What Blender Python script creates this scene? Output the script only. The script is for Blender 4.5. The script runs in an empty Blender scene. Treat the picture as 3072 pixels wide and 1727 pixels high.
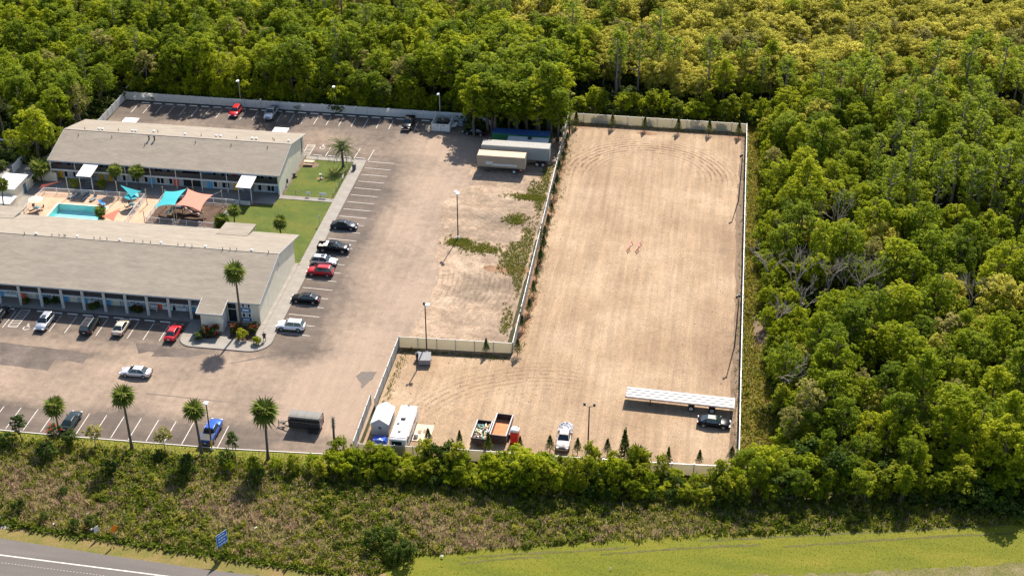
import bpy, bmesh, math, random
import numpy as np
from mathutils import Matrix, Vector
S = bpy.context.scene
COL = S.collection
PI = math.pi
R_ = math.radians
# ------------------------------------------------------------------ camera (solved from the square car-park grid)
FPX, CXP, CYP, HCAM = 4381.0, 1536.0, 863.5, 130.0
vb = np.array([767.0, -2682.0, FPX]); vb /= np.linalg.norm(vb)
va = np.array([34400.0, 2682.0, -FPX]); va -= vb * va.dot(vb); va /= np.linalg.norm(va)
RW = np.array([va, vb, np.cross(va, vb)])          # world = RW @ camera(x right, y down, z forward)
cd = bpy.data.cameras.new('camera'); cam = bpy.data.objects.new('camera', cd); COL.objects.link(cam)
cd.sensor_width = 36; cd.lens = 36 * FPX / 3072; cd.clip_start = 1; cd.clip_end = 3000
m = Matrix.Identity(4)
for i in range(3):
    m[i][0] = RW[i][0]; m[i][1] = -RW[i][1]; m[i][2] = -RW[i][2]
m[2][3] = HCAM
cam.matrix_world = m
S.camera = cam
# ------------------------------------------------------------------ sky, sun, exposure
SUN_EL = R_(45); SUN_AZ = math.atan2(0.122, 1.0)   # the sun stands beyond the wood, a little to the right
w = bpy.data.worlds.new('World'); S.world = w; w.use_nodes = True
wn = w.node_tree.nodes; wn.clear()
sky = wn.new('ShaderNodeTexSky'); sky.sky_type = 'NISHITA'; sky.sun_disc = False
sky.sun_elevation = SUN_EL; sky.sun_rotation = SUN_AZ
bgn = wn.new('ShaderNodeBackground'); bgn.inputs[1].default_value = 0.10
won = wn.new('ShaderNodeOutputWorld')
w.node_tree.links.new(sky.outputs[0], bgn.inputs[0]); w.node_tree.links.new(bgn.outputs[0], won.inputs[0])
sl = bpy.data.lights.new('sun', 'SUN'); sl.energy = 5.0; sl.angle = R_(0.53); sl.color = (1, 0.93, 0.83)
so = bpy.data.objects.new('sun', sl); COL.objects.link(so)
sd = Vector((math.sin(SUN_AZ) * math.cos(SUN_EL), math.cos(SUN_AZ) * math.cos(SUN_EL), math.sin(SUN_EL)))
so.rotation_euler = sd.to_track_quat('Z', 'Y').to_euler(); so.location = (0, 300, 200)
S.view_settings.view_transform = 'Standard'; S.view_settings.look = 'None'
S.view_settings.exposure = 1.17; S.view_settings.gamma = 1
S.render.engine = 'CYCLES'
S.cycles.max_bounces = 6; S.cycles.transparent_max_bounces = 12
S.cycles.caustics_reflective = False; S.cycles.caustics_refractive = False

# ------------------------------------------------------------------ helpers
def G(px, py, z=0.0):
    d = RW @ np.array([px - CXP, py - CYP, FPX]); t = (z - HCAM) / d[2]
    return float(d[0] * t), float(d[1] * t)
def KK(ox, oy, s): return lambda x, y, z=0.0: G(ox + x / s, oy + y / s, z)
K1 = KK(0, 220, 3.2175); K2 = KK(700, 220, 3.2175); K3 = KK(1300, 220, 2.576); K4 = KK(0, 580, 3.447); K5 = KK(600, 600, 3.148)
K6 = KK(0, 850, 3.62); K7 = KK(0, 1120, 3.447); K8 = KK(600, 1120, 3.447); K9 = KK(1100, 960, 3.291); KA = KK(1650, 1100, 3.447)
KB = KK(0, 1400, 2.576); KC = KK(2200, 500, 2.413); KD = KK(2200, 1000, 2.413); KE = KK(0, 480, 5.8545); KF = KK(340, 480, 5.8545)
KH = KK(1240, 320, 5.367); KI = KK(1080, 1180, 6.44); KJ = KK(1000, 1300, 2.1467); KL = KK(800, 1180, 6.779); KM = KK(560, 860, 4.093); DD = KK(0, 0, .83854)

MATS = {}
def nodes(name):
    mt = bpy.data.materials.new(name); mt.use_nodes = True
    nt = mt.node_tree; nt.nodes.clear()
    return mt, nt, nt.nodes, nt.links
def M(name, col, rough=0.7, metal=0.0, var=0.12, scale=1.5, bump=0.0, bscale=20, coat=0.0, col2=None, spec=0.5, coords='Object', stretch=None):
    """principled surface whose colour wanders between two tones with two octaves of noise"""
    if name in MATS: return MATS[name]
    mt, nt, n, l = nodes(name)
    out = n.new('ShaderNodeOutputMaterial'); b = n.new('ShaderNodeBsdfPrincipled'); l.new(b.outputs[0], out.inputs[0])
    b.inputs['Roughness'].default_value = rough; b.inputs['Metallic'].default_value = metal
    b.inputs['Coat Weight'].default_value = coat; b.inputs['Coat Roughness'].default_value = 0.03; b.inputs['Specular IOR Level'].default_value = spec
    tc = n.new('ShaderNodeTexCoord'); src = tc.outputs[coords]
    if stretch:
        mp = n.new('ShaderNodeMapping'); mp.inputs['Scale'].default_value = stretch; l.new(src, mp.inputs[0]); src = mp.outputs[0]
    no = n.new('ShaderNodeTexNoise'); no.inputs['Scale'].default_value = scale; no.inputs['Detail'].default_value = 5; no.inputs['Roughness'].default_value = .65
    l.new(src, no.inputs['Vector'])
    cr = n.new('ShaderNodeValToRGB'); c2 = col2 or tuple(min(1, c * (1 + var)) for c in col); c1 = col if col2 else tuple(c * (1 - var) for c in col)
    cr.color_ramp.elements[0].position = .32; cr.color_ramp.elements[1].position = .68
    cr.color_ramp.elements[0].color = (*c1, 1); cr.color_ramp.elements[1].color = (*c2, 1)
    l.new(no.outputs[0], cr.inputs[0]); l.new(cr.outputs[0], b.inputs['Base Color'])
    if bump:
        nb = n.new('ShaderNodeTexNoise'); nb.inputs['Scale'].default_value = bscale; nb.inputs['Detail'].default_value = 3; l.new(src, nb.inputs['Vector'])
        bp = n.new('ShaderNodeBump'); bp.inputs['Strength'].default_value = bump; bp.inputs['Distance'].default_value = .1
        l.new(nb.outputs[0], bp.inputs['Height']); l.new(bp.outputs[0], b.inputs['Normal'])
    MATS[name] = mt
    return mt
def leafmat(name, c1, c2, c3, trans=0.4, rough=.6):
    """foliage: colour by random leaf, by random plant; partly translucent"""
    if name in MATS: return MATS[name]
    mt, nt, n, l = nodes(name)
    out = n.new('ShaderNodeOutputMaterial')
    gi = n.new('ShaderNodeNewGeometry'); oi = n.new('ShaderNodeObjectInfo')
    mx = n.new('ShaderNodeMath'); mx.operation = 'MULTIPLY_ADD'; mx.inputs[1].default_value = .5
    m2 = n.new('ShaderNodeMath'); m2.operation = 'MULTIPLY'; m2.inputs[1].default_value = .5
    tc = n.new('ShaderNodeTexCoord'); nz = n.new('ShaderNodeTexNoise'); nz.inputs['Scale'].default_value = .55; nz.inputs['Detail'].default_value = 2; l.new(tc.outputs['Object'], nz.inputs['Vector'])
    mz = n.new('ShaderNodeMath'); mz.operation = 'MULTIPLY_ADD'; mz.inputs[1].default_value = .9; mz.inputs[2].default_value = -.45; l.new(nz.outputs[0], mz.inputs[0])
    l.new(oi.outputs['Random'], m2.inputs[0]); l.new(gi.outputs['Random Per Island'], mx.inputs[0]); ma = n.new('ShaderNodeMath'); ma.operation = 'ADD'; l.new(m2.outputs[0], ma.inputs[0]); l.new(mz.outputs[0], ma.inputs[1]); l.new(ma.outputs[0], mx.inputs[2])
    cr = n.new('ShaderNodeValToRGB'); e = cr.color_ramp.elements
    e[0].position = .1; e[0].color = (*c1, 1); e[1].position = .9; e[1].color = (*c3, 1)
    k = e.new(.5); k.color = (*c2, 1)
    l.new(mx.outputs[0], cr.inputs[0])
    d = n.new('ShaderNodeBsdfPrincipled'); d.inputs['Roughness'].default_value = rough; d.inputs['Specular IOR Level'].default_value = .06
    t = n.new('ShaderNodeBsdfTranslucent'); ms = n.new('ShaderNodeMixShader'); ms.inputs[0].default_value = trans
    l.new(cr.outputs[0], d.inputs['Base Color']); l.new(cr.outputs[0], t.inputs[0])
    l.new(d.outputs[0], ms.inputs[1]); l.new(t.outputs[0], ms.inputs[2]); l.new(ms.outputs[0], out.inputs[0])
    MATS[name] = mt
    return mt

def thinmat(name, col, trans=.5, var=.05, scale=.5):
    """plastic fencing that lets some light through"""
    if name in MATS: return MATS[name]
    mt = M(name, col, .6, var=var, scale=scale); nt = mt.node_tree; n, l = nt.nodes, nt.links
    b = next(k for k in n if k.type == 'BSDF_PRINCIPLED'); out = next(k for k in n if k.type == 'OUTPUT_MATERIAL'); cr = next(k for k in n if k.type == 'VALTORGB')
    t = n.new('ShaderNodeBsdfTranslucent'); ms = n.new('ShaderNodeMixShader'); ms.inputs[0].default_value = trans
    l.new(cr.outputs[0], t.inputs[0]); l.new(b.outputs[0], ms.inputs[1]); l.new(t.outputs[0], ms.inputs[2]); l.new(ms.outputs[0], out.inputs[0]); return mt
def tag(o, label=None, cat=None, group=None, kind=None):
    if label: o['label'] = label
    if cat: o['category'] = cat
    if group: o['group'] = group
    if kind: o['kind'] = kind
    return o
def empty(name, loc=(0, 0, 0), rz=0.0, label=None, cat=None, group=None):
    o = bpy.data.objects.new(name, None); COL.objects.link(o); o.empty_display_size = .3
    o.location = loc; o.rotation_euler = (0, 0, rz)
    return tag(o, label, cat, group)
def put(name, me, parent=None, loc=(0, 0, 0), rz=0.0, scale=(1, 1, 1)):
    o = bpy.data.objects.new(name, me); COL.objects.link(o)
    o.location = loc; o.rotation_euler = (0, 0, rz) if not isinstance(rz, tuple) else rz; o.scale = scale
    if parent: o.parent = parent
    return o
def copy_tree(o, parent=None):
    c = o.copy(); COL.objects.link(c); c.parent = parent
    for ch in o.children: copy_tree(ch, c)
    return c
class MB:
    def __init__(s): s.v = []; s.f = []; s.mi = []; s.sm = []
    def add(s, vs, fs, mi=0, smooth=False):
        b = len(s.v); s.v += [tuple(x) for x in vs]
        for f in fs: s.f.append(tuple(b + i for i in f)); s.mi.append(mi); s.sm.append(smooth)
        return s
    def box(s, c, d, rz=0.0, mi=0, taper=1.0, tx=None):
        hx, hy, hz = d[0] / 2, d[1] / 2, d[2] / 2; ca, sa = math.cos(rz), math.sin(rz); vs = []
        for z, k in ((-hz, 1.0), (hz, taper)):
            for x, y in ((-hx, -hy), (hx, -hy), (hx, hy), (-hx, hy)):
                x *= k; y *= k
                vs.append((c[0] + x * ca - y * sa, c[1] + x * sa + y * ca, c[2] + z))
        return s.add(vs, [(0, 3, 2, 1), (4, 5, 6, 7), (0, 1, 5, 4), (1, 2, 6, 5), (2, 3, 7, 6), (3, 0, 4, 7)], mi)
    def bar(s, p, q, w, h=None, mi=0):
        """square bar from p to q"""
        p = Vector(p); q = Vector(q); d = (q - p); L = d.length; d.normalize()
        up = Vector((0, 0, 1)) if abs(d.z) < .95 else Vector((1, 0, 0))
        a = d.cross(up).normalized() * (w / 2); b = a.cross(d).normalized() * ((h or w) / 2)
        vs = [p - a - b, p + a - b, p + a + b, p - a + b, q - a - b, q + a - b, q + a + b, q - a + b]
        return s.add(vs, [(0, 3, 2, 1), (4, 5, 6, 7), (0, 1, 5, 4), (1, 2, 6, 5), (2, 3, 7, 6), (3, 0, 4, 7)], mi)
    def cyl(s, p, q, r0, r1=None, n=10, mi=0, cap=True, smooth=True):
        r1 = r0 if r1 is None else r1
        p = Vector(p); q = Vector(q); d = (q - p).normalized()
        up = Vector((0, 0, 1)) if abs(d.z) < .95 else Vector((1, 0, 0))
        a = d.cross(up).normalized(); b = a.cross(d).normalized(); vs = []
        for c, r in ((p, r0), (q, r1)):
            for i in range(n):
                t = 2 * PI * i / n; vs.append(c + a * (r * math.cos(t)) + b * (r * math.sin(t)))
        s.add(vs, [(i, (i + 1) % n, n + (i + 1) % n, n + i) for i in range(n)], mi, smooth)
        if cap: s.add(vs[:n], [tuple(range(n - 1, -1, -1))], mi); s.add(vs[n:], [tuple(range(n))], mi)
        return s
    def tube(s, pts, rs, n=8, mi=0):
        for i in range(len(pts) - 1): s.cyl(pts[i], pts[i + 1], rs[i], rs[i + 1], n, mi, cap=(i in (0, len(pts) - 2)))
        return s
    def prism(s, poly, z0, z1, mi=0, sides=True):
        n = len(poly); vs = [(x, y, z0) for x, y in poly] + [(x, y, z1) for x, y in poly]
        s.add(vs, [tuple(range(n, 2 * n))], mi)
        if sides: s.add(vs, [tuple(range(n - 1, -1, -1))] + [(i, (i + 1) % n, n + (i + 1) % n, n + i) for i in range(n)], mi)
        return s
    def quad(s, a, b, c, d, mi=0): return s.add([a, b, c, d], [(0, 1, 2, 3)], mi)
    def ball(s, c, r, n=8, mi=0, rz=None):
        rz = rz or r; vs = []; m_ = n // 2
        for j in range(m_ + 1):
            ph = PI * j / m_
            for i in range(n):
                t = 2 * PI * i / n; vs.append((c[0] + r * math.sin(ph) * math.cos(t), c[1] + r * math.sin(ph) * math.sin(t), c[2] + rz * math.cos(ph)))
        return s.add(vs, [(j * n + i, (j + 1) * n + i, (j + 1) * n + (i + 1) % n, j * n + (i + 1) % n) for j in range(m_) for i in range(n)], mi, True)
    def loft(s, rings, mi=0, closed=True, caps=True, smooth=True):
        n = len(rings[0]); vs = [p for r in rings for p in r]; k = n if closed else n - 1
        s.add(vs, [(j * n + i, j * n + (i + 1) % n, (j + 1) * n + (i + 1) % n, (j + 1) * n + i) for j in range(len(rings) - 1) for i in range(k)], mi, smooth)
        if caps: s.add(rings[0], [tuple(range(n - 1, -1, -1))], mi); s.add(rings[-1], [tuple(range(n))], mi)
        return s
    def mesh(s, name, mats):
        me = bpy.data.meshes.new(name); me.from_pydata(s.v, [], s.f)
        for mm in (mats if isinstance(mats, (list, tuple)) else [mats]): me.materials.append(mm)
        me.polygons.foreach_set('material_index', s.mi); me.polygons.foreach_set('use_smooth', s.sm)
        me.update(); return me
    def build(s, name, mats, parent=None, loc=(0, 0, 0), rz=0.0):
        return put(name, s.mesh(name, mats), parent, loc, rz)
def fixn(o):
    bm = bmesh.new(); bm.from_mesh(o.data); bmesh.ops.remove_doubles(bm, verts=bm.verts, dist=1e-4); bmesh.ops.recalc_face_normals(bm, faces=bm.faces); bm.to_mesh(o.data); bm.free(); return o
def bev(o, wd=.02, seg=1):
    bm = bmesh.new(); bm.from_mesh(o.data); bmesh.ops.remove_doubles(bm, verts=bm.verts, dist=1e-5)
    bmesh.ops.bevel(bm, geom=bm.edges[:], offset=wd, segments=seg, affect='EDGES', profile=.6); bm.to_mesh(o.data); bm.free(); return o
def structure(o): o['kind'] = 'structure'; return o

def sheet(name, poly, z, mat, cell=None, attr=None, holes=()):
    """flat ground sheet; when cell is given it is cut into a grid that carries a point attribute"""
    bm = bmesh.new(); bm.faces.new([bm.verts.new((x, y, z)) for x, y in poly])
    if cell:
        xs = [p[0] for p in poly]; ys = [p[1] for p in poly]
        for ax, lo, hi in ((0, min(xs), max(xs)), (1, min(ys), max(ys))):
            k = math.ceil(lo / cell) * cell
            while k < hi:
                co = (k, 0, 0) if ax == 0 else (0, k, 0)
                bmesh.ops.bisect_plane(bm, geom=bm.verts[:] + bm.edges[:] + bm.faces[:], plane_co=co, plane_no=(1, 0, 0) if ax == 0 else (0, 1, 0))
                k += cell
    for hx0, hy0, hx1, hy1 in holes:
        for co, no in (((hx0, 0, 0), (1, 0, 0)), ((hx1, 0, 0), (1, 0, 0)), ((0, hy0, 0), (0, 1, 0)), ((0, hy1, 0), (0, 1, 0))):
            bmesh.ops.bisect_plane(bm, geom=bm.verts[:] + bm.edges[:] + bm.faces[:], plane_co=co, plane_no=no)
        dl = [f for f in bm.faces if hx0 < f.calc_center_median().x < hx1 and hy0 < f.calc_center_median().y < hy1]
        bmesh.ops.delete(bm, geom=dl, context='FACES')
    bmesh.ops.recalc_face_normals(bm, faces=bm.faces)
    if bm.faces and sum(f.normal.z for f in bm.faces) < 0: bmesh.ops.reverse_faces(bm, faces=bm.faces)
    me = bpy.data.meshes.new(name); bm.to_mesh(me); bm.free(); me.materials.append(mat)
    if attr:
        for an, fn in attr.items():
            a = me.attributes.new(an, 'FLOAT', 'POINT'); a.data.foreach_set('value', [fn(v.co.x, v.co.y) for v in me.vertices])
    return structure(put(name, me))
def sstep(a, b, x):
    t = min(1, max(0, (x - a) / (b - a))); return t * t * (3 - 2 * t)
def jag(poly, amp, step, seed=1):
    """roughen the edge of a polygon"""
    rr = random.Random(seed); out = []
    for i, p in enumerate(poly):
        q = poly[(i + 1) % len(poly)]; L = math.hypot(q[0] - p[0], q[1] - p[1]); k = max(1, int(L / step))
        for j in range(k): t = j / k; out.append((p[0] + (q[0] - p[0]) * t + rr.uniform(-amp, amp), p[1] + (q[1] - p[1]) * t + rr.uniform(-amp, amp)))
    return out
# ================================================================== the setting: ground, paving, lawns, road
def groundmat(name, cols, scale=.12, fine=6.0, attr=None, acol=None, stretch=(1, 1, 1), bump=.3, rough=.9, speck=.0, speckcol=(.5, .42, .33), finev=.35, amt=1.0, streak=0.0, midv=.0, rings=()):
    """ground: three tones by coarse noise, grain by fine noise, a second colour where a wear attribute says so"""
    mt, nt, n, l = nodes(name)
    out = n.new('ShaderNodeOutputMaterial'); b = n.new('ShaderNodeBsdfPrincipled'); l.new(b.outputs[0], out.inputs[0]); b.inputs['Roughness'].default_value = rough; b.inputs['Specular IOR Level'].default_value = .2
    tc = n.new('ShaderNodeTexCoord'); mp = n.new('ShaderNodeMapping'); mp.inputs['Scale'].default_value = stretch; l.new(tc.outputs['Object'], mp.inputs[0])
    def noise(sc, det=6, ro=.6, vec=None):
        x = n.new('ShaderNodeTexNoise'); x.inputs['Scale'].default_value = sc; x.inputs['Detail'].default_value = det; x.inputs['Roughness'].default_value = ro; l.new(vec or mp.outputs[0], x.inputs['Vector']); return x
    c = noise(scale, 8, .65); cr = n.new('ShaderNodeValToRGB'); e = cr.color_ramp.elements
    e[0].position = .33; e[0].color = (*cols[0], 1); e[1].position = .67; e[1].color = (*cols[2], 1); k = e.new(.5); k.color = (*cols[1], 1)
    l.new(c.outputs[0], cr.inputs[0]); cur = cr.outputs[0]
    if attr:
        at = n.new('ShaderNodeAttribute'); at.attribute_name = attr
        c2 = noise(scale * 4, 8, .7, tc.outputs['Object'])
        ad = n.new('ShaderNodeMath'); ad.operation = 'MULTIPLY_ADD'; ad.inputs[1].default_value = 1.5; ad.inputs[2].default_value = -.75; l.new(c2.outputs[0], ad.inputs[0])
        su = n.new('ShaderNodeMath'); su.operation = 'ADD'; l.new(ad.outputs[0], su.inputs[0]); l.new(at.outputs['Fac'], su.inputs[1]); su.use_clamp = True
        ml = n.new('ShaderNodeMath'); ml.operation = 'MULTIPLY'; ml.inputs[1].default_value = amt; l.new(su.outputs[0], ml.inputs[0])
        mx = n.new('ShaderNodeMix'); mx.data_type = 'RGBA'; l.new(ml.outputs[0], mx.inputs[0]); l.new(cur, mx.inputs[6]); mx.inputs[7].default_value = (*acol, 1); cur = mx.outputs[2]
    f = noise(fine, 4, .7, tc.outputs['Object'])
    mr = n.new('ShaderNodeMapRange'); mr.inputs[1].default_value = .3; mr.inputs[2].default_value = .7; mr.inputs[3].default_value = 1 - finev; mr.inputs[4].default_value = 1 + finev; l.new(f.outputs[0], mr.inputs[0])
    mu = n.new('ShaderNodeMix'); mu.data_type = 'RGBA'; mu.blend_type = 'MULTIPLY'; mu.inputs[0].default_value = 1
    l.new(cur, mu.inputs[6]); l.new(mr.outputs[0], mu.inputs[7]); cur = mu.outputs[2]
    if streak:
        ms = n.new('ShaderNodeMapping'); ms.inputs['Scale'].default_value = (1.1, .05, 1); ms.inputs['Rotation'].default_value = (0, 0, R_(4)); l.new(tc.outputs['Object'], ms.inputs[0])
        st = noise(1.0, 5, .6, ms.outputs[0]); m3 = n.new('ShaderNodeMapRange'); m3.inputs[1].default_value = .35; m3.inputs[2].default_value = .65; m3.inputs[3].default_value = 1 - streak; m3.inputs[4].default_value = 1 + streak; l.new(st.outputs[0], m3.inputs[0])
        m4 = n.new('ShaderNodeMix'); m4.data_type = 'RGBA'; m4.blend_type = 'MULTIPLY'; m4.inputs[0].default_value = 1; l.new(cur, m4.inputs[6]); l.new(m3.outputs[0], m4.inputs[7]); cur = m4.outputs[2]
    if midv:
        for sc_, am in ((.45, midv), (1.5, midv * .9)):
            q = noise(sc_, 5, .7, tc.outputs['Object']); m6 = n.new('ShaderNodeMapRange'); m6.inputs[1].default_value = .32; m6.inputs[2].default_value = .68; m6.inputs[3].default_value = 1 - am; m6.inputs[4].default_value = 1 + am; l.new(q.outputs[0], m6.inputs[0])
            m7 = n.new('ShaderNodeMix'); m7.data_type = 'RGBA'; m7.blend_type = 'MULTIPLY'; m7.inputs[0].default_value = 1; l.new(cur, m7.inputs[6]); l.new(m6.outputs[0], m7.inputs[7]); cur = m7.outputs[2]
    for cx_, cy_, an_, per, dark in rings:       # tyre tracks: broken rings about a turning point, where the attribute says vehicles turned
        m8 = n.new('ShaderNodeMapping'); m8.inputs['Location'].default_value = (-cx_, -cy_, 0); l.new(tc.outputs['Object'], m8.inputs[0])
        wv = n.new('ShaderNodeTexWave'); wv.wave_type = 'RINGS'; wv.rings_direction = 'SPHERICAL'; wv.inputs['Scale'].default_value = .314 / per; wv.inputs['Distortion'].default_value = 3.2; wv.inputs['Detail'].default_value = 3; wv.inputs['Detail Scale'].default_value = .5; l.new(m8.outputs[0], wv.inputs['Vector'])
        wr = n.new('ShaderNodeMapRange'); wr.inputs[1].default_value = .55; wr.inputs[2].default_value = .95; wr.inputs[3].default_value = 0; wr.inputs[4].default_value = dark; l.new(wv.outputs['Fac'], wr.inputs[0])
        ra = n.new('ShaderNodeAttribute'); ra.attribute_name = an_; q2 = n.new('ShaderNodeMath'); q2.operation = 'MULTIPLY'; l.new(wr.outputs[0], q2.inputs[0]); l.new(ra.outputs['Fac'], q2.inputs[1])
        bk = noise(.7, 4, .6, tc.outputs['Object']); b2 = n.new('ShaderNodeMapRange'); b2.inputs[1].default_value = .4; b2.inputs[2].default_value = .55; l.new(bk.outputs[0], b2.inputs[0]); q3 = n.new('ShaderNodeMath'); q3.operation = 'MULTIPLY'; l.new(q2.outputs[0], q3.inputs[0]); l.new(b2.outputs[0], q3.inputs[1]); q3.use_clamp = True
        m9 = n.new('ShaderNodeMix'); m9.data_type = 'RGBA'; m9.blend_type = 'MULTIPLY'; l.new(q3.outputs[0], m9.inputs[0]); l.new(cur, m9.inputs[6]); m9.inputs[7].default_value = (.45, .40, .36, 1); cur = m9.outputs[2]
    if speck:
        vo = n.new('ShaderNodeTexVoronoi'); vo.inputs['Scale'].default_value = 3.1; l.new(tc.outputs['Object'], vo.inputs['Vector'])
        vr = n.new('ShaderNodeMapRange'); vr.inputs[1].default_value = .06; vr.inputs[2].default_value = .16; vr.inputs[3].default_value = speck; vr.inputs[4].default_value = 0; l.new(vo.outputs['Distance'], vr.inputs[0])
        m5 = n.new('ShaderNodeMix'); m5.data_type = 'RGBA'; l.new(vr.outputs[0], m5.inputs[0]); l.new(cur, m5.inputs[6]); m5.inputs[7].default_value = (*speckcol, 1); cur = m5.outputs[2]
    l.new(cur, b.inputs['Base Color'])
    bp = n.new('ShaderNodeBump'); bp.inputs['Strength'].default_value = bump; bp.inputs['Distance'].default_value = .08; l.new(f.outputs[0], bp.inputs['Height']); l.new(bp.outputs[0], b.inputs['Normal'])
    MATS[name] = mt
    return mt
m_floor = groundmat('forest_floor', [(.020, .020, .008), (.034, .034, .011), (.052, .044, .018)], .3, 3)
m_scrub = groundmat('scrub_soil', [(0.080, 0.085, 0.016), (0.130, 0.120, 0.030), (0.180, 0.140, 0.060)], .25, 3)
m_mown = groundmat('mown_grass', [(0.078, 0.090, 0.004), (0.108, 0.112, 0.006), (0.148, 0.128, 0.012)], .18, 5, stretch=(.35, 1.4, 1), finev=.3)
m_lawn = groundmat('lawn', [(0.045, 0.068, 0.007), (0.068, 0.088, 0.009), (0.101, 0.097, 0.013)], .22, 5, finev=.3)
m_vlawn = groundmat('verge_lawn', [(.11, .125, .012), (.15, .145, .018), (.19, .15, .03)], .3, 4, finev=.35)
m_shoulder = groundmat('dry_shoulder', [(0.085, 0.089, 0.015), (0.128, 0.106, 0.025), (0.178, 0.119, 0.047)], .3, 4, finev=.3)
m_asph = groundmat('dusty_asphalt', [(0.072, 0.055, 0.044), (0.100, 0.077, 0.061), (0.140, 0.107, 0.083)], .16, 7, attr='dust', acol=(0.255, 0.186, 0.134), stretch=(.5, 1, 1), finev=.2, bump=.12, amt=1.0, midv=.07, streak=.06)
m_gravel = groundmat('gravel', [(0.225, 0.148, 0.088), (0.270, 0.186, 0.114), (0.320, 0.230, 0.148)], .10, 4.5, attr='wear', acol=(0.150, 0.094, 0.056), finev=.3, speck=.4, speckcol=(0.404, 0.327, 0.241), bump=.5, amt=1.0, midv=.10, streak=.13, rings=((-11.5, 254, 'arc', 1.0, 1.3), (-20, 163, 'arc2', 1.0, .8)))
m_dirt = groundmat('dirt', [(0.200, 0.138, 0.090), (0.285, 0.203, 0.138), (0.350, 0.260, 0.180)], .16, 4, attr='wear', acol=(0.115, 0.086, 0.062), stretch=(.7, 1.2, 1), finev=.26, speck=.25, midv=.24, rings=((-62, 210, 'ruts', .9, .55),))
m_pad = groundmat('concrete', [(0.203, 0.181, 0.155), (0.230, 0.206, 0.176), (0.256, 0.230, 0.197)], .5, 8, finev=.10, bump=.08)
m_deck = groundmat('pool_paving', [(0.359, 0.229, 0.145), (0.408, 0.273, 0.180), (0.445, 0.304, 0.205)], .5, 5, finev=.14, bump=.1)
m_mulch = groundmat('mulch', [(0.056, 0.032, 0.020), (0.080, 0.048, 0.032), (0.112, 0.068, 0.044)], .6, 5)
m_road = groundmat('road_asphalt', [(0.092, 0.082, 0.074), (0.109, 0.095, 0.084), (0.128, 0.112, 0.099)], .2, 8, stretch=(.15, 1.5, 1), finev=.14, bump=.1)
m_mulchred = groundmat('red_soil', [(0.140, 0.073, 0.038), (0.189, 0.105, 0.059), (0.238, 0.147, 0.084)], .5, 4)
m_white = M('white_paint', (.54, .52, .49), .6, var=.06)
m_line = M('worn_line_paint', (.36, .32, .28), .8, col2=(.58, .54, .48), scale=1.3)
m_linewhite = M('kerb_paint', (.50, .46, .40), .8, col2=(.62, .58, .53), scale=.8)

POOL = (-120.15, 217.6, -110.55, 227.25)
sheet('ground', [(-420, 60), (300, 60), (300, 620), (-420, 620)], 0, m_floor, holes=[POOL])
# the front verge: scrub, dry shoulder, mown grass, the strip of lawn along the kerb
sheet('scrub_verge', [(-150, 137), (-45, 137), (-20, 140), (60, 152), (60, 170), (8, 163), (-46, 161.3), (-64, 159.8), (-150, 159)], .006, m_scrub)
sheet('mown_verge', jag([(-47, 100), (90, 100), (90, 171), (30, 157.0), (7.2, 152.3), (-6.6, 149), (-24.6, 144.6), (-34, 141.6), (-41, 137.6)], .35, 1.5, 3), .018, m_mown)
sheet('roadside_grass', jag([(-150, 140.6), (-150, 135), (-44, 135), (-36, 137.0), (-43.5, 137.4), (-59.4, 138.6), (-71.3, 139.6), (-90.8, 140.6)], .3, 1.2, 4), .024, m_shoulder)
sheet('verge_lawn', jag([(-150, 159.0), (-150, 157.6), (-88, 157.2), (-70, 157.4), (-58, 157.4), (-50, 159.2), (-47.5, 160.9), (-64.6, 159.7)], .12, 1.5, 5), .012, m_vlawn)
trk = sheet('verge_dirt', jag([G(1900, 1790), G(2150, 1728), G(2600, 1714), G(3150, 1684), G(3150, 1800), G(1900, 1800)], .35, 1.0, 9), .026, groundmat('verge_dirt', [(.085, .085, .018), (.12, .105, .035), (.165, .135, .07)], .4, 4))
m_rut = groundmat('rut_soil', [(.065, .075, .010), (.085, .08, .02), (.11, .09, .035)], .6, 5)
for pl_ in ([(1380, 1690), (1480, 1678), (1640, 1668)], [(1400, 1672), (1560, 1660), (1740, 1652), (1900, 1640)], [(1800, 1663), (1960, 1650), (2120, 1640), (2300, 1632)], [(2100, 1622), (2400, 1606), (2700, 1592), (3072, 1568)], [(2350, 1640), (2700, 1615), (3072, 1596)]):
    b = MB(); P2 = [G(*p) for p in pl_]; rj = random.Random(3)
    pts_ = [(P2[i][0] + (P2[i + 1][0] - P2[i][0]) * t, P2[i][1] + (P2[i + 1][1] - P2[i][1]) * t) for i in range(len(P2) - 1) for t in np.linspace(0, 1, 12)[:-1]]
    b.add([(x, y + s_ * rj.uniform(.05, .3), .03) for x, y in pts_ for s_ in (-1, 1)], [(2 * i, 2 * i + 2, 2 * i + 3, 2 * i + 1) for i in range(len(pts_) - 1)]); structure(b.build('tyre_rut', m_rut))
# trodden grass strip between the east fence and the wood, and behind the lot
sheet('fence_strip', jag([(7.5, 158), (15, 158), (14.5, 200), (13.5, 240), (12, 283), (-29, 283), (-29, 277.5), (7.5, 277.5)], .5, 2, 6), .014, groundmat('strip_grass', [(.06, .075, .014), (.11, .1, .026), (.16, .12, .055)], .35, 4))
structure(MB().prism(jag([(-92, 140.9), (-78, 139.9), (-71, 139.6), (-59, 138.6), (-43, 137.3), (-37, 136.2), (-37, 137.6), (-43.5, 138.4), (-59.4, 139.4), (-71.3, 140.3), (-91, 141.6)], .28, .8, 21), 0, .002, sides=False).build('bare_soil_strip', groundmat('orange_soil', [(.17, .10, .05), (.23, .145, .075), (.29, .2, .12)], .5, 4), None, (0, 0, .029)))
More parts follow.
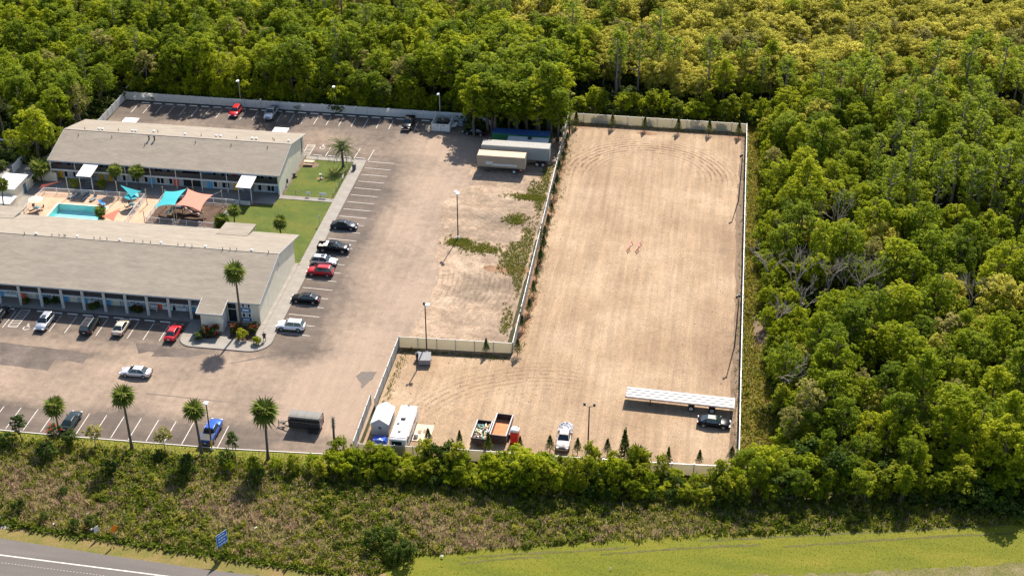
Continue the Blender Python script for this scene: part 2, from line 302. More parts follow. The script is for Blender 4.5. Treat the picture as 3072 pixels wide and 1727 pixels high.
# road with its edge line
road = sheet('road', [(-260, 100), (-40, 100), (-40, 134.9), (-59.4, 135.0), (-74, 135.8), (-89.4, 136.85), (-260, 143)], .03, m_road)
b = MB(); pl = [(-260, 136.2), (-88, 133.75), (-65, 133.1), (-40, 132.5)]
for i in range(3):
    (x0, y0), (x1, y1) = pl[i], pl[i + 1]
    b.add([(x0, y0 - .1, .036), (x1, y1 - .1, .036), (x1, y1 + .1, .036), (x0, y0 + .1, .036)], [(0, 1, 2, 3)])
b.build('edge_line', m_line, road)
b = MB(); rr = random.Random(2)
for k in range(120):
    x = -100 + k * .45; y = 132.6 - (x + 88) * .028 - .2 + rr.uniform(-.03, .03)
    b.box((x, y, .037), (.2, .05, .004))
b.build('rumble_mark', m_line, road)

# car park
def dust(x, y):
    d = .0
    d += .85 * sstep(-63, -54, x) * (1 - .25 * sstep(262, 272, y))              # lane next to the dirt yard
    d += .7 * sstep(186, 181, y) * sstep(164, 168.5, y)                          # front lane
    d += .35 * sstep(267, 263, y) * sstep(255, 258, y)
    d += .22 * math.sin(x * .31 + y * .11) * math.cos(y * .23 - x * .07)
    d -= .35 * sstep(-67.5, -66, x) * sstep(-59.5, -61.5, x) * sstep(189, 191, y) * sstep(255, 252, y)
    d -= .3 * sstep(267, 268.5, y) + .25 * sstep(166.5, 164.5, y)
    if -112 < x < -96 and 176.5 < y < 181.5: d -= .2                             # old patched asphalt
    if -100 < x < -89 and 179.2 < y < 182: d -= .45
    return d
CP = [(-150, 159.3), (-88, 159.42), (-70.7, 159.84), (-64.6, 160.02), (-49.9, 160.95), (-46.9, 163.5), (-46.9, 189.3), (-29.6, 190.3), (-29.6, 262), (-50, 274.3), (-125.2, 274.3), (-125.2, 215), (-150, 215)]
car_park = sheet('car_park', CP, .02, m_asph, 2.0, {'dust': dust}, holes=[POOL])
def mark(name, x, y, dx, dy, z=.026, wd=.11, mat=m_line, parent=car_park):
    L = math.hypot(dx, dy); key = 'mk%.1f%.2f%s' % (L, wd, mat.name)
    me = bpy.data.meshes.get(key)
    if not me: me = MB().quad((0, -wd / 2, 0), (L, -wd / 2, 0), (L, wd / 2, 0), (0, wd / 2, 0)).mesh(key, mat)
    return put(name, me, parent, (x, y, z), math.atan2(dy, dx))
for i in range(24): mark('stall_line', -121.8 + i * 2.662 if i < 9 else -97.95 + (i - 9) * 2.667, 268.45, .02, 4.4)
for i in range(23): mark('stall_line', -66.72, 253.3 - i * 2.846, 5.25, -.18)
for i in range(12): mark('stall_line', -117.15 + i * 2.667 + 2.667 if i else -117.15, 185.45, .0, 5.1) if i not in (2,) else None
for i in range(15): mark('stall_line', -104.65 + i * 2.69, 159.75 + .02 * i, 0, 5.25)
for x, y, dx, dy in ((-75.7, 254.2, .1, 4.1), (-72.75, 254.2, .1, 4.2), (-69.8, 254.3, .2, 4.5), (-66.85, 253.7, .15, 5.0)): mark('stall_line', x, y, dx, dy)
def hatch(x0, y0, x1, y1, n, mat=m_line):
    for a, c, dx, dy in ((x0, y0, 0, y1 - y0), (x1, y0, 0, y1 - y0), (x0, y0, x1 - x0, 0), (x0, y1, x1 - x0, 0)): mark('hatch_line', a, c, dx, dy, mat=mat)
    for i in range(n): mark('hatch_line', x0, y0 + (i + .2) * (y1 - y0) / n, x1 - x0, (y1 - y0) / n * .6, mat=mat)
hatch(-111.1, 185.9, -109.55, 191.2, 7); hatch(-80.5, 254.2, -79.0, 258.9, 7)
def isa(x, y, parent):
    """painted wheelchair symbol"""
    b = MB(); z = 0
    pts = [(math.cos(t) * .42, math.sin(t) * .42 - .25) for t in np.linspace(R_(130), R_(395), 14)]
    for p, q in zip(pts, pts[1:]): b.bar((*p, z), (*q, z), .13, .004)
    for p, q in (((-.1, .15), (-.12, .62)), ((-.1, .18), (.3, .14)), ((.3, .14), (.45, -.35)), ((.45, -.35), (.62, -.32)), ((-.1, .4), (.25, .38))): b.bar((*p, z), (*q, z), .13, .004)
    b.cyl((-.12, .8, -.002), (-.12, .8, .002), .13, n=10)
    o = b.build('wheelchair_symbol', m_line, parent, (x, y, .027)); o.scale = (1.15, 1.15, 1)
isa(-107.9, 186.2, car_park); isa(-77.3, 258.3, car_park)
# asphalt patches, cracks and stains that have a shape of their own
b = MB().prism(jag([(-50.9, 181.8), (-48.6, 182.2), (-48.7, 180.2), (-49.4, 178.6), (-49.7, 177.2), (-50.3, 178.9), (-51.5, 180.4)], .1, .4, 3), 0, .001, sides=False)
b.build('oil_stain', M('oil_stain', (.10, .078, .062), .85, var=.25, scale=3), car_park, (0, 0, .0265))
b = MB().prism(jag([(-66.0, 184.3), (-63.2, 185.4), (-62.9, 185.2), (-65.8, 184.0), (-72, 180.8), (-72, 181)], .05, .5, 3), 0, .001, sides=False)
b.build('asphalt_seam', M('tar_seam', (.075, .058, .047), .85, var=.2), car_park, (0, 0, .0267))
b = MB().prism(jag([(-82, 171.4), (-67.5, 171.0), (-67.5, 170.9), (-82, 171.2)], .03, .6, 3), 0, .001, sides=False)
b.build('asphalt_seam', MATS['tar_seam'], car_park, (0, 0, .0269))
m_patch = groundmat('patched_asphalt', [(0.073, 0.057, 0.046), (0.099, 0.077, 0.063), (0.129, 0.101, 0.082)], .25, 7, finev=.16, midv=.14, bump=.1)
PZ = [.0225, .0235, .0245]
for q in ([(0, 640), (640, 712), (970, 765), (905, 862), (600, 825), (512, 945), (0, 882)], [(1475, 650), (1610, 650), (1840, 690), (2330, 760), (2240, 775), (1740, 760), (1620, 740), (1500, 760)], [(1690, 730), (2200, 770), (2050, 800), (1640, 795)]):
    MB().prism(jag([K6(*p) for p in q], .08, .8, 5), 0, .001, sides=False).build('asphalt_patch', m_patch, car_park, (0, 0, PZ.pop()))
# dirt yard between the car park and the gravel lot
def yardwear(x, y):
    return .25 + .45 * math.exp(-((x + 37) ** 2 / 40 + (y - 233) ** 2 / 30)) + .5 * math.exp(-((x + 36) ** 2 / 50 + (y - 209) ** 2 / 10)) + .6 * math.exp(-((x + 31) ** 2 / 6 + (y - 193) ** 2 / 8)) + .2 * math.sin(y * .9 + x * .2) - .45 * sstep(224, 214, y) * sstep(-40, -44, x)
sheet('dirt_yard', jag([(-29.7, 190.6), (-45.5, 189.9), (-45.3, 197), (-44.2, 206), (-44.8, 214), (-46.5, 221), (-47.5, 230), (-48.5, 238), (-47.5, 243), (-44, 247), (-46.5, 251), (-45, 260), (-40, 266), (-29.7, 270)], .45, 1.3, 8), .032, m_dirt, 2.0, {'wear': yardwear, 'ruts': lambda x, y: .9 * math.exp(-((y - 209) / 8) ** 2) + .5 * math.exp(-((y - 233) / 6) ** 2)})
# gravel lot with tyre arcs
def gwear(x, y):
    r = math.hypot((x + 11.5) * 1.0, (y - 254) * .95); a = 0
    a += .2 * math.sin(x * .13 + .8) * math.sin(y * .07 + x * .05) + .6 * sstep(-2.5, 4, x) * (.5 + .5 * math.sin(y * .16 + 2)) * sstep(160, 210, y) * sstep(258, 240, y)
    for xt in (-24.5, -22.3, -20.0): a += .4 * math.exp(-((x - xt - 1.2 * math.sin(y * .03)) / .5) ** 2) * sstep(185, 200, y) * sstep(262, 245, y)
    
    a += .5 * sstep(273.5, 276, y) + .45 * sstep(-26.8, -28.5, x) * sstep(188, 195, y)
    return a
LOT = [(-46.4, 161.9), (-38.5, 162.6), (-30.5, 163.1), (-14.5, 163.7), (-4.8, 164.1), (7.5, 164.7), (7.35, 277.5), (-29.4, 277.5), (-28.4, 190.2), (-46.4, 189.3)]
def arcw(x, y): r = math.hypot(x + 11.5, y - 254); return 1.0 * math.exp(-((r - 14) / 3.2) ** 2) * sstep(251, 259, y)
def arcw2(x, y): r = math.hypot(x + 20, y - 163); return .8 * math.exp(-((r - 22) / 3.2) ** 2) * sstep(-12, -22, x) * sstep(168, 176, y)
lot = sheet('gravel_lot', LOT, .036, m_gravel, 1.0, {'wear': gwear, 'arc': arcw, 'arc2': arcw2})
# reddish soil rings and bare strips
for i, (x, y, rx, ry) in enumerate(((-12.9, 274.3, 2.1, 1.0), (-25.8, 275.6, 1.7, .9), (-33, 216, 4.4, 1.3), (5.9, 275, 1.4, 1.2))):
    structure(MB().prism(jag([(x + rx * math.cos(t), y + ry * math.sin(t)) for t in np.linspace(0, 2 * PI, 14)[:-1]], .2, .6, i), 0, .002, sides=False).build('soil_patch', m_mulchred, None, (0, 0, .042)))
structure(MB().prism(jag([(6.2, 168), (7.3, 168), (7.25, 276.5), (6.5, 276.5), (5.9, 240), (6.3, 215)], .22, 1.5, 12), 0, .002, sides=False).build('soil_strip', groundmat('brown_soil', [(.11, .07, .045), (.14, .095, .06), (.18, .13, .09)], .5, 4), None, (0, 0, .043)))
structure(MB().prism(jag([(-28.9, 191), (-27.4, 191), (-26.6, 205), (-27.6, 215), (-27.6, 240), (-27.8, 262), (-28.9, 270)], .35, 1.5, 13), 0, .002, sides=False).build('soil_strip', m_mulchred, None, (0, 0, .0435)))
structure(MB().prism(jag([(-46, 187.4), (-28.6, 188.7), (-28.6, 190.0), (-46, 189.1)], .22, 1.2, 14), 0, .002, sides=False).build('soil_strip', MATS['brown_soil'], None, (0, 0, .0438)))
structure(MB().prism(jag([(9, 197), (13, 197.5), (12, 204), (12.8, 211), (9.8, 206)], .35, 1.2, 15), 0, .002, sides=False).build('soil_patch', MATS['brown_soil'], None, (0, 0, .03)))
structure(MB().prism(jag([(8.2, 163), (11, 163.5), (10.5, 167.5), (8.6, 168)], .3, .8, 16), 0, .002, sides=False).build('soil_patch', groundmat('pale_soil', [(.2, .15, .1), (.24, .18, .125), (.28, .215, .16)], .5, 4), None, (0, 0, .03)))
# loose stones scattered over the gravel
rr = random.Random(5); b = MB()
for i in range(900):
    x, y = rr.uniform(-45.5, 7), rr.uniform(165, 276)
    if x < -28 and y > 188: continue
    edge = (x < -22 or y > 262 or (y < 189 and x < -20))
    if not edge and rr.random() < .55: continue
    s = rr.uniform(.05, .16); b.box((x, y, .036 + s * .3), (s, s * rr.uniform(.6, 1), s * .7), rr.uniform(0, 3), taper=.6)
o = b.build('loose_stones', M('stone', (.18, .14, .11), .9, col2=(.36, .30, .24), scale=.7)); tag(o, 'small loose stones scattered over the gravel', 'stones', kind='stuff')

# kerbs
def kerb(pts, name, mat, wd=.16, h=.13, closed=False):
    rt = structure(empty(name))
    for i in range(len(pts) - 1):
        (x0, y0), (x1, y1) = pts[i], pts[i + 1]; L = math.hypot(x1 - x0, y1 - y0); n = max(1, round(L / 3.0)); a = math.atan2(y1 - y0, x1 - x0)
        for k in range(n):
            t = (k + .5) / n; bev(MB().box((0, 0, h / 2), (L / n - .015, wd, h)).build('kerb_stone', mat, rt, (x0 + (x1 - x0) * t, y0 + (y1 - y0) * t, .0), a), .02)
    return rt
kerb([(-130, 159.1), (-88, 159.32), (-70.7, 159.74), (-64.6, 159.92), (-49.8, 160.85)], 'front_kerb', m_linewhite)
# sidewalks: slabs laid one by one
def walk(name, x0, y0, x1, y1, sx, sy, z=.12, mat=m_pad, skip=None):
    rt = structure(empty(name)); nx = max(1, round((x1 - x0) / sx)); ny = max(1, round((y1 - y0) / sy)); dx, dy = (x1 - x0) / nx, (y1 - y0) / ny
    me = MB().box((0, 0, 0), (dx - .02, dy - .02, z + .02)).mesh(name + '_slab', mat)
    for i in range(nx):
        for j in range(ny):
            if skip and skip(x0 + (i + .5) * dx, y0 + (j + .5) * dy): continue
            put('paving_slab', me, rt, (x0 + (i + .5) * dx, y0 + (j + .5) * dy, z / 2), 0)
    return rt
walk('east_sidewalk', -69.4, 188.6, -67.05, 253.6, 2.35, 3.0)
walk('gable_walk', -70.22, 192.45, -69.42, 212.5, .8, 3.0)
walk('north_path', -79.3, 252.35, -69.42, 253.75, 2.5, 1.4)
walk('garden_path', -79.9, 235.4, -69.42, 236.75, 2.5, 1.35)
# office forecourt with a rounded corner and its dark kerb face
arc = [(-70.4 + 3.35 * math.cos(t), 188.0 + 3.35 * math.sin(t)) for t in np.linspace(0, -PI / 2, 9)]
arc2 = [(-79.4 + 2.6 * math.cos(t), 187.25 + 2.6 * math.sin(t)) for t in np.linspace(-PI / 2, -PI, 8)]
fore = [(-67.05, 188.58)] + arc + arc2 + [(-82.0, 191.6), (-82.0, 192.4), (-69.42, 192.4), (-69.42, 188.58)]
structure(MB().prism(fore, -.02, .13).build('forecourt', m_pad))
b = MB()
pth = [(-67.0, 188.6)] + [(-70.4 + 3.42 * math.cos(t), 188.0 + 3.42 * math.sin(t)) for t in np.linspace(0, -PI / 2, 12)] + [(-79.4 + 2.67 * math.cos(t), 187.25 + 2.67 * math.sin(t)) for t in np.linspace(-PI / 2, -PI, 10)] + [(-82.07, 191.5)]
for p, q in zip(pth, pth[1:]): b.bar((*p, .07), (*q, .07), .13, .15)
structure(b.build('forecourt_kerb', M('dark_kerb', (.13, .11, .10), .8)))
# lawns
sheet('dog_lawn', [(-79.3, 236.8), (-69.45, 236.8), (-69.45, 252.3), (-79.2, 252.3)], .05, m_lawn)
sheet('garden_lawn', [(-88, 214), (-69.45, 210), (-69.45, 235.35), (-80, 235.35), (-80, 233), (-88, 231.2)], .05, m_lawn)
# pool terrace, walks round the motel blocks, playground
px0, py0, px1, py1 = POOL
for nm, q in (('pool_terrace', [(-126, 215), (px0, 215), (px0, 233), (-126, 233)]), ('pool_terrace', [(px1, 215), (-101.2, 215), (-101.2, 233), (px1, 233)]), ('pool_terrace', [(px0, py1), (px1, py1), (px1, 233), (px0, 233)]), ('pool_terrace', [(px0, 215), (px1, 215), (px1, py0), (px0, py0)])):
    sheet(nm, q, .10, m_deck)
sheet('gallery_walk', [(-126, 233.02), (-80.05, 233.02), (-80.05, 238), (-126, 238)], .09, m_pad)
sheet('west_yard', [(-150, 215), (-126.02, 215), (-126.02, 262), (-150, 262)], .03, m_pad)
sheet('playground', [(-101.15, 215), (-88, 215), (-88, 231.1), (-101.15, 231.1)], .06, m_mulch)
sheet('motel_walk', [(-126, 191.6), (-82.02, 191.6), (-82.02, 194.5), (-126, 194.5)], .10, m_pad)
# the pool
m_tile = M('pool_plaster', (.50, .78, .76), .5, var=.05)
def watermat():
    mt, nt, n, l = nodes('pool_water'); out = n.new('ShaderNodeOutputMaterial')
    t = n.new('ShaderNodeBsdfTransparent'); t.inputs[0].default_value = (.66, .96, .97, 1); g = n.new('ShaderNodeBsdfGlossy'); g.inputs['Roughness'].default_value = .05
    fr = n.new('ShaderNodeFresnel'); fr.inputs[0].default_value = 1.33; tc = n.new('ShaderNodeTexCoord'); no = n.new('ShaderNodeTexNoise'); no.inputs['Scale'].default_value = 2.5; no.inputs['Detail'].default_value = 3; l.new(tc.outputs['Object'], no.inputs['Vector'])
    bp = n.new('ShaderNodeBump'); bp.inputs['Strength'].default_value = .12; bp.inputs['Distance'].default_value = .1; l.new(no.outputs[0], bp.inputs['Height']); l.new(bp.outputs[0], g.inputs['Normal']); l.new(bp.outputs[0], fr.inputs['Normal'])
    mx = n.new('ShaderNodeMixShader'); l.new(fr.outputs[0], mx.inputs[0]); l.new(t.outputs[0], mx.inputs[1]); l.new(g.outputs[0], mx.inputs[2]); l.new(mx.outputs[0], out.inputs[0])
    return mt
b = MB(); zb = -1.3
b.quad((px0, py0, zb), (px1, py0, zb), (px1, py1, zb), (px0, py1, zb))
for (xa, ya), (xb, yb) in (((px0, py0), (px1, py0)), ((px1, py0), (px1, py1)), ((px1, py1), (px0, py1)), ((px0, py1), (px0, py0))): b.quad((xa, ya, zb), (xb, yb, zb), (xb, yb, .11), (xa, ya, .11))
bas = structure(b.build('pool_basin', m_tile))
structure(MB().quad((px0, py0, -.02), (px1, py0, -.02), (px1, py1, -.02), (px0, py1, -.02)).build('pool_water', watermat()))
rt = structure(empty('pool_coping'))
for x, y, dx, dy in (((px0 + px1) / 2, py1 + .15, 10.2, .3), ((px0 + px1) / 2, py0 - .15, 10.2, .3), (px0 - .15, (py0 + py1) / 2, .3, py1 - py0), (px1 + .15, (py0 + py1) / 2, .3, py1 - py0)):
    MB().box((0, 0, 0), (dx, dy, .06)).build('coping_stone', M('coping', (.66, .50, .37), .7), rt, (x, y, .115))
# ================================================================== the two motel blocks
m_roof = M('roof_shingle', (.30, .262, .215), .95, col2=(.385, .335, .275), scale=.6, bump=.3, bscale=6, stretch=(.35, 2.2, 1))
def shinglemat():
    mt, nt, n, l = nodes('shingles'); out = n.new('ShaderNodeOutputMaterial'); b = n.new('ShaderNodeBsdfPrincipled'); l.new(b.outputs[0], out.inputs[0]); b.inputs['Roughness'].default_value = .95; b.inputs['Specular IOR Level'].default_value = .2
    tc = n.new('ShaderNodeTexCoord'); br = n.new('ShaderNodeTexBrick'); br.inputs['Scale'].default_value = 1.0; br.inputs['Brick Width'].default_value = .9; br.inputs['Row Height'].default_value = .28; br.inputs['Mortar Size'].default_value = .02; br.inputs['Mortar Smooth'].default_value = .4
    br.inputs['Color1'].default_value = (0.216, 0.183, 0.145, 1); br.inputs['Color2'].default_value = (0.242, 0.208, 0.165, 1); br.inputs['Mortar'].default_value = (0.167, 0.141, 0.113, 1); l.new(tc.outputs['Object'], br.inputs['Vector'])
    no = n.new('ShaderNodeTexNoise'); no.inputs['Scale'].default_value = .5; no.inputs['Detail'].default_value = 8; no.inputs['Roughness'].default_value = .7
    mp = n.new('ShaderNodeMapping'); mp.inputs['Scale'].default_value = (.5, 1.6, 1); l.new(tc.outputs['Object'], mp.inputs[0]); l.new(mp.outputs[0], no.inputs['Vector'])
    mr = n.new('ShaderNodeMapRange'); mr.inputs[1].default_value = .3; mr.inputs[2].default_value = .7; mr.inputs[3].default_value = .84; mr.inputs[4].default_value = 1.14; l.new(no.outputs[0], mr.inputs[0])
    mu = n.new('ShaderNodeMix'); mu.data_type = 'RGBA'; mu.blend_type = 'MULTIPLY'; mu.inputs[0].default_value = 1; l.new(br.outputs[0], mu.inputs[6]); l.new(mr.outputs[0], mu.inputs[7]); l.new(mu.outputs[2], b.inputs['Base Color'])
    MATS['shingles'] = mt; return mt
m_roof = shinglemat()
m_wall = M('cream_stucco', (.66, .60, .46), .9, var=.07, scale=.8)
m_wall2 = M('pale_blue_wall', (.34, .42, .46), .85, var=.08)
m_blue = M('blue_panel', (.08, .30, .52), .7, var=.1); m_dblue = M('dark_blue_panel', (.05, .12, .22), .7)
m_sign = M('sign_blue', (.06, .17, .33), .6)
m_orange = M('orange_door', (.72, .11, .04), .6); m_yellow = M('yellow_door', (.62, .36, .03), .6); m_bdoor = M('blue_door', (.10, .36, .60), .6)
m_glass = M('window_glass', (.012, .016, .02), .08, var=.3, spec=.6); m_frame = M('white_frame', (.70, .70, .68), .6, var=.04)
m_rail = M('dark_rail', (.02, .02, .022), .5); m_dark = M('void_shade', (.015, .015, .02), .9); m_trim = M('white_trim', (.56, .54, .50), .7, var=.05)
m_fascia = M('grey_fascia', (.34, .345, .36), .7, var=.05)
m_pipe = M('vent_pipe', (.03, .03, .032), .6); m_cap = M('vent_cap', (.78, .77, .74), .4)
m_curtain = M('curtain', (.45, .42, .36), .9, var=.2, scale=5, stretch=(6, 1, .3))

def opening(par, kind, x, y, z, w, h, mat=None):
    """a door or a window (frame, pane) facing the camera side"""
    if kind == 'door':
        d = MB().box((0, 0, h / 2), (w, .06, h)).build('door', mat, par, (x, y - .04, z))
        MB().box((w * .36, -.06, h * .48), (.06, .06, .1)).build('door_handle', m_rail, d)
    else:
        f = MB(); t = .08
        for cx, cz, dx, dz in ((0, h - t / 2, w, t), (0, t / 2, w, t), (-w / 2 + t / 2, h / 2, t, h - 2 * t), (w / 2 - t / 2, h / 2, t, h - 2 * t), (0, h / 2, t, h - 2 * t)): f.box((cx, 0, cz), (dx, .08, dz))
        fo = f.build('window', m_frame, par, (x, y - .05, z))
        for k, s in enumerate((-1, 1)): MB().box((s * w / 4, .02, h / 2), (w / 2 - t * 1.4, .03, h - 2 * t)).build('pane', m_curtain if (k + int(x * 3)) % 3 == 0 else m_glass, fo)
def vents(par, spots, cap):
    for x, y, z in spots:
        if cap:
            MB().cyl((0, 0, -.1), (0, 0, .18), .10, n=8).ball((0, 0, .26), .26, 10, rz=.16).build('roof_vent', m_cap, par, (x, y, z))
        else:
            MB().cyl((0, 0, -.1), (0, 0, .5), .055, n=8).cyl((0, 0, .0), (0, 0, .1), .12, .07, n=8).build('vent_pipe', m_pipe, par, (x, y, z))
def gable_roof(par, x0, x1, prof, thick=.18):
    """one slab per slope; prof = eave front, ridge, eave rear as (y, z)"""
    out = []
    for (ya, za), (yb, zb_) in zip(prof, prof[1:]):
        b = MB(); vs = [(x0, ya, za), (x1, ya, za), (x1, yb, zb_), (x0, yb, zb_)]
        b.add(vs + [(x, y, z - thick) for x, y, z in vs], [(0, 1, 2, 3), (7, 6, 5, 4), (0, 4, 5, 1), (1, 5, 6, 2), (2, 6, 7, 3), (3, 7, 4, 0)])
        out.append(b.build('roof_slope', m_roof, par))
    return out
def block(name, label, x0, x1, yf, yr, prof, wallY, floor2):
    rt = empty(name, (0, 0, 0), 0, label, 'motel')
    rs = gable_roof(rt, x0 - .2, x1 + .2, prof)
    ridge = prof[1]; ef = prof[0]; er = prof[2]
    MB().box(((x0 + x1) / 2, ridge[0] + .06, ridge[1] + .02), (x1 - x0 + .4, .28, .05)).build('ridge_cap', M('ridge_cap', (.25, .215, .175), .9), rs[0])
    # gable ends follow the roof's underside
    for nm, xx in (('east_wall', x1), ('west_wall', x0)):
        s = 1 if xx == x1 else -1
        yy = [yf, yr]
        def under(y): return (ef[1] + (ridge[1] - ef[1]) * (y - ef[0]) / (ridge[0] - ef[0]) if y < ridge[0] else ridge[1] + (er[1] - ridge[1]) * (y - ridge[0]) / (er[0] - ridge[0])) - .2
        pts = [(yf, 0), (yr, 0), (yr, under(yr)), (ridge[0], under(ridge[0])), (yf, under(yf))]
        b = MB(); b.add([(xx, y, z) for y, z in pts] + [(xx - s * .25, y, z) for y, z in pts], [(0, 1, 2, 3, 4), (9, 8, 7, 6, 5)] + [(i, (i + 1) % 5, 5 + (i + 1) % 5, 5 + i) for i in range(5)])
        fixn(b.build(nm, m_wall, rt))
    for (y, z) in (ef, er): MB().box(((x0 + x1) / 2, y + (.03 if y == ef[0] else -.03) - (.05 if y == ef[0] else -.05), z - .14), (x1 - x0 + .44, .05, .24)).build('fascia', m_fascia, rt)
    for xx in (x1 + .22, x0 - .22):
        for (ya, za), (yb, zb_) in zip(prof, prof[1:]): MB().bar((xx, ya, za - .1), (xx, yb, zb_ - .1), .05, .24).build('barge_board', m_fascia, rt)
    MB().box(((x0 + x1) / 2, wallY + .15, 2.2), (x1 - x0 - .52, .3, 4.4)).build('front_wall', m_wall2, rt)
    MB().box(((x0 + x1) / 2, yr - .2, 1.9), (x1 - x0 - .52, .3, 3.8)).build('rear_wall', m_wall, rt)
    return rt, rs
# ---- rear block
RX0, RX1 = -125.3, -79.75
rear, rsl = block('motel_block', 'two storey motel block with stair canopies behind the swimming pool', RX0, RX1, 236.2, 253.4, [(236.1, 4.52), (244.95, 6.9), (254.9, 4.42)], 237.5, 2.6)
MB().box(((RX0 + RX1) / 2, 236.8, 2.49), (RX1 - RX0 - .1, 1.35, .3)).build('gallery_slab', m_trim, rear)
for i in range(10):
    x = RX1 - .15 - i * 5.04
    if i in (1, 7): continue
    MB().bar((x, 236.28, 0.05), (x, 236.28, 4.35), .13).build('gallery_post', m_trim, rear)
for i in range(9):
    x = RX1 - .15 - (i + .5) * 5.04
    MB().box((x, 236.32, 3.12), (4.86, .05, .92)).build('railing_shade_panel', m_rail, rear); MB().box((x, 236.32, 3.62), (4.9, .07, .06)).build('handrail', m_rail, rear)  # solid dark panels: railing and the deep gallery shade in one colour
pat = {0: [('door', m_orange, .8), ('win', None, 2.6), ('win', None, 4.4)], 1: [('win', None, 1.0), ('win', None, 2.8), ('door', m_bdoor, 4.3)], 2: [('door', m_yellow, .9), ('win', None, 2.4), ('win', None, 4.2)], 3: [('win', None, 1.0), ('win', None, 2.7), ('door', m_orange, 4.2)], 4: [('door', m_bdoor, .8), ('win', None, 2.3), ('win', None, 4.0)], 5: [('win', None, .9), ('win', None, 2.5), ('door', m_yellow, 4.2)]}
for fl, z in ((0, .1), (1, 2.66)):
    for k in range(9):
        if k == 5: continue
        for kind, mm, dx in pat[[(0, 2, 1, 3, 5, 0, 4, 0, 5), (2, 5, 2, 1, 3, 0, 4, 2, 1)][1 - fl][k]]:
            x = RX0 + .4 + k * 5.03 + dx
            if kind == 'door': opening(rear, 'door', x, 237.5, z, 1.0, 1.65, mm)
            else: opening(rear, 'win', x, 237.5, z + .28, 1.55, 1.3)
MB().box((RX0 + 5 * 5.03 + 2.7, 237.47, 2.2), (3.4, .08, 4.0)).build('stairwell_shade', m_dark, rear)  # flat dark panel: shade of the stair opening put into the colour
# stair canopies standing in front of the gallery
for cxx, nm in ((-116.65, 'west'), (-85.35, 'east')):
    b = MB(); w_ = 1.45; ya, yb_, za, zb_ = 231.9, 236.9, 3.5, 4.1
    b.add([(-w_, ya, za), (w_, ya, za), (w_, yb_, zb_), (-w_, yb_, zb_), (-w_, ya, za - .1), (w_, ya, za - .1), (w_, yb_, zb_ - .1), (-w_, yb_, zb_ - .1)], [(0, 1, 2, 3), (7, 6, 5, 4), (0, 4, 5, 1), (1, 5, 6, 2), (2, 6, 7, 3), (3, 7, 4, 0)])
    cn = b.build('stair_canopy', m_white, rear, (cxx, 0, .25))
    b = MB()
    for i in range(12): b.bar((-w_ + .12 + i * .245, ya + .02, za + .02), (-w_ + .12 + i * .245, yb_, zb_ + .02), .07, .05)
    b.build('canopy_rib', M('canopy_rib', (.70, .66, .61), .6), cn)
    for s in (-1, 1): MB().bar((cxx + s * (w_ - .25), 232.6, .05), (cxx + s * (w_ - .25), 232.6, 3.75), .12).build('canopy_post', m_white, rear)
    st = MB()
    for i in range(12): st.box((0, 233.2 + i * .28, .2 + i * .2), (1.9, .3, .1))
    st.build('stair', M('stair_grey', (.14, .14, .15), .8), rear, (cxx, 0, .05))
    MB().box((cxx + .1, 232.0, .5), (1.9, .12, .8)).build('planter_wall', m_white, rear)
rz = lambda y: 6.9 - (y - 244.95) * (2.48 / 9.95) if y > 244.95 else 6.9 - (244.95 - y) * (2.38 / 8.85)
def onroof(K, pts, zf, y_guess, zz=None):
    out = []
    for px, py in pts:
        z = 6.5
        for _ in range(8): x, y = K(px, py, z); z = zf(y)
        out.append((x, y, z))
    return out
vents(rsl[1], onroof(K1, [(820, 540), (1145, 555), (1525, 568), (1943, 605), (2285, 628)], rz, 0), False)
vents(rsl[1], onroof(K2, [(33, 628), (383, 640), (395, 652)], rz, 0), False)
vents(rsl[0], onroof(K1, [(757, 605), (1080, 620), (1398, 698), (1888, 672), (2232, 698)], rz, 0) + onroof(K2, [(330, 722)], rz, 0), False)
vents(rsl[1], onroof(K1, [(957, 545), (990, 547), (1278, 562), (1310, 564), (1485, 568), (1787, 595), (2087, 612), (2130, 614), (2435, 636), (2475, 638)], rz, 0) + onroof(K2, [(183, 638), (222, 640), (535, 660)], rz, 0), True)
for p in onroof(K1, [(1440, 640), (1492, 645)], rz, 0):
    MB().cyl((0, 0, -.1), (0, 0, .8), .14, n=8).cyl((0, 0, .72), (0, 0, .92), .22, .2, n=8).build('flue', m_pipe, rsl[0], p)
for xx in (K1(1260, 455, 3.6)[0], K2(460, 545, 3.6)[0]):
    MB().box((xx, 256.6, 3.6), (3.0, 3.8, .14)).build('rear_canopy', m_white, rear)
    for s in (-1, 1): MB().bar((xx + s * 1.3, 258.2, 0), (xx + s * 1.3, 258.2, 3.55), .12).build('canopy_post', m_white, rear)
MB().box((RX1 + .06, 252.0, 3.3), (.1, .16, 3.2)).build('downpipe', m_pipe, rear)
MB().box((RX1 + .1, 241.0, 1.0), (.25, .35, .9)).build('meter_box', m_rail, rear)

# ---- front block
FX0, FX1 = -127.0, -70.25
front, fsl = block('motel_block', 'motel block with white pilasters and office beside the wide entrance lane', FX0, FX1, 192.45, 212.8, [(192.2, 4.2), (204.0, 6.85), (215.6, 4.05)], 194.6, 2.6)
MB().box(((FX0 - 81.9) / 2, 193.35, 2.58), (FX0 * -1 - 81.9, 1.7, .16)).build('gallery_slab', m_trim, front).location.x = 0
for o_ in front.children:
    if o_.name.startswith('gallery_slab'): o_.data = MB().box(((FX0 - 80.6) / 2, 193.4, 2.56), (-80.6 - FX0, 1.8, .14)).mesh('gallery_slab', m_trim)
for i in range(12):
    x = -82.05 - i * 3.705
    bev(MB().box((0, 0, 2.0), (.42, .34, 4.0)).build('pilaster', m_trim, front, (x, 192.55, .05)), .03)
    MB().box((0, -.19, 1.9), (.12, .05, 3.6)).build('pilaster_groove', M('groove', (.42, .40, .36), .8), front, (x, 192.55, .1))
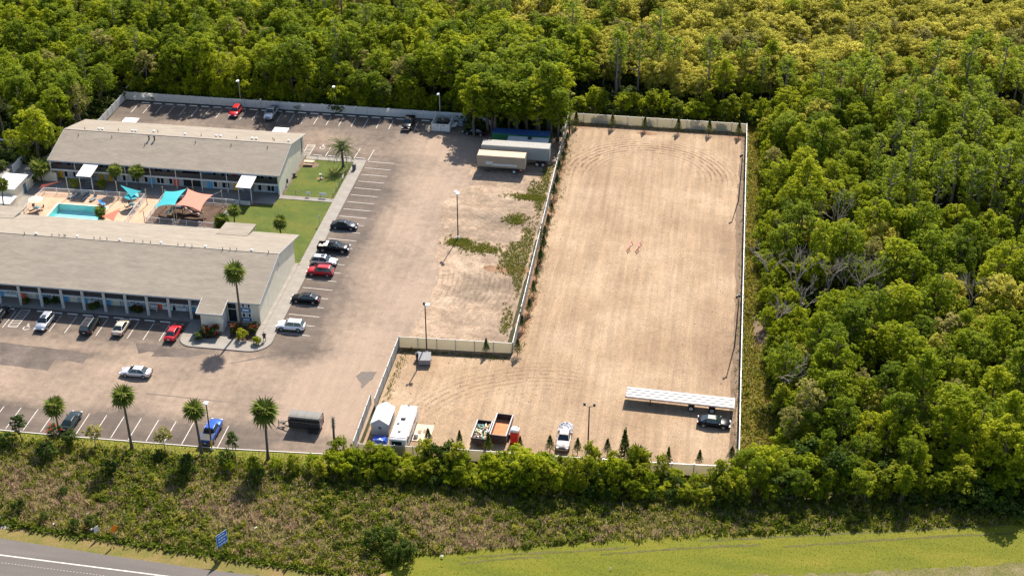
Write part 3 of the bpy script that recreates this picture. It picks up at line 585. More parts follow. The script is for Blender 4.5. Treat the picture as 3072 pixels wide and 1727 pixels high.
for i in range(12):
    x = -82.05 - (i + .5) * 3.705
    MB().box((x, 192.85, 3.1), (3.3, .05, .92)).build('railing_shade_panel', m_rail, front); MB().box((x, 192.85, 3.6), (3.32, .07, .06)).build('handrail', m_rail, front)  # dark panels stand for the railing plus the shade under the eave
MB().box(((FX0 - 81) / 2, 194.3, 3.6), (-81 - FX0, .3, 1.6)).build('upper_wall', m_wall2, front)
seq = [[('wall', m_wall2)], [('win',), ('bd',)], [('door', m_orange), ('win',)], [('win',), ('door', m_yellow)], [('wall',)], [('win',), ('bd',)], [('wall',), ('bd',)], [('win',), ('bd',)], [('wall',), ('bd',)], [('win',), ('door', m_orange)], [('win',), ('bd',)], [('wall',), ('bd',)]]
for i, it in enumerate(seq):
    xc = -82.05 - (i - .5) * 3.705 if i else -80.6
    for k, e in enumerate(it):
        dx = -.8 if k == 0 else 1.1
        if e[0] == 'win':
            for q in (-.75, .45): opening(front, 'win', xc + dx + q, 194.6, .85, 1.05, 1.2)
            MB().box((xc + dx - .15, 194.53, .42), (2.3, .05, .55)).build('panel', m_frame, front)
        elif e[0] == 'door': opening(front, 'door', xc + dx + .1, 194.6, .1, 1.15, 2.1, e[1])
        elif e[0] == 'bd': opening(front, 'door', xc + dx + .1, 194.6, .1, 1.25, 2.1, m_blue)
        else:
            MB().box((xc + dx, 194.52, 1.2), (1.3, .06, 2.1)).build('panel', m_wall, front)
# office end wall, window strip, sign panels
MB().box((-73.35, 193.0, 2.0), (6.0, .5, 4.0)).build('office_wall', m_wall, front)
ox = -72.8
for z, h, kind in ((3.05, .75, 'w'), (2.1, .85, 's'), (1.15, .85, 'w'), (.3, .75, 's')):
    if kind == 'w':
        for s in (-1, 1): opening(front, 'win', ox + s * .48, 192.72, z, .95, h)
    else:
        p = MB().box((ox, 192.71, z + h / 2), (1.95, .06, h)).build('sign_panel', m_sign, front)
        MB().box((ox + .05, 192.67, z + h / 2), (1.05, .03, h * .42)).build('sign_text', m_frame, p)
for xx in (ox - 1.02, ox + 1.02): MB().box((xx, 192.70, 2.1), (.1, .1, 3.7)).build('window_frame', m_frame, front)
MB().box((-75.0, 192.7, 2.05), (1.3, .1, 3.7)).build('office_door', m_glass, front)
MB().box((-75.0, 192.64, 2.6), (1.4, .06, .1)).build('transom', m_frame, front)
# entrance portico: a low roof continuing the slope, end wall
b = MB(); vs = [(-79.85, 189.2, 3.5), (-75.55, 189.2, 3.5), (-75.55, 194.0, 4.62), (-79.85, 194.0, 4.62)]
b.add(vs + [(x, y, z - .2) for x, y, z in vs], [(0, 1, 2, 3), (7, 6, 5, 4), (0, 4, 5, 1), (1, 5, 6, 2), (2, 6, 7, 3), (3, 7, 4, 0)]); b.build('portico_roof', m_roof, front)
for xx in (-79.88, -75.52): MB().bar((xx, 189.2, 3.4), (xx, 192.6, 4.2), .06, .26).build('barge_board', m_trim, front)
MB().box((-77.7, 189.17, 3.38), (4.3, .06, .26)).build('fascia', m_fascia, front)
MB().box((-77.5, 189.55, 1.7), (3.5, .22, 3.4)).build('portico_wall', m_wall, front)
MB().box((-75.75, 190.5, 1.7), (.14, 2.0, 3.4)).build('portico_wall', m_trim, front)
fz = lambda y: 6.85 - (y - 204) * (2.8 / 11.6) if y > 204 else 6.85 - (204 - y) * (2.65 / 11.8)
vents(fsl[1], onroof(K4, [(255, 425), (540, 440), (614, 444), (665, 448), (677, 448), (975, 472), (1037, 476), (1108, 480), (1388, 503), (1480, 510), (1558, 517), (1842, 540), (1915, 545), (1987, 555), (2303, 582), (2380, 586)], fz, 0) + onroof(K5, [(215, 470), (285, 472), (348, 474), (648, 500)], fz, 0), False)
vents(fsl[1], onroof(K4, [(377, 428), (798, 456), (1240, 492), (1665, 522), (2125, 558)], fz, 0) + onroof(K5, [(52, 448), (488, 482)], fz, 0), True)
# rear roof extensions over the stairs
for xa, xb in ((-84.0, -78.4), (-127.0, -121.6)):
    b = MB(); vs = [(xa, 212.5, 4.86), (xb, 212.5, 4.86), (xb, 217.8, 4.3), (xa, 217.8, 4.3)]
    b.add(vs + [(x, y, z - .18) for x, y, z in vs], [(0, 1, 2, 3), (7, 6, 5, 4), (0, 4, 5, 1), (1, 5, 6, 2), (2, 6, 7, 3), (3, 7, 4, 0)]); b.build('rear_porch_roof', m_roof, front)
    for s in (xa + .3, xb - .3): MB().bar((s, 217.4, 0), (s, 217.4, 4.15), .16).build('porch_post', m_trim, front)
MB().box((FX1 + .06, 203.8, 4.9), (.06, .5, .5)).build('gable_vent', m_fascia, front)
# ---- pool house at the west end
ph = empty('pool_house', (0, 0, 0), 0, 'small flat roofed white pump house west of the pool', 'pool house')
MB().box((-130.3, 229.4, 1.4), (4.2, 5.6, 2.8)).build('wall', m_wall, ph)
MB().box((-130.3, 229.4, 2.9), (4.6, 6.2, .2)).build('roof', m_white, ph)
MB().box((-128.17, 230.6, 1.0), (.06, 1.0, 2.0)).build('door', M('teal_door', (.03, .12, .17), .6), ph)
MB().box((-129.2, 224.2, .9), (3.4, 3.0, 1.8)).build('pump_enclosure', m_wall, ph)
MB().box((-129.2, 224.2, 1.85), (3.6, 3.2, .1)).build('enclosure_top', m_white, ph)
yw = empty('garden_wall', (0, 0, 0), 0, 'cream garden wall between the pump house and the motel', 'wall')
MB().box((-126.2, 236.0, .95), (4.2, .2, 1.9)).build('wall_section', m_wall, yw); MB().box((-128.2, 234.2, .95), (.2, 3.4, 1.9)).build('wall_section', m_wall, yw)
# ================================================================== fences
m_vinyl = thinmat('white_vinyl', (.82, .81, .78), .5); m_vinylpost = M('white_vinyl_post', (.62, .61, .59), .5, var=.03)
m_slat = thinmat('privacy_slats', (.60, .55, .43), .5); m_post = M('galvanised', (.30, .31, .32), .45, metal=.5); m_tanpost = M('tan_post', (.50, .42, .26), .7)
m_slatgrey = thinmat('privacy_slats_grey', (.46, .46, .44), .4)
def fence(name, label, pts, h, pw, mats, th=.05, post=.12, cat='fence', rails=True, z0=.03, over=.08, side=-1):
    rt = empty(name, (0, 0, 0), 0, label, cat); cache = {}
    for (x0, y0), (x1, y1) in zip(pts, pts[1:]):
        L = math.hypot(x1 - x0, y1 - y0); n = max(1, round(L / pw)); a = math.atan2(y1 - y0, x1 - x0); q = L / n
        pm = MB().box((0, 0, h / 2), (q - post, th, h - .06)).mesh('fence_panel', mats[0]); po = MB().box((0, 0, h / 2), (post, post, h + over)).box((0, 0, h + over / 2 + .02), (post * 1.3, post * 1.3, .04)).mesh('fence_post', mats[1])
        rl = MB().box((0, side * (th / 2 + .03), h - .05), (q, .05, .05)).mesh('fence_rail', mats[1])
        for i in range(n):
            t = (i + .5) / n; put('fence_panel', pm, rt, (x0 + (x1 - x0) * t, y0 + (y1 - y0) * t, z0), a)
            if rails: put('fence_rail', rl, rt, (x0 + (x1 - x0) * t, y0 + (y1 - y0) * t, z0), a)
        for i in range(n + 1): put('fence_post', po, rt, (x0 + (x1 - x0) * i / n, y0 + (y1 - y0) * i / n, z0), a)
    return rt
fence('vinyl_fence', 'long white vinyl fence between the rear parking row and the wood', [(-125.5, 258), (-125.4, 274.7), (-50.0, 274.6)], 1.83, 2.44, (m_vinyl, m_vinylpost), rails=False)
fence('vinyl_fence', 'short leaning white fence section beside the green container', [K2(2365, 480), K2(2515, 545)], 1.83, 2.6, (m_vinyl, m_vinylpost), rails=False)
fence('vinyl_fence', 'white fence running into the trees west of the motel', [(-150, 249.5), (-134.2, 248.3), (-134.0, 238)], 1.83, 2.44, (m_vinyl, m_vinylpost), rails=False)
fence('lot_fence', 'beige slatted chain link fence across the far end of the gravel lot', [(-29.4, 277.65), (7.4, 277.65)], 2.05, 3.05, (m_slat, m_post), .04, .08)
fence('lot_fence', 'grey slatted chain link fence along the wood side of the gravel lot', [(7.4, 277.6), (7.62, 164.6)], 2.05, 3.05, (m_slatgrey, m_post), .04, .09)
fence('lot_fence', 'slatted fence between the weedy dirt yard and the gravel lot', [(-29.45, 277.6), (-28.3, 190.4)], 2.05, 3.05, (m_slatgrey, m_post), .04, .09)
fence('lot_fence', 'short beige slatted fence behind the grey dumpster', [(-46.5, 189.5), (-28.35, 190.35)], 2.0, 3.05, (m_slat, m_post), .04, .08)
fence('lot_fence', 'slatted gate fence with sliding gate beside the white shed', [(-46.55, 189.45), (-46.55, 172.6)], 1.9, 3.05, (m_slatgrey, m_post), .04, .09)
fence('lot_fence', 'slatted fence return between the white shed and the car park', [(-47.4, 173.6), (-47.2, 162.0)], 1.9, 2.9, (m_slatgrey, m_post), .04, .09)
fence('lot_fence', 'slatted fence along the road side hedge of the gravel lot', [(-46.4, 161.5), (-38.5, 161.95), (-30.5, 162.4), (-14.5, 163.0), (-4.8, 163.4), (7.55, 164.2)], 2.0, 3.0, (m_slat, m_post), .04, .08)
# wood posts of the west lot fence
for i in range(1, 10, 3): 
    y = 190.4 + i * 9.4
    o = MB().cyl((0, 0, 0), (0, 0, 3.0), .11, .1, n=8).build('wooden_post', m_tanpost, None, (-28.2 - (y - 190) * .0125, y, .03)); tag(o, 'stout tan wooden post by the slatted yard fence', 'post', 'wooden posts along the yard fence')
# pool and playground picket fences, dog lawn chain fence
m_pick = M('white_picket', (.74, .74, .73), .5, var=.03)
def picket(name, label, pts, h, mat, gap=.16, wd=.03, pw=2.4, z0=.1, rail=.06, post=.09):
    rt = empty(name, (0, 0, 0), 0, label, 'fence')
    for (x0, y0), (x1, y1) in zip(pts, pts[1:]):
        L = math.hypot(x1 - x0, y1 - y0); n = max(1, round(L / pw)); a = math.atan2(y1 - y0, x1 - x0); q = L / n; b = MB(); k = int(q / gap)
        for i in range(k): b.box((-q / 2 + (i + .5) * q / k, 0, h / 2), (wd, .02, h - .14))
        b.box((0, 0, h - .06), (q, .04, rail)); b.box((0, 0, .12), (q, .04, rail)); pm = b.mesh('picket_panel', mat)
        po = MB().box((0, 0, h / 2), (post, post, h + .06)).mesh('fence_post', mat)
        for i in range(n): put('picket_panel', pm, rt, (x0 + (x1 - x0) * (i + .5) / n, y0 + (y1 - y0) * (i + .5) / n, z0), a)
        for i in range(n + 1): put('fence_post', po, rt, (x0 + (x1 - x0) * i / n, y0 + (y1 - y0) * i / n, z0), a)
    return rt
picket('picket_fence', 'white picket fence round the swimming pool terrace', [(-125.0, 219), (-124.5, 230.9), (-104.62, 231.3), (-104.6, 218.5)], 1.25, m_pick)
picket('picket_fence', 'white picket fence round the playground', [(-101.2, 222.75), (-101.1, 231.8), (-86.4, 231.55), (-88.2, 222.3), (-101.2, 222.75)], 1.25, m_pick, z0=.06)
m_chain = M('black_chain', (.03, .03, .03), .5)
picket('chain_fence', 'low black chain link fence round the dog lawn', [(-79.3, 237.0), (-69.7, 237.05), (-69.65, 252.1), (-79.1, 252.2)], 1.1, m_chain, gap=.42, wd=.015, z0=.05, rail=.035, post=.05)
# notices on the dog lawn fence
for x, y, w_, lab in ((K2(728, 1148, .8)[0], 236.95, .8, 'small white notice board left on the black dog lawn fence'), (K2(870, 1160, .8)[0], 236.95, 1.4, 'wide white notice board on the black dog lawn fence')):
    o = MB().box((0, -.04, .85), (w_, .03, .5)).build('notice_board', M('notice_white', (.72, .74, .72), .6, col2=(.5, .56, .55), scale=9), None, (x, y, 0)); tag(o, lab, 'notice')
o = MB().box((0, 0, .85), (.03, 1.0, .6)).build('notice_board', MATS['notice_white'], None, (-69.6, K2(1085, 1000, .8)[1], 0)); tag(o, 'white notice board on the sidewalk side of the dog lawn', 'notice')
# dumpster enclosure at the rear fence
de = empty('dumpster_enclosure', (0, 0, 0), 0, 'white dumpster enclosure with double gate at the rear fence', 'enclosure')
ex0, ey = K2(1918, 555); ex1 = K2(2090, 555)[0]
for xx in (ex0, ex1): MB().box((xx, ey + 2.6, .9), (.06, 5.2, 1.8)).build('side_panel', m_vinyl, de)
for k in range(2):
    w2 = (ex1 - ex0) / 2; g_ = MB().box((ex0 + w2 * (k + .5), ey - .06, .85), (w2 - .06, .06, 1.6)).build('gate_leaf', m_vinyl, de)
    MB().box((ex0 + w2 * (k + .5) + (.3 if k == 0 else -.3), ey - .11, 1.35), (.5, .04, .12)).build('latch', m_rail, g_)
for xx in (ex0, ex1): MB().box((xx, ey, .95), (.16, .16, 1.95)).build('gate_post', m_vinylpost, de)
tag(bev(MB().box((0, 0, .75), (2.2, 1.6, 1.3), taper=1.08).build('dumpster', M('dark_dumpster', (.02, .022, .02), .5), None, ((ex0 + ex1) / 2, ey + 2.6, .03)), .04), 'dark dumpster inside the white enclosure', 'dumpster')
# ================================================================== vehicles
def paint(name, col, metal=.35, rough=.3): return M('paint_' + name, col, rough, metal, var=.04, coat=.3 if max(col) > .1 else .0, spec=.3 if max(col) > .1 else .18)
m_tyre = M('tyre', (.018, .018, .018), .85); m_rim = M('rim', (.45, .45, .46), .35, metal=.7); m_cglass = M('car_glass', (.010, .018, .020), .06, var=.2, spec=.7)
m_lampw = M('headlight', (.75, .76, .78), .2); m_lampr = M('taillight', (.32, .012, .012), .3); m_plastic = M('black_plastic', (.02, .02, .022), .6); m_chrome = M('chrome', (.55, .55, .56), .2, metal=.9)
SPEC = {  # length, width, sill, stations (x fraction, top height), cabin base rear/front, roof rear/front, belt, roof height
 'sedan': dict(L=4.85, W=1.84, st=[(-.5, .70), (-.47, .92), (-.36, .99), (-.22, .95), (.1, .92), (.22, .95), (.34, .86), (.46, .72), (.5, .52)], cab=(-1.95, 1.15), roof=(-1.05, .28), belt=.93, H=1.46, wr=.33, sill=.26),
 'suv': dict(L=4.65, W=1.88, st=[(-.5, .80), (-.485, 1.05), (-.40, 1.06), (-.2, 1.04), (.1, 1.03), (.2, 1.06), (.34, 1.0), (.46, .86), (.5, .6)], cab=(-2.22, 1.08), roof=(-1.75, .35), belt=1.04, H=1.68, wr=.36, sill=.32),
 'van': dict(L=5.0, W=1.96, st=[(-.5, .85), (-.485, 1.08), (-.40, 1.08), (-.2, 1.06), (.15, 1.05), (.3, 1.04), (.4, .95), (.47, .82), (.5, .6)], cab=(-2.42, 1.5), roof=(-2.15, .75), belt=1.06, H=1.74, wr=.35, sill=.28),
 'pickup': dict(L=5.75, W=2.0, st=[(-.165, 1.17), (-.15, 1.18), (.1, 1.16), (.2, 1.18), (.34, 1.15), (.46, 1.05), (.5, .75)], cab=(-.92, 1.28), roof=(-.78, .62), belt=1.16, H=1.88, wr=.40, sill=.45),
}
def cabin_panes(c, W):
    """corner points of the greenhouse"""
    a0, a1 = c['cab']; r0, r1 = c['roof']; hb = W / 2 - .10; hr = W / 2 - .33; zb, zr = c['belt'] - .02, c['H']
    return a0, a1, r0, r1, hb, hr, zb, zr
def make_car(name, kind, col, label, loc, head, cat='car', group=None, roofcol=None, rails=False, moonroof=False, cargo=None, L=None):
    c = dict(SPEC[kind]); W = c['W']; Lc = L or c['L']
    rt = empty(name, (loc[0], loc[1], .03), head, label, cat, group)
    body = MB(); rings = []; st = c['st']
    for fx, zt in st:
        x = fx * Lc; e = max(0, (abs(fx) - .36) / .14) if (kind != 'pickup' or fx > 0) else 0; w_ = W / 2 * (1 - .16 * e * e); s = c['sill'] + .10 * e * e
        zm = s + (zt - s) * .62
        rings.append([(x, -w_ * .92, s), (x, -w_, s + .14), (x, -w_ * 1.0, zm), (x, -w_ * .95, zt - .05), (x, -w_ * .80, zt), (x, 0, zt + .035), (x, w_ * .80, zt), (x, w_ * .95, zt - .05), (x, w_ * 1.0, zm), (x, w_, s + .14), (x, w_ * .92, s)])
    body.loft(rings, 0); bo = fixn(body.build('body', col, rt))
    # cabin
    a0, a1, r0, r1, hb, hr, zb, zr = cabin_panes(c, W); cb = MB()
    base = [(a0, -hb, zb), (a1, -hb * .96, zb), (a1, hb * .96, zb), (a0, hb, zb)]; top = [(r0, -hr, zr - .03), (r1, -hr * .97, zr - .03), (r1, hr * .97, zr - .03), (r0, hr, zr - .03)]
    cb.add(base + top, [(0, 1, 5, 4), (1, 2, 6, 5), (2, 3, 7, 6), (3, 0, 4, 7), (4, 5, 6, 7)]); co = bev(cb.build('cabin', roofcol or col, rt), .06, 2); co.data.polygons.foreach_set('use_smooth', [True] * len(co.data.polygons))
    MB().box(((r0 + r1) / 2, 0, zr - .005), (r1 - r0 - .12, hr * 1.8, .04), taper=.9).build('roof_panel', roofcol or col, rt)
    def pane(nm, p, q, r, s, mat=m_cglass, inset=.12, off=.012):
        P = [Vector(k) for k in (p, q, r, s)]; cen = sum(P, Vector()) / 4; nn = (P[1] - P[0]).cross(P[3] - P[0]).normalized()
        if nn.dot(cen - Vector(((a0 + a1) / 2, 0, .6))) < 0: nn = -nn
        V = [k + (cen - k) * inset + nn * off for k in P]; V2 = [k - nn * .03 for k in V]
        MB().add(V + V2, [(0, 1, 2, 3), (0, 4, 5, 1), (1, 5, 6, 2), (2, 6, 7, 3), (3, 7, 4, 0)]).build(nm, mat, rt)
    pane('windshield', base[1], base[2], top[2], top[1], inset=.05); pane('rear_window', base[3], base[0], top[0], top[3], inset=.07)
    mid = lambda p, q, t: tuple(p[i] + (q[i] - p[i]) * t for i in range(3))
    cuts = (0.04, .48, .96) if kind != 'van' else (.03, .33, .63, .96)
    for p0, p1, t0, t1 in ((base[0], base[1], top[0], top[1]), (base[3], base[2], top[3], top[2])):
        for u, v in zip(cuts, cuts[1:]): pane('side_window', mid(p0, p1, u), mid(p0, p1, v), mid(t0, t1, v), mid(t0, t1, u), inset=.05)
    if moonroof: MB().box((r1 - .45, 0, zr + .012), (.75, hr * 1.2, .02)).build('sunroof', m_cglass, rt)
    if rails:
        for s in (-1, 1): MB().bar((r0 + .1, s * (hr - .08), zr + .06), (r1 - .1, s * (hr - .08), zr + .06), .045).build('roof_rail', m_chrome, rt)
        for t in (.3, .65): MB().bar((r0 + (r1 - r0) * t, -hr + .08, zr + .07), (r0 + (r1 - r0) * t, hr - .08, zr + .07), .04).build('roof_bar', m_plastic, rt)
    wx = Lc * .30 if kind != 'pickup' else Lc * .31
    wme = MB().cyl((0, -.11, 0), (0, .11, 0), c['wr'], n=16).mesh('tyre', m_tyre); rme = MB().cyl((0, 0, 0), (0, .02, 0), c['wr'] * .62, n=12).mesh('rim', m_rim)
    for sx in (-1, 1):
        for sy in (-1, 1):
            wo = put('wheel', wme, rt, (sx * wx + (.0 if sx > 0 else -.02), sy * (W / 2 - .095), c['wr'])); put('rim', rme, wo, (0, .105 if sy > 0 else -.125, 0))
            MB().cyl((0, -.02, 0), (0, .02, 0), c['wr'] * 1.16, n=14).build('wheel_arch', m_plastic, rt, (sx * wx, sy * (W / 2 - .012), c['wr'] + .02))
    zl = st[-2][1] - .1
    for s in (-1, 1):
        MB().box((Lc * .472, s * W * .33, zl - .06), (.28, .40, .15), rz=-s * .35).build('headlight', m_lampw, rt)
        if kind != 'pickup': MB().box((-Lc * .482, s * W * .34, st[1][1] - .16), (.16, .42, .2), rz=s * .28).build('taillight', m_lampr, rt)
        MB().box((a1 - .25, s * (W / 2 + .06), zb + .06), (.12, .2, .13)).build('mirror', col, rt)
    MB().box((Lc * .495, 0, zl - .2), (.06, W * .5, .2)).build('grille', m_plastic, rt)
    for s, zz in ((1, .42), (-1, .45)): MB().box((s * (Lc / 2 - .05), 0, zz + (.12 if kind == 'pickup' else 0)), (.2, W * .78, .16)).build('bumper', m_chrome if kind == 'pickup' else m_plastic, rt)
    MB().box((-Lc / 2 - .02, 0, .72), (.02, .32, .16)).build('number_plate', m_white, rt)
    if kind == 'pickup':
        xb0, xb1 = -Lc / 2, -Lc * .165; zr_ = 1.2
        MB().box(((xb0 + xb1) / 2, 0, .74), (xb1 - xb0, W * .84, .14)).build('bed_floor', m_plastic, rt)
        for s in (-1, 1): bev(MB().box(((xb0 + xb1) / 2, s * (W / 2 - .1), .86), (xb1 - xb0, .17, .74)).build('bed_side', col, rt), .03)
        bev(MB().box((xb0 + .06, 0, .88), (.10, W - .38, .66)).build('tailgate', col, rt), .02)
        for s in (-1, 1): MB().box((xb0 - .01, s * (W / 2 - .12), .98), (.05, .16, .36)).build('taillight', m_lampr, rt)
        if cargo == 'cover': bev(MB().box(((xb0 + xb1) / 2 + .02, 0, zr_ + .035), (xb1 - xb0 - .06, W - .3, .05)).build('bed_cover', M('bed_cover', (.035, .034, .033), .8), rt), .02)
        if cargo == 'toolbox': MB().box((xb1 - .32, 0, 1.24), (.5, W - .3, .3)).build('toolbox', M('tool_box', (.62, .58, .50), .5), rt)
        if cargo in ('toolbox', 'junk'):
            rr = random.Random(4)
            for i in range(9): MB().box((rr.uniform(xb0 + .3, xb1 - .8), rr.uniform(-.55, .55), .92 + rr.uniform(0, .15)), (rr.uniform(.25, .6), rr.uniform(.1, .3), .2), rr.uniform(0, 3)).build('load_item', [m_tanpost, m_white, MATS['tool_box'] if 'tool_box' in MATS else m_white][i % 3], rt)
    return rt
P_ = {k: paint(k, *v) for k, v in {'black': ((.006, .006, .008), .0), 'darkgrey': ((.022, .026, .034), .1), 'silver': ((.50, .50, .51), .75), 'white': ((.78, .77, .76), .0), 'red': ((.42, .010, .016), .2), 'beige': ((.50, .43, .33), .4), 'blue': ((.015, .075, .33), .3), 'green': ((.02, .033, .038), .2), 'charcoal': ((.03, .025, .025), .1), 'ltsilver': ((.60, .585, .58), .5)}.items()}
AW, TW, RT, LF = PI / 2, -PI / 2, 0.0, PI      # facing away, towards the camera, right, left
def at(px, py, z=.6): return DD(px, py, z)
make_car('parked_car', 'suv', P_['red'], 'red SUV in the rear row by the white vinyl fence', at(593, 281), TW)
make_car('pickup_truck', 'pickup', P_['silver'], 'silver pickup truck in the rear row by the white vinyl fence', at(683, 285), TW, 'pickup truck')
make_car('pickup_truck', 'pickup', P_['black'], 'black pickup truck near the white dumpster enclosure', at(1027, 311), TW, 'pickup truck')
make_car('parked_car', 'sedan', P_['black'], 'black car in the tree shade beside the green container', KH(990, 400, .6), PI * .97)
make_car('parked_car', 'sedan', P_['darkgrey'], 'dark grey sedan alone near the garden lawn sidewalk', at(866, 566), RT)
make_car('pickup_truck', 'pickup', P_['black'], 'black pickup truck with pale toolbox and loaded bed by the sidewalk', at(840, 623), RT, 'pickup truck', cargo='toolbox')
make_car('parked_car', 'suv', P_['silver'], 'silver crossover with dark sunroof beside the red SUV', at(815, 657), RT, moonroof=True)
make_car('parked_car', 'suv', P_['red'], 'red SUV with nose to the sidewalk beside the silver crossover', at(806, 682), LF)
make_car('parked_car', 'sedan', P_['black'], 'black sedan with nose to the sidewalk beside the motel gable wall', at(769, 750), LF)
make_car('parked_car', 'suv', P_['white'], 'white SUV with nose to the sidewalk near the office', at(732, 819), LF)
make_car('moving_car', 'sedan', P_['ltsilver'], 'silver sedan driving along the lane in front of the motel', at(342, 935), LF)
make_car('parked_car', 'sedan', P_['charcoal'], 'dark car beside the hatched bay in front of the motel', K6(-5, 330, .6), AW)
make_car('parked_car', 'suv', P_['silver'], 'silver SUV beside the wheelchair bay in front of the motel', K6(485, 415, .7), TW, moonroof=True)
make_car('parked_car', 'van', P_['charcoal'], 'dark minivan with roof rails in front of the motel pilasters', K6(975, 450, .7), AW, 'van', rails=True)
make_car('parked_car', 'sedan', P_['beige'], 'beige sedan backed to the lane in front of the motel', K6(1318, 470, .6), AW)
make_car('parked_car', 'sedan', P_['red'], 'red sedan beside the office forecourt', K6(1885, 530, .6), AW)
make_car('parked_car', 'sedan', P_['green'], 'dark green sedan at the front kerb beside the red flowering bush', K7(735, 495, .5), AW)
make_car('pickup_truck', 'pickup', P_['blue'], 'blue pickup truck with covered bed at the front kerb', K7(2185, 605, .6), AW, 'pickup truck', cargo='cover')
make_car('parked_car', 'sedan', P_['black'], 'black sedan on the gravel beside the flatbed trailer', at(1796, 1061), R_(-3))
jp = make_car('junk_pickup', 'pickup', M('flaking_white', (.70, .68, .64), .7, col2=(.30, .20, .15), scale=2.2), 'flaking white pickup with grey tarpaulin over its bed', K9(1950, 1170, .6), TW, 'pickup truck', L=5.3)
# tarpaulin over its bed: a creased sheet
b = MB(); rr = random.Random(9); nx, ny = 10, 9; hh = {}
for i in range(nx + 1):
    for j in range(ny + 1):
        x = -3.1 + 2.5 * i / nx; y = -1.05 + 2.1 * j / ny; e = max(abs(j / ny - .5) * 2, 0); hh[i, j] = (x, y, 1.75 - .55 * e ** 3 - .45 * max(0, (1 - i / 3)) + rr.uniform(-.14, .14))
b.add([hh[i, j] for i in range(nx + 1) for j in range(ny + 1)], [(i * (ny + 1) + j, (i + 1) * (ny + 1) + j, (i + 1) * (ny + 1) + j + 1, i * (ny + 1) + j + 1) for i in range(nx) for j in range(ny)])
tp = b.build('tarpaulin', M('grey_tarp', (.32, .32, .34), .5, var=.15), None, tuple(jp.location), TW); tag(tp, 'creased grey tarpaulin draped over the junk pickup bed', 'tarpaulin')

# ------------------------------------------------------------------ trailers and boxes
def wheel(par, x, y, r=.5, wd=.3, side=-1, rim=None):
    o = MB().cyl((0, -wd / 2, 0), (0, wd / 2, 0), r, n=18).build('wheel', m_tyre, par, (x, y, r)); MB().cyl((0, side * (wd / 2 + .01), 0), (0, side * (wd / 2 - .02), 0), r * .58, n=14).build('rim', rim or m_white, o)
    MB().cyl((0, side * (wd / 2 + .02), 0), (0, side * (wd / 2), 0), r * .2, n=8).build('hub', m_plastic, o)
# flatbed
fa = np.array(KA(790, 255, 1.5)); fb = np.array(KA(1905, 375, 1.5)); ang = math.atan2(*(fb - fa)[::-1]); mid_ = (fa + fb) / 2
fl = empty('flatbed_trailer', (mid_[0], mid_[1], .04), ang, 'long white flatbed semi trailer with two spread axles on the gravel', 'trailer')
Lf = 16.15; Wf = 2.55; m_deckw = M('aluminium_deck', (.40, .385, .36), .5, metal=.0, var=.05, scale=.6, stretch=(.2, 3, 1)); m_drk = M('dark_steel', (.05, .045, .05), .6); m_side = M('red_grey_rail', (.30, .24, .23), .6, var=.2, scale=1)
for i in range(4):
    y = -Wf / 2 + Wf * (i + .5) / 4; MB().box((0, y, 1.47), (Lf, Wf / 4 - .24, .08)).build('deck_plank', m_deckw, fl)
MB().box((0, 0, 1.40), (Lf - .02, Wf - .06, .06)).build('deck_underlay', m_drk, fl)
for s in (-1, 1): MB().box((0, s * (Wf / 2 + .02), 1.38), (Lf, .06, .2)).build('side_rail', m_side, fl); MB().box((0, s * .5, 1.1), (Lf - .6, .14, .5)).build('main_beam', m_drk, fl)
MB().box((-Lf / 2 - .04, 0, 1.55), (.08, Wf, .5)).build('headboard', M('rust_board', (.33, .17, .10), .8, var=.3), fl)
for x in (-Lf / 2 + 9.9, -Lf / 2 + 13.0):
    for s in (-1, 1): wheel(fl, x, s * (Wf / 2 - .18), .5, .5, s)
for s in (-1, 1): MB().bar((-Lf / 2 + 3.7, s * .9, 0), (-Lf / 2 + 3.7, s * .9, 1.2), .14).build('landing_leg', m_drk, fl)
MB().box((Lf / 2 + .03, 0, 1.3), (.06, Wf, .3)).build('rear_bumper', m_white, fl)
# two box trailers, container, low box
def boxtrailer(label, x0, x1, y, Wd, z0, z1, side, roof, axles, ang=0.0, roofmat2=None):
    L = x1 - x0; rt = empty('box_trailer', ((x0 + x1) / 2, y, .04), ang, label, 'trailer')
    bd = MB().box((0, 0, (z0 + z1) / 2), (L, Wd, z1 - z0)).build('box', side, rt)
    bev(bd, .06)
    MB().box((0, 0, z1 + .02), (L - .12, Wd - .12, .05)).build('roof', roof, rt)
    for sx in (-1, 1):
        for sy in (-1, 1): MB().box((sx * (L / 2 - .05), sy * (Wd / 2 - .03), (z0 + z1) / 2), (.16, .14, z1 - z0 + .06)).build('corner_post', side, rt)
    for sy in (-1, 1): MB().box((0, sy * (Wd / 2 + .01), z1 - .08), (L - .3, .05, .12)).build('top_rail', side, rt); MB().box((0, sy * (Wd / 2 + .01), z0 + .08), (L - .3, .05, .18)).build('bottom_rail', m_drk, rt)
    rib = MB().box((0, 0, 0), (.03, .03, z1 - z0 - .4)).mesh('rib', side)
    for i in range(1, int(L / .8)): put('side_rib', rib, rt, (-L / 2 + i * .8, -Wd / 2 - .01, (z0 + z1) / 2))
    MB().box((0, 0, z0 - .15), (L - 1, 1.0, .25)).build('frame', m_drk, rt)
    for x in axles:
        for s in (-1, 1): wheel(rt, x, s * (Wd / 2 - .2), .48, .4, s)
    for s in (-1, 1): MB().bar((-L / 2 + 2.2, s * .8, 0), (-L / 2 + 2.2, s * .8, z0), .14).build('landing_leg', m_drk, rt)
    return rt
m_tbox = M('cream_trailer', (.30, .245, .18), .7, var=.08, scale=.5); m_troof = M('rusty_cream_roof', (.38, .27, .175), .7, var=.1, scale=.5); m_gbox = M('grey_trailer', (.25, .26, .255), .6, var=.06, scale=.5); m_groof = M('shaded_grey_roof', (.20, .185, .165), .7, var=.15)  # grey roof tone lowered to carry the shade of the trees
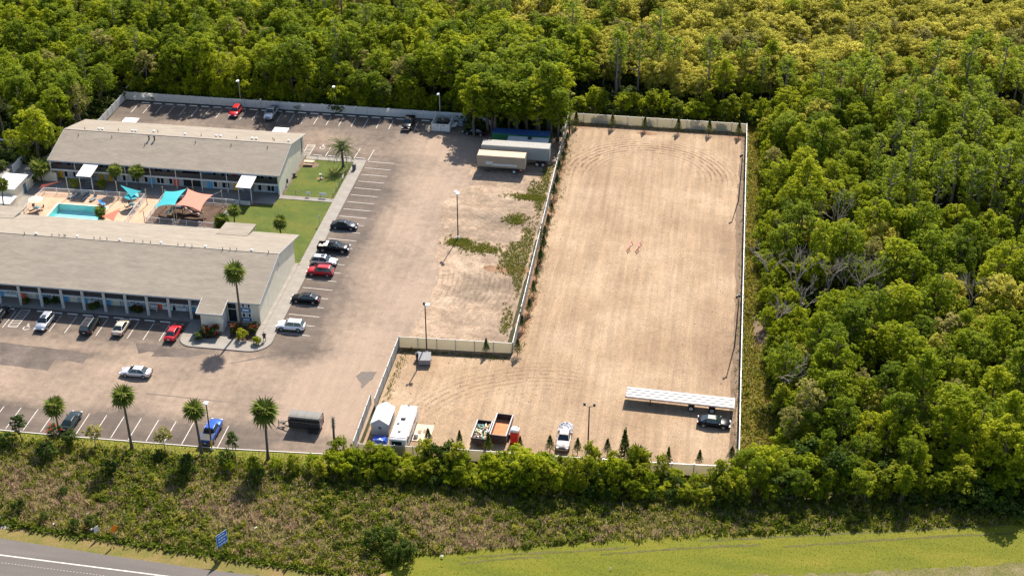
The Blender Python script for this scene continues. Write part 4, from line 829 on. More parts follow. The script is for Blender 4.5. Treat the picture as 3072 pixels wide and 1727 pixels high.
bx0, by = KH(1005, 1090); bx1, _ = KH(1745, 1100); 
t1 = boxtrailer('cream box trailer with rusty roof parked in front of the grey one', bx0 + .1, bx1 + .6, by + 2.3, 2.5, 1.1, 3.6, m_tbox, m_troof, [2.6])
MB().box((0, 0, 0), (1.4, .02, .7)).build('faded_panel', M('faded_paint', (.50, .49, .47), .7, var=.08), t1, (-2.3, -1.30, 2.15)); MB().box((0, 0, 0), (4.9, .02, .45)).build('faded_panel', MATS['faded_paint'], t1, (.7, -1.30, 1.85))
MB().box((3.95, 0, 1.2), (.5, 2.3, .9)).build('lift_gate', M('orange_gate', (.55, .20, .10), .7), t1)
bx0, by = KH(1090, 960); bx1, _ = KH(2185, 985)
t2 = boxtrailer('long grey box trailer with leaf litter and tree shade in its roof colour', bx0 - .1, bx1, by + 2.6, 2.6, 1.25, 4.0, m_gbox, m_groof, [4.3, 5.5])
# green container behind, white container between
gx0 = KH(1265, 440, 2.5)[0]; gx1 = KH(2190, 470, 2.5)[0]; gy = KH(1500, 440, 2.6)[1]
gc = empty('shipping_container', ((gx0 + gx1) / 2, gy + 1.2, .03), 0, 'green ribbed container with blue roof under the trees', 'container'); Lg = gx1 - gx0
MB().box((0, 0, 1.3), (Lg, 2.4, 2.5)).build('shell', M('container_green', (.012, .16, .055), .6, var=.12), gc); MB().box((0, 0, 2.6), (Lg + .04, 2.44, .1)).build('roof', M('container_blue', (.02, .07, .20), .6, var=.3, scale=2), gc)
rib = MB().box((0, 0, 0), (.09, .06, 2.2)).mesh('rib', MATS['container_green'])
for i in range(int(Lg / .28)): put('rib', rib, gc, (-Lg / 2 + .2 + i * .28, -1.22, 1.3))
for s in (-1, 1): MB().box((s * (Lg / 2 - .06), 0, 1.3), (.16, 2.46, 2.66)).build('corner_frame', MATS['container_green'], gc)
wx0 = KH(1520, 530, 2.6)[0]; wx1 = KH(2170, 560, 2.6)[0]; wy = KH(1800, 570, 2.6)[1]
wc = empty('office_trailer', ((wx0 + wx1) / 2, wy + 1.0, .03), 0, 'white roofed office trailer squeezed between container and grey trailer', 'trailer')
MB().box((0, 0, 1.45), (wx1 - wx0, 2.2, 2.3)).build('shell', m_gbox, wc); MB().box((0, 0, 2.65), (wx1 - wx0 + .1, 2.3, .1)).build('roof', M('pale_roof', (.40, .40, .39), .6), wc); bev(MB().box((.3, .3, 2.85), (.75, .75, .35)).build('roof_unit', m_rail, wc), .04)
for s in (-1, 1): wheel(wc, 1.0, s * .95, .36, .25, s)

# livestock trailer
la = KL(500, 700); lb = KL(1100, 760); lt = empty('livestock_trailer', (*KL(815, 705, 0.0), .03), R_(-1), 'dark slatted livestock trailer with tongue on the car park', 'trailer')
m_blk = M('black_steel', (.022, .02, .022), .55, var=.3); m_lroof = M('grey_green_roof', (.10, .09, .078), .6, var=.12, scale=.8); LL, LW, LH = 4.7, 2.0, 2.55
MB().box((0, 0, .62), (LL, LW, .12)).build('floor', m_blk, lt)
rf = MB(); pr = [(-LW / 2, LH - .25), (-LW / 2 + .12, LH - .06), (-LW / 4, LH + .02), (0, LH + .05), (LW / 4, LH + .02), (LW / 2 - .12, LH - .06), (LW / 2, LH - .25)]
rf.loft([[(x, y, z) for y, z in pr] + [(x, y * .97, z - .06) for y, z in pr[::-1]] for x in (-LL / 2, -LL / 2 + LL * .25)], smooth=False)
ro = None
for i in range(4):
    rf = MB(); xa = -LL / 2 + LL * i / 4; xb = xa + LL / 4 - .02
    rf.loft([[(x, y, z) for y, z in pr] + [(x, y * .97, z - .06) for y, z in pr[::-1]] for x in (xa, xb)], smooth=False); fixn(rf.build('roof_sheet', m_lroof, lt))
for s in (-1, 1):
    MB().box((0, s * LW / 2, .95), (LL, .05, .7)).build('lower_side', m_blk, lt)
    for z in (1.5, 1.78, 2.06): MB().box((0, s * LW / 2, z), (LL, .05, .14)).build('side_slat', m_blk, lt)
    for i in range(6): MB().box((-LL / 2 + LL * i / 5, s * LW / 2, 1.5), (.09, .09, 1.75)).build('upright', m_blk, lt)
    for x in (.9, 1.75): wheel(lt, x, s * (LW / 2 + .14), .36, .24, s, m_blk)
    MB().box((1.3, s * (LW / 2 + .15), .8), (1.9, .32, .06)).build('mudguard', m_blk, lt)
    MB().bar((-LL / 2, s * .75, .6), (-LL / 2 - 1.9, 0, .6), .12).build('tongue_bar', m_blk, lt)
MB().box((-LL / 2, 0, 1.2), (.06, LW, 1.3)).build('nose_panel', m_blk, lt)
for z in (.9, 1.3, 1.7, 2.1): MB().box((LL / 2, 0, z), (.05, LW, .14)).build('gate_slat', M('pink_steel', (.17, .10, .10), .6), lt)
MB().bar((-LL / 2 - 1.9, 0, 0), (-LL / 2 - 1.9, 0, .95), .1).build('jack', m_blk, lt); MB().box((-LL / 2 - 1.0, 0, .72), (.35, .5, .2)).build('tool_tray', m_blk, lt)

# travel trailer (RV), shed, blue covered cart
m_rvw = M('rv_white', (.58, .56, .54), .4, var=.05); m_rvr = M('rv_roof', (.52, .505, .49), .6, var=.04, scale=.7)
ra = np.array(KI(750, 880, 0)); rv = empty('travel_trailer', (*KI(745, 1015, .0), .04), 0, 'white travel trailer with roof vents and spare wheel beside the shed', 'travel trailer')
rv.location = (KI(735, 720, 2.7)[0] + .35, 166.6, .04); Wv, Lv, Hv = 2.45, 8.6, 2.75
prf = [(-Lv / 2, .5), (Lv / 2, .5), (Lv / 2, Hv - .5), (Lv / 2 - .3, Hv - .06), (-Lv / 2 + .25, Hv - .06), (-Lv / 2, Hv - .2)]
b = MB(); b.add([(-Wv / 2, y, z) for y, z in prf] + [(Wv / 2, y, z) for y, z in prf], [tuple(range(5, -1, -1)), tuple(range(6, 12))] + [(i, (i + 1) % 6, 6 + (i + 1) % 6, 6 + i) for i in range(6)]); bev(fixn(b.build('shell', m_rvw, rv)), .05)
bev(MB().box((0, -.02, Hv - .02), (Wv - .1, Lv - .75, .09)).build('roof', m_rvr, rv), .03)
for x, y, w_, h_, hz, mt in ((-.05, 3.85, .38, .38, .08, m_plastic), (-.15, .95, .75, .95, .3, m_rvw), (-.15, .35, .6, .2, .24, m_plastic), (-.65, -.75, .42, .35, .12, m_plastic), (-.7, .05, .45, .12, .05, m_chrome), (.75, -1.5, .32, .2, .1, m_rvw), (-.1, -2.6, .42, .38, .12, m_plastic), (-.35, 2.4, .08, 1.1, .06, m_drk)): bev(MB().box((x, y, Hv + hz / 2), (w_, h_, hz)).build('roof_vent', mt, rv), .02)
pn = MB().box((-.15, -Lv / 2 - .03, 2.0), (1.45, .04, .6)).build('rear_window', m_cglass, rv)
MB().box((0, -Lv / 2 - .04, .72), (Wv * .9, .04, .4)).build('silver_band', m_chrome, rv)
sp = MB().cyl((.15, -Lv / 2 - .25, 1.0), (.15, -Lv / 2 - .03, 1.0), .38, n=18).build('spare_wheel', m_tyre, rv); MB().cyl((.15, -Lv / 2 - .27, 1.0), (.15, -Lv / 2 - .24, 1.0), .22, n=14).build('rim', M('yellowed_rim', (.55, .48, .3), .5), sp)
for y in (-2.9, -.6, 1.6): MB().box((Wv / 2 + .02, y, 1.8), (.04, 1.2, .6)).build('side_window', m_cglass, rv)
MB().box((Wv / 2 + .02, .5, 1.5), (.04, .7, 1.8)).build('door', M('rv_door', (.6, .58, .55), .5), rv)
aw = MB().cyl((Wv / 2 + .12, -3.4, Hv - .15), (Wv / 2 + .12, 3.2, Hv - .15), .09, n=8).build('awning_roll', M('awning', (.35, .32, .30), .7), rv)
for y in (-3.3, 3.1): MB().bar((Wv / 2 + .1, y, .9), (Wv / 2 + .1, y, Hv - .2), .05).build('awning_arm', m_chrome, rv)
for y in (-.5, .5):
    for s in (-1, 1): wheel(rv, 0, 0, .34, .24, s); o = rv.children[-1]; o.location = (s * (Wv / 2 - .1), y, .34); o.rotation_euler = (0, 0, PI / 2 * -s if False else PI / 2); 
for s in (-1, 1): MB().bar((s * .7, Lv / 2, .55), (0, Lv / 2 + 1.2, .55), .1).build('tongue_bar', m_blk, rv)
sh = empty('storage_shed', (KI(370, 900, 0)[0] - .1, 168.5, .04), 0, 'white gabled storage shed beside the travel trailer', 'shed'); m_shed = M('shed_siding', (.50, .50, .49), .7, var=.04); m_shroof = M('shed_roof', (.48, .48, .50), .5, var=.03)
Ws, Ls, He, Hr = 2.5, 4.2, 2.1, 2.95
b = MB(); pf = [(-Ws / 2, 0), (Ws / 2, 0), (Ws / 2, He), (0, Hr - .1), (-Ws / 2, He)]
b.add([(x, -Ls / 2, z) for x, z in pf] + [(x, Ls / 2, z) for x, z in pf], [(0, 1, 2, 3, 4), (9, 8, 7, 6, 5)] + [(i, (i + 1) % 5, 5 + (i + 1) % 5, 5 + i) for i in range(5)]); fixn(b.build('wall', m_shed, sh))
for s in (-1, 1):
    b = MB(); vs = [(0, -Ls / 2 - .15, Hr), (0, Ls / 2 + .15, Hr), (s * (Ws / 2 + .15), Ls / 2 + .15, He - .05), (s * (Ws / 2 + .15), -Ls / 2 - .15, He - .05)]
    b.add(vs + [(x, y, z - .08) for x, y, z in vs], [(0, 1, 2, 3), (7, 6, 5, 4), (0, 4, 5, 1), (1, 5, 6, 2), (2, 6, 7, 3), (3, 7, 4, 0)]); fixn(b.build('roof_slope', m_shroof, sh))
wn_ = MB().box((0, -Ls / 2 - .02, 1.35), (.62, .05, .55)).build('window', m_frame, sh); MB().box((0, -Ls / 2 - .05, 1.22), (.48, .03, .2)).build('pane', m_cglass, wn_); MB().box((0, -Ls / 2 - .05, 1.48), (.48, .03, .14)).build('pane', m_cglass, wn_)
for s in (-1, 1): MB().box((s * Ws / 2, -Ls / 2 - .01, He / 2), (.1, .06, He)).build('corner_trim', m_white, sh)
bt = empty('covered_cart', (KI(355, 960, .5)[0], 164.6, .04), 0, 'low cart under a blue tarpaulin in front of the shed', 'cart')
b = MB(); rr = random.Random(3); n1, n2 = 8, 6
b.add([(-1.15 + 2.3 * i / n1, -.8 + 1.6 * j / n2, (.25 if i in (0, n1) or j in (0, n2) else .85) + rr.uniform(-.06, .06)) for i in range(n1 + 1) for j in range(n2 + 1)], [(i * (n2 + 1) + j, (i + 1) * (n2 + 1) + j, (i + 1) * (n2 + 1) + j + 1, i * (n2 + 1) + j + 1) for i in range(n1) for j in range(n2)])
b.build('tarpaulin', M('blue_tarp', (.015, .07, .36), .45, var=.3, scale=3), bt)
for s in (-1, 1): wheel(bt, s * .7, -.3, .28, .2, -1)
MB().box((0, 0, .35), (1.9, 1.3, .3)).build('cart_bed', m_drk, bt)
for x, lab in ((KI(235, 950, .3)[0], 'white bucket beside the blue covered cart'),):
    o = MB().cyl((0, 0, 0), (0, 0, .45), .2, .23, n=12).build('bucket', m_white, None, (x, 163.3, .04)); tag(o, lab, 'bucket')
pl_ = empty('timber_platform', (*KI(1220, 770), .05), 0, 'flat weathered timber platform beside the travel trailer', 'platform'); m_wood = M('grey_wood', (.48, .38, .28), .85, var=.12)
for i in range(12): MB().box((0, -1.9 + i * .34, .05), (2.6, .31, .08)).build('plank', m_wood, pl_)
for x, y in ((-.55, .1), (.25, .35)): MB().box((x, y, .11), (.55, .8, .04)).build('mat', M('brown_mat', (.22, .13, .08), .8), pl_)
o = MB().cyl((0, 0, 0), (0, 0, .5), .32, .30, n=14).ball((0, 0, .5), .3, 12, rz=.1).build('white_drum', m_white, None, (*KI(1085, 850), .13)); tag(o, 'white drum on the timber platform', 'drum')

# two dump trailers, toilet cabin, dumpster
def dump(label, x, y, W, L, z0, h, fill):
    rt = empty('dump_trailer', (x, y, .04), R_(-3), label, 'trailer'); m_rust = M('rust_floor', (.40, .15, .055), .85, var=.25, scale=1.2)
    m_dw = M('dump_steel', (.035, .022, .026), .6, var=.3)
    MB().box((0, 0, z0), (W, L, .12)).build('floor', m_rust, rt)
    for s in (-1, 1): MB().box((s * W / 2, 0, z0 + h / 2), (.09, L, h)).build('side_wall', M('dump_side', (.16, .14, .14), .6), rt)
    for s in (-1, 1): MB().box((0, s * L / 2, z0 + h / 2), (W, .09, h)).build('end_wall', m_dw, rt)
    for s in (-1, 1): MB().box((s * W / 2, 0, z0 + h), (.16, L, .1)).build('top_rail', M('dump_rail', (.30, .28, .28), .6), rt)
    MB().box((0, 0, z0 - .25), (.8, L + .2, .2)).build('frame', m_drk, rt)
    for s in (-1, 1):
        for yy in (-.5, .4): wh = MB().cyl((-.12, 0, 0), (.12, 0, 0), .36, n=16).build('wheel', m_tyre, rt, (s * (W / 2 + .18), yy, .36)); MB().cyl((s * .13, 0, 0), (s * .1, 0, 0), .2, n=12).build('rim', m_rim, wh)
        MB().box((s * (W / 2 + .18), -.05, .8), (.3, 1.9, .06)).build('mudguard', m_dw, rt)
    return rt
x1, y1 = K9(1105, 1270); d1 = dump('dump trailer filled with scrap and timber', x1 + .1, y1 + 2.4, 2.2, 4.4, .75, 1.0, True)
rr = random.Random(11); jm = [M('scrap_white', (.7, .68, .6), .7), M('scrap_tan', (.5, .36, .18), .8), M('scrap_teal', (.05, .22, .18), .7), M('scrap_brown', (.18, .10, .07), .8), M('scrap_black', (.02, .02, .02), .7)]
for i in range(90):
    a = rr.uniform(0, PI); L = rr.uniform(.3, 1.2); x, y = rr.uniform(-.8, .8), rr.uniform(-1.75, 1.6)
    o = MB().bar((-L / 2, 0, 0), (L / 2, 0, rr.uniform(-.2, .3)), rr.uniform(.06, .22), rr.uniform(.04, .15)).build('scrap_piece', rr.choice(jm), None, (x1 + .1 + x, y1 + 2.4 + y, .04 + rr.uniform(.95, 1.45)), a); tag(o, 'piece of scrap heaped in the dump trailer', 'scrap', 'scrap heaped in the dump trailer')
x2, y2 = K9(1300, 1265); d2 = dump('empty dump trailer with rusty orange floor', x2 - .05, y2 + 3.4, 2.35, 5.2, .7, 1.05, False)
MB().box((0, 2.95, 1.0), (2.35, .1, .5)).build('front_frame', m_drk, d2); MB().box((0, 2.8, 1.1), (.7, .5, .35)).build('pump_box', m_drk, d2)
for s in (-1, 1): MB().bar((s * .8, 2.6, .6), (0, 4.2, .5), .12).build('tongue_bar', m_drk, d2)
tx, ty = K9(1455, 1235); tl = empty('portable_toilet', (tx, ty + .75, .04), R_(-4), 'red portable toilet with white domed roof', 'portable toilet'); m_tred = M('toilet_red', (.60, .02, .012), .5, var=.05)
bev(MB().box((0, 0, 1.1), (1.15, 1.15, 2.1)).build('cabin', m_tred, tl), .05); MB().box((0, 0, .06), (1.25, 1.3, .12)).build('skid', m_plastic, tl)
rf = MB(); rf.loft([[(x, -.6, 2.15 + z) , (x, .6, 2.15 + z)] for x, z in ((-.6, 0), (-.5, .16), (-.2, .28), (.2, .28), (.5, .16), (.6, 0))], closed=False, caps=False); rf.add([(x, -.6, 2.15 + z) for x, z in ((-.6, 0), (-.5, .16), (-.2, .28), (.2, .28), (.5, .16), (.6, 0))], [(0, 1, 2, 3, 4, 5)]); rf.add([(x, .6, 2.15 + z) for x, z in ((-.6, 0), (-.5, .16), (-.2, .28), (.2, .28), (.5, .16), (.6, 0))], [(5, 4, 3, 2, 1, 0)]); fixn(rf.build('roof', m_white, tl))
MB().box((0, -.59, 1.05), (.8, .04, 1.85)).build('door', m_tred, tl); MB().cyl((.4, .4, 2.2), (.4, .4, 2.75), .05, n=8).build('vent_pipe', m_plastic, tl)
for k in range(3): MB().box((0, -.3 + k * .3, 2.44), (1.0, .05, .03)).build('roof_rib', m_frame, tl)
gx, gy2 = K9(565, 455); gd = empty('grey_dumpster', (gx, gy2 + .8, .04), R_(8), 'grey wheeled dumpster with slanted lid near the inner fence', 'dumpster'); m_gd = M('dumpster_grey', (.22, .21, .22), .6, var=.1)
b = MB(); pf = [(-.75, .15), (.75, .15), (.85, 1.5), (-.85, 1.15)]; b.add([(-.95, y, z) for y, z in pf] + [(.95, y, z) for y, z in pf], [(3, 2, 1, 0), (4, 5, 6, 7)] + [(i, (i + 1) % 4, 4 + (i + 1) % 4, 4 + i) for i in range(4)]); bev(fixn(b.build('bin', m_gd, gd)), .04)
for s in (-1, 1): b = MB(); b.add([(s * .05, -.92, 1.17), (s * .97, -.92, 1.17), (s * .97, .9, 1.56), (s * .05, .9, 1.56)], [(0, 1, 2, 3)]); o = b.build('lid', M('lid_grey', (.10, .10, .11), .5), gd)
for s in (-1, 1): MB().box((s * 1.02, 0, .85), (.14, .7, .16)).build('fork_pocket', m_drk, gd)
for x in (-.7, .7):
    for y in (-.55, .55): MB().cyl((x - .04, y, .1), (x + .04, y, .1), .1, n=10).build('caster', m_tyre, gd)
tb = empty('trash_can', (*K9(512, 390), .04), 0, 'black round trash can beside the grey dumpster', 'trash can')
MB().cyl((0, 0, 0), (0, 0, 1.15), .38, .46, n=16).build('can', m_plastic, tb); MB().cyl((0, 0, 1.15), (0, 0, 1.22), .48, .48, n=16).ball((0, 0, 1.22), .45, 12, rz=.2).build('lid', M('lid_grey2', (.06, .06, .065), .5), tb)
# ================================================================== lamps, signs, small things
m_pole = M('dark_pole', (.06, .045, .04), .7, var=.2); m_lampbox = M('lamp_box', (.72, .73, .74), .4); m_lampblk = M('lamp_black', (.015, .015, .017), .5); m_conc = M('stop_concrete', (.62, .59, .53), .85, var=.08)
def lamp(label, x, y, h, heads, pole=m_pole, base=True):
    rt = empty('lamp_post', (x, y, .02), 0, label, 'lamp post')
    MB().cyl((0, 0, 0), (0, 0, h), .12, .085, n=10).build('pole', pole, rt)
    if base: MB().cyl((0, 0, 0), (0, 0, .5), .26, .24, n=12).build('base', m_conc, rt)
    for dx, dy, kind in heads:
        arm = MB().bar((0, 0, h - .1), (dx * .9, dy * .9, h + .05), .06).build('arm', pole, rt)
        if kind == 'box': bev(MB().box((dx, dy, h + .12), (.55, .75, .22)).build('lamp_head', m_lampbox, rt), .03)
        else: bev(MB().box((dx, dy, h + .32), (.32, .22, .5)).build('lamp_head', m_lampblk, rt), .03)
    return rt
lamp('lamp post with two white heads in the dirt yard weeds', -43.5, 225.4, 9.2, [(-.25, .3, 'box'), (.15, -.3, 'box')])
lamp('lamp post behind the inner slatted fence by the dumpster', -41.8, 188.3, 8.9, [(-.2, .15, 'blk'), (.35, .2, 'box')])
lx, ly = KA(392, 850); lamp('twin headed black lamp post at the hedge side of the gravel lot', lx, ly, 7.6, [(-.7, 0, 'blk'), (.7, 0, 'blk')], base=False)
lamp('lamp post with black head at the far part of the wood side fence', 6.3, 247.6, 9, [(-.35, 0, 'blk'), (-.1, .35, 'blk')], base=False)
lamp('lamp post with black head at the middle of the wood side fence', 6.5, 197.5, 9, [(-.35, 0, 'blk'), (.0, .35, 'blk')], base=False)
fx, fy = K7(2195, 790); lamp('leaning yellow footed lamp post beside the blue pickup', fx, fy, 8.2, [(0, 0, 'box')])
MB().cyl((fx, fy, .5), (fx, fy, 1.8), .135, .13, n=10).build('lamp_collar', m_yellow, None); tag(bpy.data.objects['lamp_collar'], 'yellow collar round the lamp post foot by the blue pickup', 'collar')
for px, py, hgt, lab in ((KK(1000, 0, 2.576)(850, 855), 0, 7.0, 'slim pale lamp post standing behind the white rear fence'),): lamp(lab, px[0], 275.6, 5.2, [(-.25, 0, 'box')], M('pale_pole', (.45, .43, .40), .6), False)
lamp('slim lamp post among trees behind the rear fence near the palm thicket', KK(1000, 0, 2.576)(50, 800)[0], 276.5, 5.0, [(-.25, 0, 'box')], MATS['pale_pole'], False)
lamp('slim lamp post among trees behind the red SUV', KK(0, 0, 2.342)(1720, 690)[0], 276.5, 5.0, [(-.25, 0, 'box')], MATS['pale_pole'], False)
up = empty('utility_pole', (K3(1052, 470)[0], K3(1052, 470)[1], .03), 0, 'tall wooden utility pole at the far corner of the yard fence', 'utility pole'); MB().cyl((0, 0, 0), (0, 0, 9.5), .16, .11, n=10).build('pole', m_pole, up); MB().box((0, 0, 8.9), (1.8, .1, .12)).build('crossarm', m_pole, up)
# overhead wire with pale markers beyond the fence corner
a, c_ = Vector((-125.2, 275.2, 2.4)), Vector((-120.5, 284, 7.5)); o = MB().tube([a + (c_ - a) * t + Vector((0, 0, -.8 * t * (1 - t))) for t in np.linspace(0, 1, 9)], [.035] * 9, 6).build('overhead_wire', m_lampbox); tag(o, 'pale sagging wire rising from the rear fence corner', 'wire')
# wheel stops
wst = bev(MB().box((0, 0, .07), (1.85, .18, .14), taper=.9).build('wheel_stop', m_conc, None, (0, 0, -5)), .02).data; bpy.data.objects.remove(bpy.data.objects['wheel_stop'])
def stops(pts, label, group, rz=0):
    for x, y in pts: tag(put('wheel_stop', wst, None, (x, y, .022), rz), label, 'wheel stop', group)
stops([(-120.45 + i * 2.665, 273.55) for i in range(24) if i not in (22,)], 'concrete wheel stop in front of the white rear fence', 'wheel stops along the rear fence')
stops([(-107.4 + i * 2.667, 190.95) for i in range(9) if i not in (0,)] + [(-107.4, 191.0), (-113.2, 191.0)], 'concrete wheel stop in the shade before the motel pilasters', 'wheel stops before the motel')
stops([(-77.3, 254.25), (-74.3, 254.25), (-71.3, 254.25), (-68.5, 254.2)], 'concrete wheel stop along the dog lawn path', 'wheel stops along the dog lawn path')
# road signs
def sign(name, label, x, y, h, w_, hh, mat, rz, cat='sign', lines=0, post=None, tilt=0.0):
    rt = empty(name, (x, y, .02), rz, label, cat)
    MB().bar((0, 0, 0), (0, 0, h + hh * .5), .07).build('post', post or m_post, rt)
    pl_ = MB().box((0, -.06, h + hh / 2), (w_, .03, hh)).build('sign_plate', mat, rt)
    if lines:
        MB().box((0, -.07, h + hh / 2), (w_ + .08, .015, hh + .08)).build('sign_border', m_frame, rt); pl_.location.y = -.025
        for k in range(lines):
            x0 = -w_ * .38
            for q in range(3 + k % 2): L = w_ * (.14 + .05 * ((k + q) % 3)); MB().box((x0 + L / 2, -.10, h + hh * (.86 - k * .72 / max(1, lines - 1))), (L, .012, hh * .09)).build('lettering', m_frame, pl_); x0 += L + w_ * .05
    return rt
m_sblue = M('road_sign_blue', (.015, .16, .52), .5, var=.06); m_sor = M('road_sign_orange', (.80, .19, .01), .5); m_grn = M('road_sign_green', (.02, .22, .12), .5)
sign('road_sign', 'blue information road sign with white lettering on a post', -59.0, 138.3, 1.6, 1.7, 2.0, m_sblue, R_(60), lines=4)
so_ = empty('road_sign', (-73.9, 138.6, .02), R_(62), 'orange diamond road sign seen nearly edge on', 'sign'); MB().bar((0, 0, 0), (0, 0, 2.6), .07).build('post', m_post, so_)
b = MB(); b.add([(0, -.06, 1.55), (.62, -.06, 2.17), (0, -.06, 2.8), (-.62, -.06, 2.17), (0, -.03, 1.55), (.62, -.03, 2.17), (0, -.03, 2.8), (-.62, -.03, 2.17)], [(0, 1, 2, 3), (7, 6, 5, 4), (0, 4, 5, 1), (1, 5, 6, 2), (2, 6, 7, 3), (3, 7, 4, 0)]); b.build('sign_plate', m_sor, so_)
sign('road_sign', 'small white road sign near the orange diamond sign', -76.6, 138.9, 1.0, .7, .9, m_white, R_(60))
sign('road_sign', 'white sign post by the concrete pad at the verge', KB(5, 470)[0] - .3, KB(5, 470)[1] + .4, 1.2, .7, 1.0, m_white, R_(60))
sign('parking_sign', 'small pale sign on a post by the garden lawn sidewalk', *K5(1133, 235), 1.5, .32, .5, m_white, 0)
sign('parking_sign', 'small green sign on a thin post behind the rear fence', K2(285, 330)[0], 274.1, 2.0, .35, .5, m_frame, 0)
structure(MB().prism(jag([KB(0, 430), KB(95, 435), KB(60, 475), KB(0, 480)], .1, .6, 2), 0, .01).build('concrete_pad', m_pad, None, (0, 0, .03)))
# red sawhorse frames on the gravel
for k, dx in enumerate((0, 1.55)):
    x, y = K3(1512, 1385); sw = empty('sawhorse', (x + dx, y + 1.6, .04), R_(-6), 'red trestle standing in the middle of the gravel lot', 'trestle', 'pair of red trestles on the gravel'); m_sr = M('trestle_red', (.42, .02, .02), .6)
    MB().bar((0, -1.5, .75), (0, 1.5, .75), .11).build('beam', m_sr, sw)
    for yy in (-1.2, 1.2):
        for s in (-1, 1): MB().bar((s * .35, yy, 0), (0, yy, .75), .08).build('leg', m_sr, sw)
    MB().bar((-.2, -1.2, .35), (-.2, 1.2, .35), .06).build('brace', m_sr, sw)
# person on the forecourt
def person(x, y, rz):
    rt = empty('person', (x, y, .13), rz, 'person in dark shirt and shorts standing on the office forecourt', 'person')
    V = [(0, 0, .95), (0, 0, 1.15), (0, 0, 1.36), (0, .01, 1.48), (.10, 0, .86), (.13, -.02, .48), (.15, .04, .08), (.16, -.14, .04), (-.10, 0, .86), (-.12, .08, .48), (-.15, .16, .08), (-.16, 0, .04), (.2, 0, 1.4), (.27, -.04, 1.14), (.2, -.26, 1.06), (-.2, 0, 1.4), (-.28, -.02, 1.14), (-.22, -.24, 1.08), (.17, -.34, 1.05), (-.18, -.32, 1.08)]
    E = [(0, 1), (1, 2), (2, 3), (0, 4), (4, 5), (5, 6), (6, 7), (0, 8), (8, 9), (9, 10), (10, 11), (2, 12), (12, 13), (13, 14), (2, 15), (15, 16), (16, 17), (14, 18), (17, 19)]
    rad = [.155, .15, .16, .06, .105, .072, .045, .04, .105, .072, .045, .04, .07, .05, .036, .07, .05, .036, .03, .03]
    me = bpy.data.meshes.new('body'); me.from_pydata(V, E, []); skin = M('skin', (.42, .24, .16), .6); me.materials.append(skin); o = put('body', me, rt)
    sk = o.modifiers.new('skin', 'SKIN'); 
    for i, sv in enumerate(me.skin_vertices[0].data): sv.radius = (rad[i], rad[i] * .8); sv.use_root = (i == 0)
    ss = o.modifiers.new('sub', 'SUBSURF'); ss.levels = 1; ss.render_levels = 2
    MB().ball((0, 0, 1.6), .095, 12, rz=.125).box((0, -.1, 1.59), (.03, .03, .04)).box((.1, 0, 1.6), (.02, .04, .06)).box((-.1, 0, 1.6), (.02, .04, .06)).build('head', skin, rt)
    h = MB(); h.ball((0, .015, 1.635), .105, 12, rz=.105); h.build('hair', M('dark_hair', (.02, .014, .01), .7), rt)
    sh_ = M('dark_shirt', (.012, .013, .022), .85); b = MB()
    def ring(z, rx, ry, cx=0, cy=0): return [(cx + rx * math.cos(t), cy + ry * math.sin(t), z) for t in np.linspace(0, 2 * PI, 13)[:-1]]
    b.loft([ring(.93, .20, .15), ring(1.15, .185, .145), ring(1.36, .205, .15), ring(1.45, .12, .1)])
    for s in (-1, 1): b.cyl((s * .17, 0, 1.41), (s * .27, -.03, 1.18), .095, .085, n=10)
    b.build('shirt', sh_, rt); b = MB()
    for s, ky in ((1, -.01), (-1, .05)): b.cyl((s * .10, 0, .98), (s * .125, ky, .5), .135, .105, n=10)
    b.build('shorts', M('dark_shorts', (.02, .02, .024), .85), rt)
    for s, q in ((1, -.05), (-1, .08)): MB().box((s * .155, q, .05), (.1, .27, .1)).build('shoe', m_plastic, rt)
person(*K5(612, 1335), R_(20))
# picnic table, bins and the water post on the dog lawn
x, y = K2(725, 895); pt = empty('picnic_table', (x, y + .6, .05), R_(2), 'wooden picnic table on the dog lawn', 'picnic table'); m_pw = M('pale_wood', (.50, .38, .25), .8, var=.1)
for i in range(5): MB().box((0, -.36 + i * .18, .75), (1.9, .16, .05)).build('top_plank', m_pw, pt)
for s in (-1, 1):
    MB().box((0, s * .78, .45), (1.9, .28, .05)).build('bench', m_pw, pt)
    for q in (-1, 1): MB().bar((q * .65, s * .7, 0), (q * .65, s * .25, .74), .09).build('leg', m_pw, pt)
tag(MB().prism(jag([(x - 2.3 + 4.4 * math.cos(t) * .5 + 2.2, y + .6 + 1.5 * math.sin(t)) for t in np.linspace(0, 2 * PI, 16)[:-1]], .15, .5, 4), 0, .004, sides=False).build('soil_patch', MATS['brown_soil'], None, (0, 0, .054)), kind='structure')
x, y = K2(843, 1020); wp = empty('water_post', (x, y, .05), 0, 'slim teal pet fountain post on the dog lawn', 'fountain'); MB().cyl((0, 0, 0), (0, 0, 1.1), .09, .07, n=10).build('post', M('teal_post', (.05, .20, .20), .5), wp); MB().cyl((0, 0, .95), (0, 0, 1.05), .22, .24, n=12).build('bowl', m_rim, wp); MB().cyl((.18, -.1, .2), (.18, -.1, .32), .16, .18, n=12).build('low_bowl', m_rim, wp)
tag(MB().prism([(x + .8 * math.cos(t), y + .5 * math.sin(t)) for t in np.linspace(0, 2 * PI, 14)[:-1]], 0, .004, sides=False).build('soil_patch', m_mulchred, None, (0, 0, .054)), kind='structure')
x, y = K2(1168, 935); tc_ = empty('litter_bin', (x, y, .12), 0, 'dark square litter bin beside the dog lawn gate', 'litter bin'); bev(MB().box((0, 0, .5), (.62, .62, 1.0), taper=1.05).build('bin', M('bin_grey', (.09, .09, .095), .6), tc_), .04); bev(MB().box((0, 0, 1.08), (.7, .7, .14), taper=.8).build('lid', m_plastic, tc_), .03)
